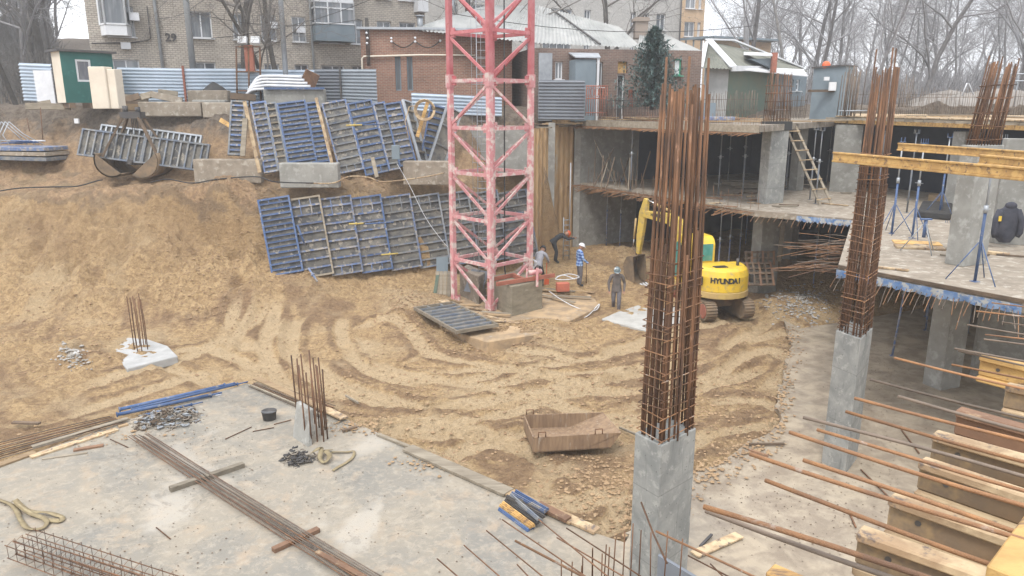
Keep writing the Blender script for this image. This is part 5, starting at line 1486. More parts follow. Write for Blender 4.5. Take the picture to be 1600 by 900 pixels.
leaning('sheet', 'dull grey sheet leaning inside the mast foot', [(725, 455, 30.3), (752, 460, 30.0), (738, 420, 30.6)], .04, M_CORRD, 'sheet')

# ------------------------------------------------------------------ formwork panels
def panel(label, bl, up, right, w, h, mfr, mrib, mply=M_PLYG, nribs=None, stubs=(1, 0), group=None, mid=True):
    up = up.normalized(); right = (right - up * right.dot(up)).normalized(); nrm = right.cross(up).normalized()   # towards the camera side
    if nrm.y > 0: nrm = -nrm
    o = thing('formwork', label, 'formwork panel', bl, group)
    P = lambda x, z, d=0: bl + right * x + up * z + nrm * d
    M = Matrix((right, nrm, up)).transposed()
    def bx(mb, x0, x1, z0, z1, d0, d1): mb.box(P((x0 + x1) / 2, (z0 + z1) / 2, (d0 + d1) / 2), (x1 - x0, d1 - d0, z1 - z0), M)
    mb = MB(); bx(mb, .01, w - .01, .01, h - .01, 0, .018); mb.build('plywood', mply, o)
    mb = MB(); f = .075
    bx(mb, 0, f, 0, h, -.004, .12); bx(mb, w - f, w, 0, h, -.004, .12); bx(mb, f, w - f, 0, f, -.004, .118); bx(mb, f, w - f, h - f, h, -.004, .118); mb.build('frame', mfr, o)
    n = nribs or max(3, int(h / .31))
    for i in range(1, n):
        z = h * i / n; mb = MB(); bx(mb, f, w - f, z - .03, z + .03, .02, .10)
        bx(mb, f, w - f, z + .031, z + .045, .08, .112)
        mb.build('rib', mrib, o)
    if mid and w > 1.0:
        for k in range(stubs[0]):
            for x in (w / 3, 2 * w / 3): mb = MB(); bx(mb, x - .02, x + .02, h * (n - 1 - k) / n + .02, h * (n - k) / n - (f if k == 0 else .02), .02, .1); mb.build('stiffener', mrib, o)
        for k in range(stubs[1]):
            for x in (w / 3, 2 * w / 3): mb = MB(); bx(mb, x - .02, x + .02, h * k / n + (f if k == 0 else .02), h * (k + 1) / n - .02, .02, .1); mb.build('stiffener', mrib, o)
    return o
def panel_px(label, tl, bl, Yb, dY, w, mfr, mrib, rdir=None, **kw):
    b = V(bl[0], bl[1], Yb); t = V(tl[0], tl[1], Yb + dY); u_ = t - b
    r = rdir or Vector((.98, .2, -.02))
    return panel(label, b, u_, r, w, u_.length, mfr, mrib, **kw)
lowx = [402, 450, 499, 546, 592, 637, 683, 729, 775]
cols = [(M_BLUE, M_BLUE), (M_WOODG, M_BLUEW), (M_BLUEW, M_BLUEW), (M_BLUE, M_BLUEW), (M_BLUEW, M_BLUEG), (M_BLUEG, M_BLUEG), (M_BLUEG, M_BLUEG), (M_BLUEG, M_BLUEG), (M_BLUEG, M_BLUEG)]
labs = ['leftmost deep blue panel of the lower row against the soil wall', 'lower row panel with a brown timber-coloured left edge', 'worn blue panel of the lower row, right of the brown-edged one', 'bright blue edged panel in the middle of the lower row', 'lower row panel with two clamps on its left edge', 'grey panel of the lower row, left of the leaning grey edge', 'grey lower row panel just left of the crane mast', 'grey mud-stained panel seen through the left part of the crane mast', 'last grey panel of the lower row, seen behind the mast centre']
for i, x in enumerate(lowx):
    Yb = 31.0 + (x - 402) / 373 * 3.2; top = 313 - (x - 402) * .02
    bot = 440 - (x - 402) * .085 if i else 432
    dep = Yb * CP + 1.7
    w = 47.5 / F * dep * 1.02
    panel_px(labs[i], (x, top - (3 if i > 5 else 0)), (x + (23 if i < 2 else 20), bot), Yb - .3, .75, w, *cols[i], stubs=(2 if i else 1, 1 if i in (2, 3) else 0), nribs=[14, 9, 9, 9, 9, 9, 9, 9, 9][i])
ups = [((361, 158), (356, 243), .62, M_BLUEG, M_BLUEW, 'narrow grey-blue panel standing at the left end of the upper row', 11), ((391, 162), (413, 272), .68, M_BLUEW, M_BLUEW, 'narrow worn blue panel right of the pale leaning planks', 12),
       ((413, 163), (434, 268), .5, M_BLUEG, M_WOODG, 'narrow panel with brown ribs between two blue ones in the upper row', 10), ((432, 163), (451, 262), 1.25, M_BLUE, M_BLUE, 'wide bright blue panel in the upper row', 14),
       ((477, 162), (495, 262), .62, M_BLUE, M_BLUE, 'narrow bright blue panel beside the yellow-tipped plank', 13), ((502, 163), (531, 273), 1.10, M_BLUEW, M_BLUEG, 'wide grey panel right of the yellow-tipped plank', 10),
       ((542, 163), (571, 276), 1.12, M_BLUE, M_BLUE, 'wide blue panel in the middle of the upper row behind the short strut', 10), ((582, 163), (608, 268), .55, M_BLUEW, M_BLUEG, 'narrow grey-blue panel with the grey box at its foot', 10),
       ((599, 164), (624, 262), .80, M_BLUE, M_BLUEW, 'blue edged panel at the right end of the upper row', 10)]
for i, (t, b, w, mf, mr, lb, nr) in enumerate(ups):
    panel_px(lb, t, b, 32.7 + (t[0] - 360) * .0052, 1.15, w * 1.02, mf, mr, nribs=nr, stubs=(1, 1 if i in (5, 6) else 0))
panel_px('blue panel tipped to the left next to the coil of pale hose', (672, 163), (655, 250), 35.0, .8, .85, M_BLUE, M_BLUE, nribs=9)
panel_px('edge-on grey panel leaning right of the upper row', (627, 156), (654, 253), 34.3, .9, .75, M_GALV, M_WOODG, rdir=Vector((.35, .9, 0)), nribs=6)
panel_px('dark slab-like panel leaning left beside the crane mast', (697, 163), (668, 252), 34.6, .9, .9, M_GALV, M_BLUEG, rdir=Vector((.8, .6, 0)), nribs=3, mply=M_PLYG)
# panels lying on edge at the left
for (bl, tl, Y, L, hgt, lb, mf) in (((122, 243), (122, 199), 33.6, 3.0, 1.25, 'long grey panel on its edge, left half of the front pair behind the grab', M_BLUEG), ((222, 256), (222, 210), 33.2, 2.95, 1.25, 'long grey panel on its edge, right half of the front pair', M_BLUEG),
                       ((152, 232), (152, 192), 34.6, 2.4, 1.15, 'pale panel on its edge behind the front pair, left end', M_GALV), ((232, 240), (232, 194), 34.4, 2.4, 1.15, 'pale panel on its edge behind the front pair, right end', M_GALV)):
    b = V(*bl, Y); t = V(*tl, Y + .45); vert = (t - b)
    panel(lb, b, Vector((1, -.10, -.12)), vert, hgt, L, mf, mf, nribs=9, mid=False)
# panel lying flat beside the mast
a, b_, c_ = G(713, 522, .62), G(646, 484, .62), G(775, 508, .62)
u1 = b_ - a; r1 = c_ - a
o = panel('panel lying flat on the soil before the crane mast, ribs upward', a, u1, r1, r1.length * .98, u1.length, M_WOODG, M_BLUEG, mply=M_CONCD, nribs=9)
# clamps and struts on the panels
def strut(label, a, b, Ya, Yb, r, m, name='strut'):
    p, q = V(*a, Ya), V(*b, Yb); mb = MB(); mb.tube([p, q], r, 6); mb.tube([p.lerp(q, .46), p.lerp(q, .54)], r * 1.9, 6); o = mb.build(name, m); tag(o, label, 'clamp'); return o
M_YELC = mat('yellow_zinc', (.55, .42, .12), rnd=0)
strut('yellow clamp bar across the joint near the top of the upper row', (541, 196), (566, 195), 32.5, 32.5, .035, M_YELC); strut('blue clamp bar beside the yellow one on the upper row', (566, 195), (602, 194), 32.5, 32.6, .035, M_BLUE)
strut('yellow clamp bar near the top of the lower row', (545, 350), (568, 349), 31.2, 31.3, .035, M_YELC); strut('blue clamp bar right of the yellow one on the lower row', (570, 350), (615, 347), 31.3, 31.7, .035, M_BLUE)
strut('yellow clamp bar low on the lower row', (596, 398), (622, 396), 31.7, 31.9, .035, M_YELC); strut('short blue strut standing against the brown-edged panel', (465, 352), (476, 382), 30.9, 30.7, .045, M_BLUE)
strut('small blue strut at the foot of the lower row', (482, 419), (496, 440), 30.4, 30.0, .045, M_BLUEW)
def stick_px(name, label, a, b, Ya, Yb, w, h, m, cat='plank', group=None):
    mb = MB(); mb.bar(V(*a, Ya), V(*b, Yb), w, h, up=Vector((0, -1, .2))); o = bevel(mb.build(name, m), .006); tag(o, label, cat, group); return o
stick_px('plank', 'long pale plank leaning on the narrow panels', (382, 158), (406, 270), 33.6, 32.4, .16, .06, M_TOPFL)
stick_px('plank', 'second pale plank, standing left of the long leaning one', (383, 185), (379, 244), 33.2, 32.5, .22, .06, M_WOODG)
stick_px('plank', 'timber with a yellow tip leaning between two blue panels', (494, 153), (519, 256), 33.4, 32.4, .13, .08, M_TOPFL)
stick_px('plank', 'short grey plank standing before the wide blue panel', (582, 246), (589, 277), 32.6, 32.2, .16, .05, M_WOODG)
stick_px('plank', 'yellowish plank leaning inside the hose coil', (668, 160), (652, 214), 34.6, 34.4, .16, .06, M_WOODY)
stick_px('plank', 'orange-brown board stuck in the slope left of the panels', (344, 187), (378, 208), 34.6, 33.8, .2, .05, M_WOODY)
mb = MB(); p = V(619, 238, 33.2); mb.box(p + Vector((0, -.1, 0)), (.36, .12, .62)); o = bevel(mb.build('meter_box', M_GREYC), .02); tag(o, 'small grey box fixed at the foot of the blue edged panel', 'box')
# hose coil
mb = MB(); c = V(664, 172, 34.2)
for k in range(4):
    r = .38 + .03 * k; mb.tube([c + Vector((math.cos(t * .4) * r, -.05 * k, math.sin(t * .4) * r * 1.0)) for t in range(17)], .022, 5)
mb.tube([c + Vector((-.4, 0, .2)), c + Vector((-.7, 0, .15)), c + Vector((-.9, -.1, -.5)), c + Vector((-.75, -.3, -1.2))], .022, 5)
tag(mb.build('hose_coil', M_TOPFL), 'coil of pale hose hanging over the panels near the mast', 'hose')
# concrete blocks on the terrace
for (px0, px1, py, pt, Y, lb, m) in ((303, 408, 276, 249, 32.6, 'long concrete block at the left end of the upper panels', M_CONCD), (437, 529, 283, 255, 32.1, 'concrete block in front of the bright blue panels, a crack down its face', M_CONC), (630, 702, 279, 252, 33.4, 'brown stained concrete block left of the crane mast', M_CONCD),
                           (412, 507, 158, 139, 37.0, 'grey concrete block with blue painted top edge under the white sheets', M_CONC), (293, 356, 155, 141, 37.2, 'yellowish concrete block before the black tarpaulin', M_CONCD), (300, 352, 164, 156, 36.8, 'grey concrete block under the yellowish one', M_CONC),
                           (216, 314, 172, 159, 36.2, 'low concrete kerb block on the upper bank, left one', M_CONCD), (316, 362, 174, 160, 36.2, 'low concrete kerb block on the upper bank, right one', M_CONCD)):
    a, b = V(px0, py, Y), V(px1, py, Y); h = (sl_(pt) - sl_(py)) * Y
    mb = MB(); mb.prism([a - UP * .3, b - UP * .3, b + Vector((0, .5, -.3)), a + Vector((0, .5, -.3))], (0, 0, h + .3)); o = bevel(mb.build('concrete_block', m), .05, 2); tag(o, lb, 'concrete block')
mb = MB(); mb.bar(V(413, 138, 36.9), V(507, 138, 36.9), .12, .1); tag(mb.build('steel_channel', M_BLUE), 'blue channel lying along the top of the grey concrete block', 'channel')
# white sheets pile and black tarp
mb = MB(); rs2 = random.Random(2)
for k in range(5):
    a, b = V(382 + k * 3, 135 - k * 1.6, 37.6), V(486 - k * 4, 138 - k * 1.6, 37.4); n = 20; s = len(mb.v)
    for i in range(n + 1):
        p = a.lerp(b, i / n) + UP * (.05 * math.sin(i * .9 + k) * math.exp(-i * .3)) + UP * (-.35 * math.exp(-i * .5) + .1 * k)
        mb.v += [p, p + Vector((0, 1.1, .06))]
    for i in range(n): mb.face((s + 2 * i, s + 2 * i + 2, s + 2 * i + 3, s + 2 * i + 1), None, True)
o = mb.build('sheet_stack', M_TARP); sm = o.modifiers.new('s', 'SOLIDIFY'); sm.thickness = .12; tag(o, 'stack of white curled sheets on the upper bank before the fence', 'sheets')
def heap(name, label, px, py, Y, rx, ry, h, m, cat, seed=0, n=18, kind=None):
    c = V(px, py, Y); mb = MB(); rnd = random.Random(seed)
    ph = [rnd.uniform(0, 6) for _ in range(6)]
    for j in range(9):
        f = j / 8
        for i in range(n):
            a = 2 * math.pi * i / n; w = 1 + .14 * math.sin(3 * a + ph[0]) + .08 * math.sin(7 * a + ph[1] + f * 4)
            mb.v.append(c + Vector((math.cos(a) * rx * (1 - f) ** .8 * w, math.sin(a) * ry * (1 - f) ** .8 * w, h * (f ** .8) - .1)))
    for j in range(8):
        for i in range(n):
            k = (i + 1) % n; mb.face((j * n + i, j * n + k, (j + 1) * n + k, (j + 1) * n + i), None, True)
    o = mb.build(name, m); tag(o, label, cat, kind=kind); return o
heap('tarpaulin', 'black tarpaulin heap draped before the pale blue fence', 336, 157, 37.9, 1.0, .6, 1.0, M_BLACK, 'tarpaulin', 3)
# rusty box on post, lamp frame behind
mb = MB(); p = V(484, 124, 37.9); mb.box(p, (.7, .35, .75), Matrix.Rotation(.5, 3, 'Y') @ Matrix.Rotation(.4, 3, 'Z')); mb.tube([p + UP * -.3, Vector((p.x + .05, p.y, 8.2))], .04, 6); tag(mb.build('rusty_box', M_RUST), 'rust-streaked tin box tilted on a post before the fence', 'box')
fr = thing('floodlight_frame', 'rusty steel frame with two white floodlights before the apartment block', 'light frame', V(385, 150, 38.6))
mb = MB()
for px in (369, 388, 406): a = V(px, 150, 38.6); mb.tube([Vector((a.x, a.y, 8.2)), V(px, 72, 38.6)], .045, 6)
for py in (73, 112, 142): mb.tube([V(369, py, 38.6), V(406, py, 38.6)], .04, 6)
mb.build('frame', M_RUST, fr)
mb = MB(); mb.box(V(390, 92, 38.7), (.42, .2, 1.3)); mb.build('cabinet', M_REDR, fr)
for px in (379, 399):
    mb = MB(); mb.box(V(px, 63, 38.5), (.42, .18, .34), Matrix.Rotation(-.35, 3, 'X')); mb.build('floodlight', M_WHITE, fr)
# planks and rubbish on the upper bank
for i, (a, b, Y, m) in enumerate((((190, 158), (218, 150), 36.5, M_WOODD), ((220, 152), (240, 147), 36.8, M_WOODG), ((235, 147), (285, 158), 36.9, M_CONCD), ((247, 144), (278, 148), 37.3, M_WOODG), ((188, 163), (218, 163), 36.3, M_WOODD), ((190, 167), (216, 168), 36.2, M_WOOD), ((195, 152), (232, 156), 36.9, M_WOODG), ((360, 150), (400, 153), 37.0, M_WOODD), ((40, 166), (110, 167), 35.9, M_WOODG), ((60, 164), (80, 161), 36.2, M_WOODG))):
    stick_px('plank', 'old board in the rubbish line along the upper bank', a, b, Y, Y + .3, .3, .12, m, 'plank', 'old boards along the upper bank')
# cables along the terrace
def ground_line(name, label, pts, r, m, cat='cable', zoff=.02, wig=0.0):
    mb = MB(); rnd = random.Random(len(label)); P = []
    for i in range(len(pts) - 1):
        for k in range(8):
            t = k / 8; px = pts[i][0] + (pts[i + 1][0] - pts[i][0]) * t; py = pts[i][1] + (pts[i + 1][1] - pts[i][1]) * t; z = pts[i][2] + (pts[i + 1][2] - pts[i][2]) * t
            p = G(px, py, z); P.append(Vector((p.x, p.y, max(z if len(pts[0]) > 3 else -9, ground_z(p.x, p.y)) + zoff + rnd.random() * wig)))
    mb.tube(P, r, 5); o = mb.build(name, m); tag(o, label, cat); return o
def V_line(name, label, pts, r, m, cat='cable'):
    """line through sight points with measured distances, smoothed"""
    P = [V(*p) for p in pts]; Q = []
    for i in range(len(P) - 1):
        p0 = P[max(i - 1, 0)]; p1 = P[i]; p2 = P[i + 1]; p3 = P[min(i + 2, len(P) - 1)]
        for k in range(6):
            s = k / 6; Q.append(.5 * ((2 * p1) + (p2 - p0) * s + (2 * p0 - 5 * p1 + 4 * p2 - p3) * s * s + (3 * p1 - p0 - 3 * p2 + p3) * s ** 3))
    Q.append(P[-1]); mb = MB(); mb.tube(Q, r, 5); o = mb.build(name, m); tag(o, label, cat); return o
V_line('cable', 'black cable winding along the terrace edge at the left', [(-10, 300, 32.2), (30, 294, 32.6), (80, 292, 32.7), (120, 291, 32.6), (150, 283, 32.8), (160, 281, 32.8)], .03, M_BLACK)
V_line('cable', 'black cable looping along the terrace under the concrete blocks', [(235, 285, 32.6), (262, 280, 32.6), (300, 286, 32.2), (340, 280, 32.2), (400, 276, 31.9), (430, 284, 31.8), (490, 286, 31.9)], .028, M_BLACK)
V_line('hose', 'pale hose lying on the terrace edge right of the cracked block', [(478, 286, 31.9), (520, 286, 32.0), (545, 276, 32.2), (575, 277, 32.3), (600, 284, 32.2), (660, 277, 33.0), (695, 270, 33.2)], .03, M_TOPFL, 'hose')
V_line('rope', 'thin pale rope hanging from the terrace down across the lower panels', [(620, 255, 32.8), (640, 290, 32.4), (665, 340, 31.6), (690, 375, 31.0), (700, 386, 30.9)], .008, M_PLASTW, 'rope')

# ------------------------------------------------------------------ clamshell grab
gb = V(198, 280, 32.9) + Vector((0, .9, 0))
grab = thing('clamshell_grab', 'muddy open clamshell grab bucket resting on the left terrace', 'grab', gb)
def shell(s):
    mb = MB(); n = 8; w = .8
    prof = []
    for i in range(n + 1):
        a = math.radians(25 - 150 * i / n) if s > 0 else math.radians(155 + 150 * i / n)
        prof.append(Vector((s * .68 + math.cos(a) * .74, 0, .80 + math.sin(a) * .74)))
    prof = [Vector((s * (.15 + 1.25 * math.sin(t * math.pi / 2 / n * i) if False else s * 0), 0, 0)) for i in range(0)] or prof
    s0 = len(mb.v)
    for p in prof: mb.v += [gb + p + Vector((0, -w, 0)), gb + p + Vector((0, w, 0))]
    for i in range(n): mb.face((s0 + 2 * i, s0 + 2 * i + 1, s0 + 2 * i + 3, s0 + 2 * i + 2), None, True)
    for y in (-w, w):
        pts = [gb + p + Vector((0, y, 0)) for p in prof]; mb.poly(pts if y < 0 else pts[::-1])
    o = mb.build('shell', M_MUD, grab); sm = o.modifiers.new('s', 'SOLIDIFY'); sm.thickness = .06
    return o
shell(-1); shell(1)
hd = gb + Vector((.15, 0, 2.75))
mb = MB(); mb.box(hd, (.9, .5, .28)); mb.tube([hd + Vector((-.3, 0, .1)), hd + Vector((-.3, 0, .4))], .12, 8); mb.tube([hd + Vector((.25, 0, .1)), hd + Vector((.25, 0, .35))], .12, 8); mb.build('head_block', M_DKSTEEL, grab)
mb = MB(); mb.box(gb + Vector((.1, 0, .75)), (.7, .6, .35)); mb.tube([gb + Vector((.1, -.7, .75)), gb + Vector((.1, .7, .75))], .12, 8); mb.build('lower_block', M_DKSTEEL, grab)
for sx, ex in ((-.35, -1.15), (.35, 1.35)):
    for sy in (-.55, .55):
        mb = MB(); mb.bar(hd + Vector((sx, sy * .4, -.1)), gb + Vector((ex, sy, .95)), .12, .09); mb.build('arm', M_WOODD, grab)
for k in range(4):
    mb = MB(); x = .02 + .08 * k; mb.tube([hd + Vector((x - .1, 0, -.1)), gb + Vector((x, .1, .9))], .018, 4); mb.build('rope', M_DKSTEEL, grab)
# stack of formwork at the far left
st = V(30, 250, 34.6); 
stk = thing('formwork_stack', 'stack of dark formwork decks with slings and blue tubes on top, at the left margin', 'stack', st)
for k in range(3):
    mb = MB(); a, b = V(-30, 246 - 7 * k, 34.8), V(79 - k * 1.5, 249 - 8 * k, 34.2); d = (b - a); M = frame_of(d, UP); mb.box((a + b) / 2 + Vector((0, .6, 0)), (d.length, 1.5, .17), M); bevel(mb.build('deck_panel', (M_BLUEG, M_CONCD, M_BLUEW)[k], stk), .015)
rs3 = random.Random(6)
for k in range(12):
    mb = MB(); a = V(rs3.uniform(-5, 40), 224 - rs3.random() * 5, 34.8 + rs3.random() * .7); an = rs3.gauss(0, .25)
    mb.tube([a, a + Vector((math.cos(an) * rs3.uniform(.6, 1.5), math.sin(an) * .6, 0))], .03, 6); mb.build('tube', rs3.choice((M_BLUE, M_GALV, M_BLUEW, M_PLASTW)), stk)
for k in range(3):
    mb = MB(); a = V(2 + 6 * k, 190, 34.9); mb.tube([a, a + Vector((-.25, -.2, -.6)), a + Vector((-.3 + .2 * k, -.4, -1.0))], .022, 5); mb.tube([a, a + Vector((.5, .1, -.55)), a + Vector((.9 + .2 * k, .2, -1.05))], .022, 5); mb.build('sling', M_GALV, stk)
for k, (x, y0, y1) in enumerate(((63, 168, 218), (42, 185, 205))):
    mb = MB(); mb.tube([V(x + 4, y1, 35.3), V(x, y0, 35.7)], .02, 5); tag(mb.build('stake', M_RUST), ['thin rusty stake standing behind the formwork stack', 'shorter stake left of the thin rusty one'][k], 'stake')
mb = MB(); mb.box(V(120, 189, 35.6), (.2, .1, .22)); tag(mb.build('sign_card', M_WHITE), 'small white card stuck in the left bank', 'card')
# white car nose behind the gate, far left
# ------------------------------------------------------------------ excavator (built at the origin, facing +y)
ex = thing('excavator', 'yellow tracked excavator with green-tinted cab glass and muddy bucket, boom lowered to the left', 'excavator')
HW = 1.12
def track(sx):
    mb = MB(); w = .42; x0 = sx * .78; n = 10; pts = []
    for i in range(n + 1):
        a = -math.pi / 2 - math.pi * i / n; pts.append((-1.15 + math.cos(a) * .33, .36 + math.sin(a) * .33))
    for i in range(n + 1):
        a = math.pi / 2 - math.pi * i / n; pts.append((1.15 + math.cos(a) * .33, .36 + math.sin(a) * .33))
    mb.prism([(x0 - w / 2, y, z) for y, z in pts], (w, 0, 0))
    per = []
    for i in range(len(pts)):
        a, b = Vector((0, *pts[i])), Vector((0, *pts[(i + 1) % len(pts)])); k = max(1, int((b - a).length / .13))
        for j in range(k): per.append((a.lerp(b, j / k), (b - a).normalized()))
    for p, t in per: mb.box(Vector((x0, p.y, p.z)), (w + .03, .05, .06), frame_of(Vector((1, 0, 0)), t.cross(Vector((1, 0, 0)))))
    tr = mb.build('track', M_MUD, ex)
    for y, r in ((-1.15, .27), (1.15, .27), (-.6, .12), (-.2, .12), (.2, .12), (.6, .12)):
        mb = MB(); mb.tube([(x0 + sx * .20, y, .36 if r > .2 else .17), (x0 + sx * .245, y, .36 if r > .2 else .17)], r, 14); mb.build('wheel', M_REDR if r > .2 else M_MUD, tr)
track(-1); track(1)
mb = MB(); mb.box((0, 0, .5), (1.3, 1.1, .35)); mb.box((0, 1.05, .4), (1.1, 1.1, .16)); mb.build('undercarriage', M_MUD, ex)
mb = MB(); mb.tube([(0, 0, .66), (0, 0, .8)], .55, 20); mb.build('slew_ring', M_DKSTEEL, ex)
# blade
mb = MB(); mb.prism([(-1.0, 1.72, .08), (-1.0, 1.82, .08), (-1.0, 1.80, .5), (-1.0, 1.66, .5)], (2.0, 0, 0)); mb.build('blade', M_MUD, ex)
# house: skirt, body shell with round tail
def plan(rb, w, yf, n=12, y0=0.0):
    P = [Vector((w, yf, 0)), Vector((w, .1, 0))]
    P = [Vector((-w, yf, 0))]
    for i in range(n + 1):
        a = math.pi + math.pi * i / n; P.append(Vector((math.cos(a) * w, y0 - .3 + math.sin(a) * rb, 0)))
    P.append(Vector((w, yf, 0)))
    return P
def shell_lofts(secs, name, m, parent, bev=.03, cap=True):
    mb = MB(); n = len(secs[0]); 
    for s in secs: mb.v += s
    for j in range(len(secs) - 1):
        for i in range(n):
            k = (i + 1) % n; mb.face((j * n + i, j * n + k, (j + 1) * n + k, (j + 1) * n + i), None, False)
    mb.face(list(range(n))[::-1]); mb.face([(len(secs) - 1) * n + i for i in range(n)])
    o = mb.build(name, m, parent); 
    if bev: bevel(o, bev, 2)
    return o
sk = [[p + UP * z for p in plan(1.22, HW + .03, 1.15)] for z in (.82, 1.06)]
shell_lofts(sk, 'skirt', M_YELD, ex)
bd = [[p + UP * .0 for p in [q + UP * 1.065 for q in plan(1.2, HW, .0)]], [q + UP * 1.6 for q in plan(1.2, HW, .0)], [q + UP * 1.82 for q in plan(1.12, HW - .06, -.02)], [q + UP * 1.92 for q in plan(.98, HW - .18, -.05)]]
body = shell_lofts(bd, 'body', M_YEL, ex, .02)
mb = MB(); mb.box((.62, .6, 1.38), (.9, 1.1, .62)); bevel(mb.build('tool_box', M_YEL, ex), .06, 2)
mb = MB(); mb.box((-HW - .002, -.05, 1.32), (.03, .62, .36)); 
for i in range(7): mb.box((-HW - .02, -.05, 1.17 + .05 * i), (.03, .6, .014))
mb.build('vent_grille', M_BLACK, body)
mb = MB(); mb.prism([(-HW - .012, -.42, 1.07)] + [(-HW - .012, -.05 + .42 * math.cos(a), 1.07 + .42 * math.sin(a)) for a in [math.pi * k / 10 for k in range(10, -1, -1)]], (.02, 0, 0)); mb.build('side_cover', M_DKSTEEL, body)
mb = MB(); mb.tube([(.55, -.75, 1.88), (.55, -.75, 2.18)], .06, 10); mb.build('exhaust_pipe', M_DKSTEEL, body)
mb = MB(); mb.box((-.25, -.9, 1.93), (.5, .3, .03)); mb.build('bonnet_latch', M_BLACK, body)
for sx in (-1, 1):
    mb = MB(); mb.box((sx * (HW - .06), -.95, 1.45), (.1, .16, .3)); mb.build('tail_lamp', M_BLACK, body)
# lettering bent round the tail
mb = MB(); word = 'HYUNDAI'
for i, ch in enumerate(word):
    ang = math.radians(-90 - 13 + (i - 3) * 8.6)
    cxp, cyp = math.cos(ang) * (HW), -.3 + math.sin(ang) * 1.2
    tx, ty = -math.sin(ang) * HW, math.cos(ang) * 1.2
    t = Vector((tx, ty, 0)).normalized(); n_ = Vector((t.y, -t.x, 0))
    M4 = Matrix.Translation(Vector((cxp, cyp, 1.5)) + n_ * .008) @ Matrix((t, UP, n_)).transposed().to_4x4()
    text_into(mb, ch, .27, M4, .006, .012)
mb.build('lettering', M_BLACK, body)
# cab on the left
cy0, cy1, cz0, cz1, cx0, cx1 = .02, 1.42, 1.065, 2.88, -1.12, .0
prof = [(cy0, cz0), (cy0, 2.6), (cy0 + .10, 2.78), (cy0 + .28, cz1), (cy1 - .40, cz1), (cy1 - .14, 2.76), (cy1 - .02, 2.2), (cy1, 1.55), (cy1 - .05, cz0)]
mb = MB(); mb.prism([(cx0, y, z) for y, z in prof], (cx1 - cx0, 0, 0)); cabo = bevel(mb.build('cab', M_YEL, ex), .05, 3)
M_GREENG = mat('tinted_glass', (.04, .20, .18), (.10, .32, .29), 1.4, .12, rnd=0, bump=0, spec=.9)
def glass(pts, name='window'):
    mb = MB(); n = (Vector(pts[1]) - Vector(pts[0])).cross(Vector(pts[2]) - Vector(pts[0])).normalized() * .012; mb.prism(pts, n); return mb.build(name, M_GREENG, cabo)
xg = cx0 - .012
glass([(xg, cy0 + .12, 1.62), (xg, cy0 + .12, 2.42), (xg, cy0 + .26, 2.56), (xg, cy0 + .60, 2.58), (xg, cy0 + .60, 1.62)])
glass([(xg, cy0 + .68, 1.2), (xg, cy0 + .68, 2.58), (xg, cy1 - .36, 2.58), (xg, cy1 - .16, 2.2), (xg, cy1 - .13, 1.25)])
glass([(cx0 + .12, cy0 - .012, 1.98), (cx1 - .12, cy0 - .012, 1.98), (cx1 - .12, cy0 - .012, 2.62), (cx0 + .12, cy0 - .012, 2.62)])
glass([(cx1 + .012, cy0 + .5, 1.5), (cx1 + .012, cy1 - .2, 1.5), (cx1 + .012, cy1 - .36, 2.5), (cx1 + .012, cy0 + .5, 2.5)])
glass([(cx0 + .1, cy1 + .01, 1.5), (cx1 - .1, cy1 + .01, 1.5), (cx1 - .1, cy1 - .08, 2.45), (cx0 + .1, cy1 - .08, 2.45)][::-1])
mb = MB(); mb.bar((cx0 - .03, cy0 + .64, 1.2), (cx0 - .03, cy0 + .64, 2.5), .03, .03); mb.build('handrail', M_BLACK, cabo)
# boom (plate shape in the y-z plane)
def plate(pts, x, w, name, m, par=ex, bev=.015):
    mb = MB(); mb.prism([(x - w / 2, y, z) for y, z in pts], (w, 0, 0)); return bevel(mb.build(name, m, par), bev)
BX = .16
boom = plate([(1.05, 1.15), (1.30, 1.0), (2.1, 2.15), (3.0, 2.98), (4.35, 3.12), (4.5, 3.22), (4.42, 3.38), (3.0, 3.42), (2.45, 3.25), (1.7, 2.5)], BX, .26, 'boom', M_YELB)
armp = plate([(4.22, 3.85), (4.38, 3.92), (4.62, 3.30), (4.72, 2.3), (4.70, 1.55), (4.55, 1.50), (4.40, 2.3), (4.30, 3.05), (4.20, 3.3)], BX, .2, 'dipper_arm', M_YELB)
def cyl(a, b, f=.6, r=.055, par=ex):
    a, b = Vector(a), Vector(b); m_ = a.lerp(b, f)
    mb = MB(); mb.tube([a, m_], r, 10); o = mb.build('cylinder', M_YELD, par); mb = MB(); mb.tube([m_, b], r * .55, 8); mb.build('rod', M_CHROME, o)
cyl((BX - .17, 1.35, 1.15), (BX - .17, 2.6, 2.75)); cyl((BX + .17, 1.35, 1.15), (BX + .17, 2.6, 2.75))
cyl((BX, 3.0, 3.50), (BX, 4.30, 3.85)); cyl((BX, 4.86, 3.0), (BX, 4.95, 1.75), .7, .045)
mb = MB(); mb.bar((BX - .07, 4.95, 1.75), (BX - .07, 4.66, 1.62), .04, .07); mb.bar((BX + .07, 4.95, 1.75), (BX + .07, 4.72, 1.25), .04, .07); mb.build('linkage', M_MUD, ex)
mb = MB(); mb.tube([(BX + .14, 2.0, 2.75), (BX + .14, 2.8, 3.45), (BX + .14, 4.2, 3.6), (BX + .13, 4.55, 3.0)], .022, 6); mb.build('hydraulic_hose', M_BLACK, ex)
mb = MB(); 
M4 = Matrix.Translation((BX - .142, 3.55, 3.26)) @ Matrix((Vector((0, -1, -.03)).normalized(), UP, Vector((-1, 0, 0)))).transposed().to_4x4()
text_into(mb, 'HYUNDAI', .17, M4, .004, .006); mb.build('boom_lettering', M_BLACK, boom)
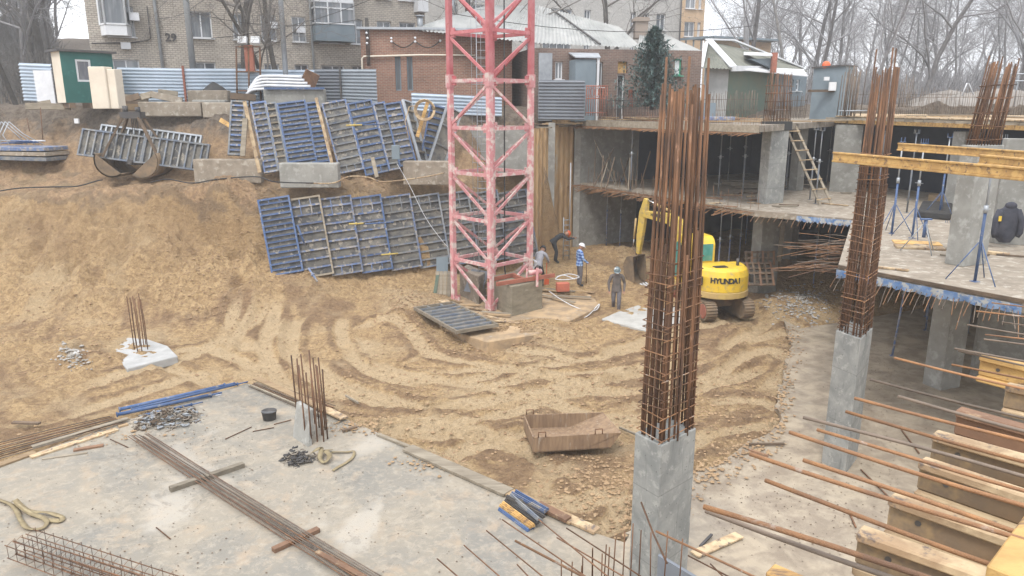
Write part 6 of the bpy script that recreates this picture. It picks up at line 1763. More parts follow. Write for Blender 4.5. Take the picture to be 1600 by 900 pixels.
# bucket: open towards the machine
mb = MB(); w = .42; outer = [(4.62, 1.45), (4.95, 1.38), (5.12, 1.05), (5.08, .62), (4.82, .30), (4.42, .18)]
bk = len(mb.v)
for y, z in outer: mb.v += [Vector((BX - w, y, z)), Vector((BX + w, y, z))]
for i in range(len(outer) - 1): mb.face((2 * i, 2 * i + 1, 2 * i + 3, 2 * i + 2), None, True)
for x in (BX - w, BX + w):
    mb.poly([(x, y, z) for y, z in outer])
bo = mb.build('bucket', M_MUD, ex); sm = bo.modifiers.new('s', 'SOLIDIFY'); sm.thickness = .035
for i in range(5):
    mb = MB(); x = BX - w + .06 + i * (2 * w - .12) / 4; mb.prism([(x - .05, 4.46, .19), (x + .05, 4.46, .19), (x + .03, 4.20, .09), (x - .03, 4.20, .09)], (0, 0, .05)); mb.build('tooth', M_PLASTW, bo)
ex.location = G(1112, 485, .25) + Vector((0, 0, 0)); ex.location.z = .22
ex.rotation_euler = (0, 0, math.radians(13)); ex.scale = (1.03, 1.03, 1.07)
PIV = Vector((BX, 1.15, 0)); RS = Matrix.Rotation(math.radians(27), 3, 'Z')
for c in kids(ex):                       # the boom foot swings on its own pivot
    if c.name.split('.')[0] in ('boom', 'dipper_arm', 'cylinder', 'linkage', 'hydraulic_hose', 'bucket'):
        c.rotation_euler = (0, 0, math.radians(27)); c.location = PIV - RS @ PIV

# ------------------------------------------------------------------ people
def skin_body(V_, E_, R_, sub=2):
    me = bpy.data.meshes.new('s'); bm = bmesh.new(); lay = bm.verts.layers.skin.verify()
    vs = []
    for i, (p, r) in enumerate(zip(V_, R_)):
        v = bm.verts.new(p); rr_ = r if hasattr(r, '__len__') else (r, r); v[lay].radius = rr_; v[lay].use_root = (i == 0); vs.append(v)
    for a, b in E_: bm.edges.new((vs[a], vs[b]))
    bm.to_mesh(me); bm.free()
    o = bpy.data.objects.new('s', me); COL.objects.link(o)
    o.modifiers.new('k', 'SKIN').use_smooth_shade = True; s = o.modifiers.new('u', 'SUBSURF'); s.levels = sub; s.render_levels = sub
    bpy.context.view_layer.update()
    m2 = bpy.data.meshes.new_from_object(o.evaluated_get(bpy.context.evaluated_depsgraph_get()))
    bpy.data.objects.remove(o); bpy.data.meshes.remove(me)
    return m2
def person(label, base, yaw, J, mats, hat=None, hair=True, size=1.1):
    """J: joints in body frame (x right, y forward, z up); mats: jacket, trousers, skin, boots"""
    root = thing('person', label, 'person')
    RAD = dict(pelvis=(.15, .12), waist=(.14, .11), chest=(.18, .125), collar=(.085, .08), neck=(.055, .055), shl=(.085, .08), shr=(.085, .08), ell=(.055, .055), elr=(.055, .055), wrl=(.042, .035), wrr=(.042, .035),
               hpl=(.105, .105), hpr=(.105, .105), knl=(.075, .075), knr=(.075, .075), anl=(.058, .058), anr=(.058, .058), tol=(.048, .035), tor=(.048, .035), pal=(.04, .022), par=(.04, .022))
    N = list(RAD.keys()); ix = {k: i for i, k in enumerate(N)}
    B = [('pelvis', 'waist', 0), ('waist', 'chest', 0), ('chest', 'collar', 0), ('collar', 'neck', 2), ('collar', 'shl', 0), ('shl', 'ell', 0), ('ell', 'wrl', 0), ('wrl', 'pal', 2), ('collar', 'shr', 0), ('shr', 'elr', 0), ('elr', 'wrr', 0), ('wrr', 'par', 2),
         ('pelvis', 'hpl', 1), ('hpl', 'knl', 1), ('knl', 'anl', 1), ('anl', 'tol', 3), ('pelvis', 'hpr', 1), ('hpr', 'knr', 1), ('knr', 'anr', 1), ('anr', 'tor', 3)]
    me = skin_body([J[k] for k in N], [(ix[a], ix[b]) for a, b, _ in B], [RAD[k] for k in N])
    mb = MB()
    for v in me.vertices: mb.v.append(Vector(v.co))
    for p in me.polygons:
        c = p.center; best = 9; bi = 0
        for a, b, z in B:
            A, Bb = Vector(J[a]), Vector(J[b]); t = max(0, min(1, (c - A).dot(Bb - A) / max((Bb - A).length_squared, 1e-6))); d = (c - A.lerp(Bb, t)).length - (.05 if z == 0 else 0)
            if d < best: best = d; bi = z
        mb.cur = bi; mb.face(list(p.vertices), None, True)
    bpy.data.meshes.remove(me)
    # head with face
    nk = Vector(J['neck']); hd_ = Vector(J['head']); up = (hd_ - nk).normalized(); fw = Vector(J.get('look', (0, 1, 0))).normalized(); rt_ = fw.cross(up).normalized(); fw = up.cross(rt_).normalized()
    M = Matrix((rt_, fw, up)).transposed()
    mb.cur = 2
    mb.ball(hd_, .115, 16, 12, (.74, .90, 1.08), M)
    mb.ball(hd_ + M @ Vector((0, .055, -.065)), .06, 10, 7, (.8, .85, .75), M)          # jaw
    mb.ball(hd_ + M @ Vector((0, .112, -.012)), .02, 8, 6, (.8, 1.1, 1.5), M)             # nose
    for s in (-1, 1): mb.ball(hd_ + M @ Vector((s * .085, 0, -.01)), .025, 8, 6, (.4, .8, 1.2), M)
    # hands: five fingers
    for s, w_, p_ in (('l', 'wrl', 'pal'), ('r', 'wrr', 'par')):
        A, Bb = Vector(J[w_]), Vector(J[p_]); d = (Bb - A).normalized(); side = d.cross(Vector((0, 1, .2))).normalized(); nr = side.cross(d)
        for k in range(4):
            o_ = Bb + side * (.03 - .02 * k); L = (.075, .085, .08, .062)[k]
            mb.tube([o_ - d * .02, o_ + d * L * .45, o_ + d * L * .8 + nr * .025, o_ + d * L * .85 + nr * .05], [.010, .0095, .009, .007], 6)
        mb.tube([A + d * .03 + side * .03, A + d * .06 + side * .062 + nr * .01, A + d * .10 + side * .065 + nr * .035], [.012, .011, .008], 6)
    mb.cur = 4
    for s in (-1, 1): mb.ball(hd_ + M @ Vector((s * .035, .098, .012)), .011, 6, 5, (1, .6, .8), M)
    mb.box(hd_ + M @ Vector((0, .106, -.06)), (.045, .012, .01), M)
    b = mb.build('body', list(mats) + [M_BLACK], root)
    # jacket hem and collar as clothing
    jw = Vector(J['waist']).lerp(Vector(J['pelvis']), .75); ch = Vector(J['chest']); ax = (ch - jw).normalized()
    hm_ = MB(); s_ = 14
    for j, (t, rx, ry) in enumerate(((-.55, .185, .15), (-.2, .18, .145), (.15, .168, .135), (.5, .165, .13))):
        c = jw + ax * (.22 * t); rx_ = Vector((1, 0, 0)); ry_ = ax.cross(rx_).normalized()
        for i in range(s_):
            a = 2 * math.pi * i / s_; hm_.v.append(c + rx_ * math.cos(a) * rx * (1 + .04 * math.sin(5 * a)) + ry_ * math.sin(a) * ry)
    for j in range(3):
        for i in range(s_): k = (i + 1) % s_; hm_.face((j * s_ + i, j * s_ + k, (j + 1) * s_ + k, (j + 1) * s_ + i), None, True)
    hm_.build('jacket_hem', mats[0], root)
    if hat:
        hm, brim = hat; mb = MB(); c = hd_ + M @ Vector((0, -.005, .03)); n = 16
        for j in range(7):
            th = math.pi / 2 * j / 6
            for i in range(n):
                a = 2 * math.pi * i / n; mb.v.append(c + M @ Vector((math.cos(a) * .115 * math.cos(th), math.sin(a) * .138 * math.cos(th), math.sin(th) * .125)))
        for j in range(6):
            for i in range(n): k = (i + 1) % n; mb.face((j * n + i, j * n + k, (j + 1) * n + k, (j + 1) * n + i), None, True)
        if brim:
            mb.prism([c + M @ Vector((math.cos(a) * .12, .05 + math.sin(a) * .15, -.004)) for a in [math.pi * k / 8 for k in range(9)]], M @ Vector((0, 0, .012)))
            mb.tube([c + M @ Vector((math.cos(2 * math.pi * k / 16) * .118, math.sin(2 * math.pi * k / 16) * .142, 0)) for k in range(17)], .008, 5)
        else:
            mb.tube([c + M @ Vector((math.cos(2 * math.pi * k / 16) * .112, math.sin(2 * math.pi * k / 16) * .136, -.02)) for k in range(17)], .02, 6)
            mb.ball(c + M @ Vector((0, 0, .12)), .035, 8, 6)
        mb.build('helmet' if brim else 'knit_cap', hm, root)
    root.location = base; root.rotation_euler = (0, 0, yaw); root.scale = (size, size, size)
    return root
STAND = dict(pelvis=(0, 0, .95), waist=(0, .01, 1.12), chest=(0, .02, 1.30), collar=(0, .0, 1.45), neck=(0, .02, 1.53), head=(0, .05, 1.65), shl=(-.19, 0, 1.42), shr=(.19, 0, 1.42), ell=(-.25, -.02, 1.14), elr=(.25, -.02, 1.14),
    wrl=(-.25, .08, .90), wrr=(.25, .08, .90), pal=(-.25, .11, .82), par=(.25, .11, .82), hpl=(-.10, 0, .88), hpr=(.10, 0, .88), knl=(-.11, .03, .50), knr=(.11, .03, .50), anl=(-.12, -.02, .10), anr=(.12, -.02, .10), tol=(-.13, .14, .04), tor=(.13, .14, .04))
M_CG = mat('grey_brown_jacket', (.15, .13, .12), (.10, .088, .082), 5, .9, rnd=0); M_TG = mat('grey_trousers', (.16, .15, .16), (.11, .105, .115), 6, .9, rnd=0); M_BT = mat('muddy_boots', (.20, .18, .165), (.10, .09, .08), 6, .9, rnd=0)
M_LG = mat('light_grey_sweater', (.40, .40, .43), (.32, .32, .345), 6, .95, rnd=0); M_DKC = mat('dark_overalls', (.05, .055, .06), (.035, .038, .042), 5, .9, rnd=0)
M_HG = mat('grey_helmet_paint', (.13, .17, .18), (.6, .62, .62), 8, .5, lo=.52, hi=.56, rnd=0, bump=0)
def plaid():
    m, nt, b = newmat('blue_plaid_shirt'); vec = coords(nt, 'Object')
    def wv(ax):
        w = nt.nodes.new('ShaderNodeTexWave'); w.bands_direction = ax; w.inputs['Scale'].default_value = 2.6; w.inputs['Distortion'].default_value = 1.2; nt.links.new(vec, w.inputs['Vector']); return w.outputs['Fac']
    c = mixc(nt, ramp(nt, wv('X'), .5, .62), (.04, .11, .36), (.25, .42, .68)); c2_ = mixc(nt, ramp(nt, wv('Z'), .5, .62), (.03, .06, .20), (.42, .52, .68))
    nt.links.new(mixc(nt, .5, c, c2_), b.inputs['Base Color']); b.inputs['Roughness'].default_value = .9; return m
M_PLAID = plaid()
# 1 walking towards the camera
J = dict(STAND); J.update(head=(0, .10, 1.63), neck=(0, .05, 1.53), look=(0, .9, -.35), knl=(-.10, .16, .50), anl=(-.10, .10, .12), tol=(-.10, .26, .06), knr=(.10, .0, .50), anr=(.09, -.24, .14), tor=(.09, -.12, .05),
    ell=(-.28, -.08, 1.15), wrl=(-.27, .06, .93), pal=(-.26, .12, .86), elr=(.29, .04, 1.15), wrr=(.26, .12, .93), par=(.24, .16, .86))
p1 = G(962, 491, .05); person('worker in dark grey jacket and scuffed helmet walking towards the camera beside the concrete pad', (p1.x, p1.y, .05), math.radians(172), J, (M_CG, M_TG, M_SKIN, M_BT), (M_HG, True), size=1.14)
# 2 plaid shirt, seen from behind / right, holding a rod
J = dict(STAND); J.update(elr=(.27, .05, 1.16), wrr=(.24, .24, 1.02), par=(.24, .30, .98), look=(.2, 1, -.3), head=(0, .07, 1.64))
gz = lambda px, py, z: ground_z(G(px, py, z).x, G(px, py, z).y)
p2 = G(905, 444, .6); z2 = gz(905, 444, .6); person('worker in blue checked shirt and white helmet standing with a rod', (p2.x, p2.y, z2), math.radians(-75), J, (M_PLAID, M_TG, M_SKIN, M_DKC), (M_WHITE, True))
mb = MB(); a = G(916, 443, z2); mb.tube([Vector((a.x, a.y, z2)), Vector((a.x - .02, a.y, z2 + 1.15))], .018, 6); tag(mb.build('rod', M_RUST), 'dark rod held upright by the worker in the checked shirt', 'rod')
# 3 bending at the wall
J = dict(STAND); J.update(pelvis=(0, -.12, .95), waist=(0, -.04, 1.10), chest=(0, .18, 1.22), collar=(0, .34, 1.27), neck=(0, .42, 1.29), head=(0, .53, 1.31), shl=(-.19, .31, 1.24), shr=(.19, .31, 1.24), ell=(-.24, .50, 1.06), elr=(.24, .50, 1.10), wrl=(-.16, .72, 1.08), wrr=(.18, .74, 1.12),
    pal=(-.14, .80, 1.10), par=(.17, .82, 1.14), hpl=(-.1, -.1, .88), hpr=(.1, -.1, .88), knl=(-.12, .06, .50), knr=(.12, .02, .50), look=(0, 1, -.5))
p3 = G(868, 413, .8); person('worker in dark overalls and orange helmet bending to the bars at the retaining wall', (p3.x, p3.y, gz(868, 413, .8)), math.radians(-80), J, (M_DKC, M_DKC, M_SKIN, M_DKC), (M_ORANGE, True))
# 4 back to the camera, stooping behind the ballast
J = dict(STAND); J.update(pelvis=(0, -.10, .93), waist=(0, -.02, 1.08), chest=(0, .12, 1.24), collar=(0, .22, 1.36), neck=(0, .28, 1.42), head=(0, .36, 1.50), shl=(-.19, .2, 1.33), shr=(.19, .2, 1.33), ell=(-.26, .26, 1.07), elr=(.27, .30, 1.08), wrl=(-.16, .44, .93), wrr=(.18, .50, .95), pal=(-.14, .52, .90), par=(.17, .58, .92),
    hpl=(-.1, -.08, .88), hpr=(.1, -.08, .88), knl=(-.13, .12, .50), knr=(.13, .12, .50), look=(0, 1, -.6))
p4 = G(842, 446, .55); z4 = gz(842, 446, .55); person('worker in light grey sweater and black knit cap stooping behind the ballast block', (p4.x, p4.y, z4), math.radians(-28), J, (M_LG, M_DKC, M_SKIN, M_DKC), (M_BLACK, False))
mb = MB(); a = Vector((p4.x + .36, p4.y + .34, z4)); mb.tube([a, a + Vector((0, .1, 1.0))], .02, 6); mb.box(a + Vector((0, 0, .12)), (.22, .04, .28)); tag(mb.build('shovel', M_ORANGE), 'orange-handled shovel in the hands of the stooping worker', 'shovel')
mb = MB(); c = V(829, 413, 31.5)
for k in range(6): mb.tube([c + Vector((math.cos(t * .45) * (.2 + .02 * k), .04 * k, math.sin(t * .45) * (.26 - .015 * k))) for t in range(15)], .015, 4)
tag(mb.build('cable_coil', M_PLASTW), 'pale coil hanging on the pink leg beside the stooping worker', 'coil')
# ------------------------------------------------------------------ things on the raft and in the pit
def at_(px, py, z=RAFTZ): return G(px, py, z)
def lay(name, label, a, b, w, h, m, z=RAFTZ, cat='plank', group=None, z2=None, bv=.006):
    p, q = G(*a, z), G(*b, z if z2 is None else z2); mb = MB(); mb.bar(p + UP * h / 2, q + UP * h / 2, w, h); o = mb.build(name, m)
    if bv: bevel(o, bv)
    tag(o, label, cat, group); return o
# rebar bundle
ra = random.Random(1)
for i in range(13):
    o_ = (i - 6) * .022; a, b = G(207 + i * 1.5, 682 + ra.uniform(-3, 3), .27), G(572, 903, .27); side = Vector((.55, .83, 0))
    a2 = a + side * (i - 6) * .018; b2 = b + side * (i - 6) * .035; b2 = b2 + (b2 - a2).normalized() * ra.uniform(.3, 1.5); n = 8
    mb = MB(); mb.tube([a2.lerp(b2, t / n) + Vector((0, 0, .02 * (i % 3) - .10 * math.sin(math.pi * t / n) * .4)) + side * ra.gauss(0, .006) for t in range(n + 1)], .011, 5)
    tag(mb.build('rebar', M_BARS if ra.random() < .6 else M_RUST), 'long bar of the bundle lying across the raft at the lower left', 'reinforcing bar', 'bars of the long bundle on the raft')
mb = MB(); p = G(560, 896, .3); mb.bar(G(495, 862, .3), G(610, 925, .3), .10, .04); tag(mb.build('plank', M_WOODR), 'thin brown lath under the end of the long bar bundle', 'plank')
lay('timber_bearer', 'grey timber bearer under the upper end of the long bar bundle', (266, 768), (381, 729), .14, .11, M_WOODG)
lay('timber_bearer', 'short red-brown bearer under the lower part of the long bar bundle', (427, 863), (498, 830), .13, .09, M_WOODR)
# bars and planks at the left edge of the raft
for i in range(9):
    a, b = G(-20, 722 - 3.2 * i, .22), G(196 - i * 3, 660 - i * 1.2, .22); mb = MB(); mb.tube([a, a.lerp(b, .5) + UP * .015 * (i % 3), b], .013, 5); tag(mb.build('rebar', M_RUST if i % 2 else M_BARS), 'bar lying along the left edge of the raft', 'reinforcing bar', 'bars along the left edge of the raft')
lay('plank', 'wide pale plank along the left edge of the raft, in front of the bars', (-20, 735), (55, 708), .22, .05, M_WOOD); lay('plank', 'long yellowish plank on the left edge of the raft', (48, 716), (183, 672), .18, .05, M_TOPFL)
lay('plank', 'plank on the soil just behind the long yellowish one', (50, 700), (200, 655), .14, .05, M_WOODG, .2); lay('plank', 'thin lath lying below the yellowish plank', (66, 718), (137, 708), .08, .03, M_WOODG); lay('plank', 'broken brown board end near the lath', (115, 705), (162, 697), .12, .05, M_WOODR)
lay('plank', 'short stub of board beyond the brown board end', (185, 668), (200, 664), .12, .05, M_WOOD)
# blue tubes
for i, (a, b, r, lb) in enumerate((((186, 640), (352, 602), .05, 'upper blue tube of the bundle on the raft corner'), ((182, 648), (330, 617), .05, 'lower blue tube of the bundle on the raft corner'), ((205, 640), (372, 600), .035, 'thin blue tube lying between the two thick ones'), ((228, 648), (300, 632), .035, 'short blue tube next to the clamp heap'))):
    p, q = G(*a, .22 + .05 * (i % 2)), G(*b, .22); mb = MB(); mb.tube([p, q], r, 10); mb.tube([p, p + (q - p) * .01], r * 1.5, 10); mb.tube([q - (q - p) * .012, q], r * 1.5, 10); mb.tube([q, q + (q - p).normalized() * .3], r * .6, 8); o = mb.build('tube', M_BLUE); tag(o, lb, 'tube')
mb = MB(); a = G(345, 625); s = 0; n = 8; rs4 = random.Random(11)
for j in range(n + 1):
    for i in range(n + 1): mb.v.append(a + Vector(((i - 4) * .14 * (1 - .3 * (j / n)), (j - 4) * .085 + .04 * math.sin(i), max(0, .12 - .012 * ((i - 4) ** 2 + (j - 4) ** 2)) + rs4.random() * .07)))
for j in range(n):
    for i in range(n): q = j * (n + 1) + i; mb.face((q, q + 1, q + n + 2, q + n + 1), None, True)
tag(mb.build('sack', M_TARP), 'crumpled white sack at the end of the blue tubes', 'sack')
# boards/bars on the top corner of the raft
for i in range(7):
    a, b = G(388 + 3 * i, 603 - 1.5 * i, .2), G(500 + i * 4, 652 - i * 3, .2); mb = MB(); mb.bar(a, b, .05, .04) if i % 2 else mb.tube([a, b], .014, 5); tag(mb.build('lath', (M_WOODD, M_WOODG, M_RUST)[i % 3]), 'lath or bar in the pile at the top corner of the raft', 'lath', 'laths at the top corner of the raft')
lay('plank', 'long plank on the raft edge ending right of the leaning board', (400, 592), (538, 654), .22, .05, M_WOOD, .2)
lay('plank', 'short bleached plank behind the starter bars', (508, 640), (538, 655), .25, .05, M_TOPFL, .22)
# clamp heaps
def clampheap(name, label, c, rx, ry, n, seed, m=(M_GALV,)):
    rnd = random.Random(seed); mb = MB()
    for i in range(n):
        a = rnd.uniform(0, 6.28); r = rnd.random() ** .6; h = max(0, (1 - r) * .5) * rnd.random(); p = c + Vector((math.cos(a) * r * rx, math.sin(a) * r * ry, .03 + h)); M = Matrix.Rotation(rnd.uniform(0, 6), 3, 'Z') @ Matrix.Rotation(rnd.uniform(-.7, .7), 3, 'X'); w = rnd.uniform(.05, .10)
        mb.cur = i % len(m)
        mb.tube([p + M @ Vector((math.cos(t) * w, math.sin(t) * w * .7, .01 * t)) for t in [k * .8 for k in range(6)]], .018, 4)
        if i % 2: mb.box(p + UP * .02, (.14, .04, .025), M)
    o = mb.build(name, list(m)); tag(o, label, 'heap', kind='stuff')
M_CLAMP = mat('clamp_metal', (.33, .29, .24), (.18, .15, .12), 6, .7, metal=.2, rnd=0)
clampheap('clamp_heap', 'heap of greyish wedge clamps beside the blue tubes', G(264, 664), 1.15, 1.0, 560, 1, (M_CLAMP, M_GALV, M_CLAMP, M_WOODD))
clampheap('clamp_heap', 'small heap of wire and clamps before the leaning board', G(467, 728), .55, .42, 150, 2, (M_CLAMP, M_DKSTEEL))
# bucket
b0 = G(422, 663); bkt = thing('bucket', 'dark metal bucket standing on the raft', 'bucket', b0)
mb = MB(); n = 16
for (r, z) in ((.15, .0), (.195, .38), (.205, .38), (.205, .40), (.185, .40), (.14, .06), (.0, .06)):
    for i in range(n): a = 2 * math.pi * i / n; mb.v.append(b0 + Vector((math.cos(a) * r, math.sin(a) * r, z)))
for j in range(6):
    for i in range(n): k = (i + 1) % n; mb.face((j * n + i, j * n + k, (j + 1) * n + k, (j + 1) * n + i), None, True)
mb.build('pail', M_DKSTEEL, bkt)
mb = MB(); mb.tube([b0 + Vector((math.cos(t) * .2, -.05 - .1 * math.sin(t), .39 + .03 * math.sin(t))) for t in [math.pi * k / 8 for k in range(9)]], .007, 5); mb.build('handle', M_GALV, bkt)
for a, b, lb in (((352, 686), (393, 667), 'dark bar on the raft left of the bucket'), ((395, 674), (428, 668), 'thin bar in front of the bucket'), ((244, 824), (266, 842), 'short dark bar on the raft below the long bundle'), ((428, 663), (455, 656), 'bar stub right of the bucket'), ((172, 686), (200, 699), 'short brown bar beside the left planks')):
    p, q = G(*a, .17), G(*b, .17); mb = MB(); mb.tube([p, q], .013, 5); tag(mb.build('rebar', M_RUST), lb, 'reinforcing bar')
# starters with leaning board
for (cx_, cy_, pts, top, lb, grp, r) in (((490), (688), [(466, 672), (473, 668), (481, 664), (478, 690), (487, 694), (496, 690), (506, 690), (512, 686), (499, 668), (508, 672), (492, 662), (503, 680)], 2.05, 'thick starter bar rising behind the leaning board on the raft', 'starters behind the leaning board', .02),
                               ((220), (545), [(210, 546), (215, 549), (219, 541), (222, 549), (225, 542), (231, 546), (228, 538), (213, 539)], 1.85, 'starter bar standing in the white footing at the left', 'starters of the white footing', .016)):
    for i, (px, py) in enumerate(pts):
        p = G(px, py, RAFTZ if px > 300 else .35); mb = MB(); h = top * (1 - .1 * ((i * 37) % 10) / 10); mb.tube([p, p + Vector((-.02 - .01 * math.sin(i), .02, h * .5)), p + Vector((-.05 + .02 * math.sin(i * 2), .04, h))], r, 6); tag(mb.build('starter_bar', M_RUST), lb, 'starter bar', grp)
a, b = G(456, 693), G(481, 709)
mb = MB(); t0 = V(463, 628, a.y + .45) - a; t1 = V(484, 641, b.y + .45) - b; nn = Vector((.07, .1, 0)); pts = [a, b, b + t1, a + t0]
mb.prism(pts, nn); tag(bevel(mb.build('board', M_CONC), .01), 'grey board leaning on the starter bars on the raft', 'board')
mb = MB(); c = G(489, 640, 1.2); 
# straps
def strap(label, pts, w, z=RAFTZ + .02, wz=0, m=M_STRAP):
    P = [G(px, py, z + (zz if True else 0)) for px, py, zz in pts]; Q = []
    for i in range(len(P) - 1):
        p0 = P[max(i - 1, 0)]; p1 = P[i]; p2 = P[i + 1]; p3 = P[min(i + 2, len(P) - 1)]
        for k in range(5):
            s = k / 5; Q.append(.5 * ((2 * p1) + (p2 - p0) * s + (2 * p0 - 5 * p1 + 4 * p2 - p3) * s * s + (3 * p1 - p0 - 3 * p2 + p3) * s ** 3))
    Q.append(P[-1]); mb = MB(); s0 = 0
    for i, q in enumerate(Q):
        t = (Q[min(i + 1, len(Q) - 1)] - Q[max(i - 1, 0)]).normalized(); sd = t.cross(UP).normalized(); tw_ = math.sin(i * .5) * .5
        mb.v += [q - sd * w * math.cos(tw_) - UP * w * abs(math.sin(tw_)) * 0, q + sd * w * math.cos(tw_) + UP * w * abs(math.sin(tw_))]
    for i in range(len(Q) - 1): mb.face((2 * i, 2 * i + 2, 2 * i + 3, 2 * i + 1), None, True)
    o = mb.build('lifting_strap', m); sm = o.modifiers.new('s', 'SOLIDIFY'); sm.thickness = .012; sm.offset = 1; tag(o, label, 'strap')
strap('wide webbing sling lying in loops at the left margin', [(-15, 777, .03), (20, 790, .03), (32, 812, .05), (45, 826, .02), (68, 824, .02), (72, 812, .03), (50, 803, .05), (30, 790, .08), (24, 781, .12)], .05)
strap('folded end of the webbing sling at the left margin', [(24, 781, .1), (45, 798, .06), (75, 801, .05), (97, 808, .02), (92, 814, .02), (70, 812, .02)], .055)
strap('beige webbing sling bunched beside the leaning board', [(482, 712, .02), (492, 704, .14), (502, 700, .16), (500, 716, .05), (508, 722, .03), (515, 712, .1), (508, 704, .1), (518, 703, .02)], .06)
strap('loose end of the beige sling curling right', [(518, 706, .02), (540, 706, .02), (553, 705, .03), (550, 716, .02), (535, 726, .02), (520, 735, .02)], .035)
# plank edging along the right side of the left raft
lay('edge_plank', 'thin dark board at the upper start of the raft edging', (590, 680), (640, 700), .1, .06, M_WOODG, .16)
lay('edge_plank', 'long grey edging plank on the raft rim, lying on its face', (637, 702), (795, 772), .34, .07, M_WOODG, .17)
lay('edge_plank', 'wide worn board on the rim next to the profile bundle', (790, 768), (897, 816), .30, .05, M_WOOD, .17)
lay('edge_plank', 'last yellowish board at the rim, pointing to the nearest column', (889, 812), (933, 832), .24, .06, M_TOPFL, .17)
lay('plank', 'brown board under the profile bundle at the rim', (840, 790), (888, 815), .2, .08, M_WOODR, .2)
# profile bundle
bp = random.Random(2)
for i, (a, b, m, z) in enumerate((((780, 796), (826, 830), M_BLUE, .16), ((785, 792), (832, 826), M_BLUE, .16), ((786, 786), (834, 822), M_WOODY, .26), ((790, 782), (840, 818), M_DKSTEEL, .26), ((796, 780), (846, 815), M_BLUEG, .30), ((800, 771), (852, 800), M_BLUEW, .30), ((806, 768), (856, 797), M_BLUE, .30), ((792, 776), (850, 808), M_DKSTEEL, .36), ((798, 774), (842, 812), M_BLUEG, .38), ((782, 790), (830, 824), M_WOODY, .22))):
    p, q = G(*a, z), G(*b, z); mb = MB(); mb.bar(p, q, .07, .05); mb.bar(p + UP * .035, q + UP * .035, .03, .03); tag(mb.build('steel_profile', m), 'steel profile in the stacked bundle near the raft rim', 'steel profile', 'profiles stacked at the raft rim')
# bar mats at the lower left corner: lattice girders
for gi, (a, b, lb) in enumerate((((18, 868), (330, 985), 'lattice girder cage nearest the bottom left corner'), ((30, 862), (345, 965), 'middle lattice girder cage of the pile at the bottom left'), ((50, 850), (350, 950), 'upper lattice girder cage of the pile at the bottom left'))):
    p, q = G(*a, .3), G(*b, .3); d = (q - p); L = d.length; d.normalize(); sd = d.cross(UP).normalized(); g = thing('lattice_girder', lb, 'reinforcement cage', p)
    hh = .26; ww = .16
    for (s, z) in ((-1, 0), (1, 0), (-1, hh), (1, hh)):
        mb = MB(); mb.tube([p + sd * s * ww / 2 + UP * z, q + sd * s * ww / 2 + UP * z], .010, 5); mb.build('chord', M_RUST, g)
    for k in range(int(L / .25)):
        c = p + d * (.05 + .25 * k); mb = MB(); cs = [c + sd * (-ww / 2), c + sd * (ww / 2), c + sd * ww / 2 + UP * hh, c - sd * ww / 2 + UP * (hh + .06), c - sd * ww / 2]; mb.tube(cs, .006, 4); mb.build('stirrup', M_RUST, g)
mb = MB(); p = G(248, 888); mb.box(p + UP * .03, (.42, .13, .05), Matrix.Rotation(.1, 3, 'Z')); tag(bevel(mb.build('packet', mat('pale_green_wrapper', (.55, .6, .5), rnd=0)), .015), 'pale green wrapper or packet on the raft near the girder cages', 'packet')
# ------------------------------------------------------------------ white footing in the soil
foot = [(178, 540), (200, 527), (232, 530), (262, 540), (278, 556), (236, 566), (198, 576), (184, 560)]
mb = MB(); top = [G(a, b, .30) for a, b in foot]; mb.prism([at(p, .0) for p in top], (0, 0, .30)); M_LIME = mat('fresh_concrete', (.44, .44, .43), (.34, .34, .33), 2.5, .85, rnd=0, bump=.5, bscale=12)
tag(bevel(mb.build('column_footing', M_LIME), .04, 2), 'irregular white concrete footing slab in the soil at the left', 'footing')
pad = [(940, 498), (965, 487), (1005, 474), (1062, 478), (1075, 500), (1012, 517)]
mb = MB(); mb.prism([at(G(a, b, .30), 0) for a, b in pad], (0, 0, .30)); tag(bevel(mb.build('column_footing', mat('pale_concrete_pad', (.46, .45, .42), (.36, .35, .325), 2.5, .85, rnd=0, bump=.4, bscale=12)), .02), 'flat pale concrete pad behind the tall rusty cage, by the walking worker', 'footing')
# ------------------------------------------------------------------ mortar skip
z0, z1 = .16, .56
fl, fr_, br, bl = G(833, 684, z1), G(971, 676, z1), G(942, 644, z1), G(818, 648, z1)
fl0, fr0, br0, bl0 = at(fl, z0), at(fr_.lerp(fl, .12), z0), at(br.lerp(bl, .12), z0), at(bl, z0)
sk_ = thing('mortar_skip', 'muddy steel mortar skip with sloping end standing on the sand', 'skip', (fl.x, fl.y, z0))
M_SKIP = mat('rusty_skip_steel', (.30, .205, .125), (.19, .125, .08), 3, .85, stretch=(3, 3, .4), spot=(.36, .31, .25), sscale=4, rnd=0, bump=.4, bscale=20)
for nm, a, b, c, d in (('front_wall', fl0, fr0, fr_, fl), ('back_wall', bl0, br0, br, bl), ('end_wall', fl0, bl0, bl, fl)):
    cc = (fl + fr_ + br + bl) / 4; mb = MB(); n = (b - a).cross(d - a).normalized() * .03
    if n.dot(at(cc, .3) - a) < 0: n = -n
    mb.prism([a, b, c, d], n); mb.build(nm, M_SKIP, sk_)
rz = Vector((0, 0, .03))
mb = MB(); m1, m2 = fl0.lerp(fr0, .66), bl0.lerp(br0, .66); e1_, e2_ = fr_, br; mb.prism([m1 + rz, m2 + rz, e2_, e1_], (0, 0, -.03)); mb.build('ramp', M_SKIP, sk_)
mb = MB(); mb.prism([fl0, fr0, br0, bl0], (0, 0, .03)); mb.build('base', M_SKIP, sk_)
for p in (fl.lerp(fr_, .10), fl.lerp(fr_, .74), bl.lerp(br, .08)):
    mb = MB(); s = (fr_ - fl).normalized() * .09; mb.tube([p - s, p - s + UP * .13, p + s + UP * .13, p + s], .016, 6); mb.build('lifting_loop', M_RUST, sk_)
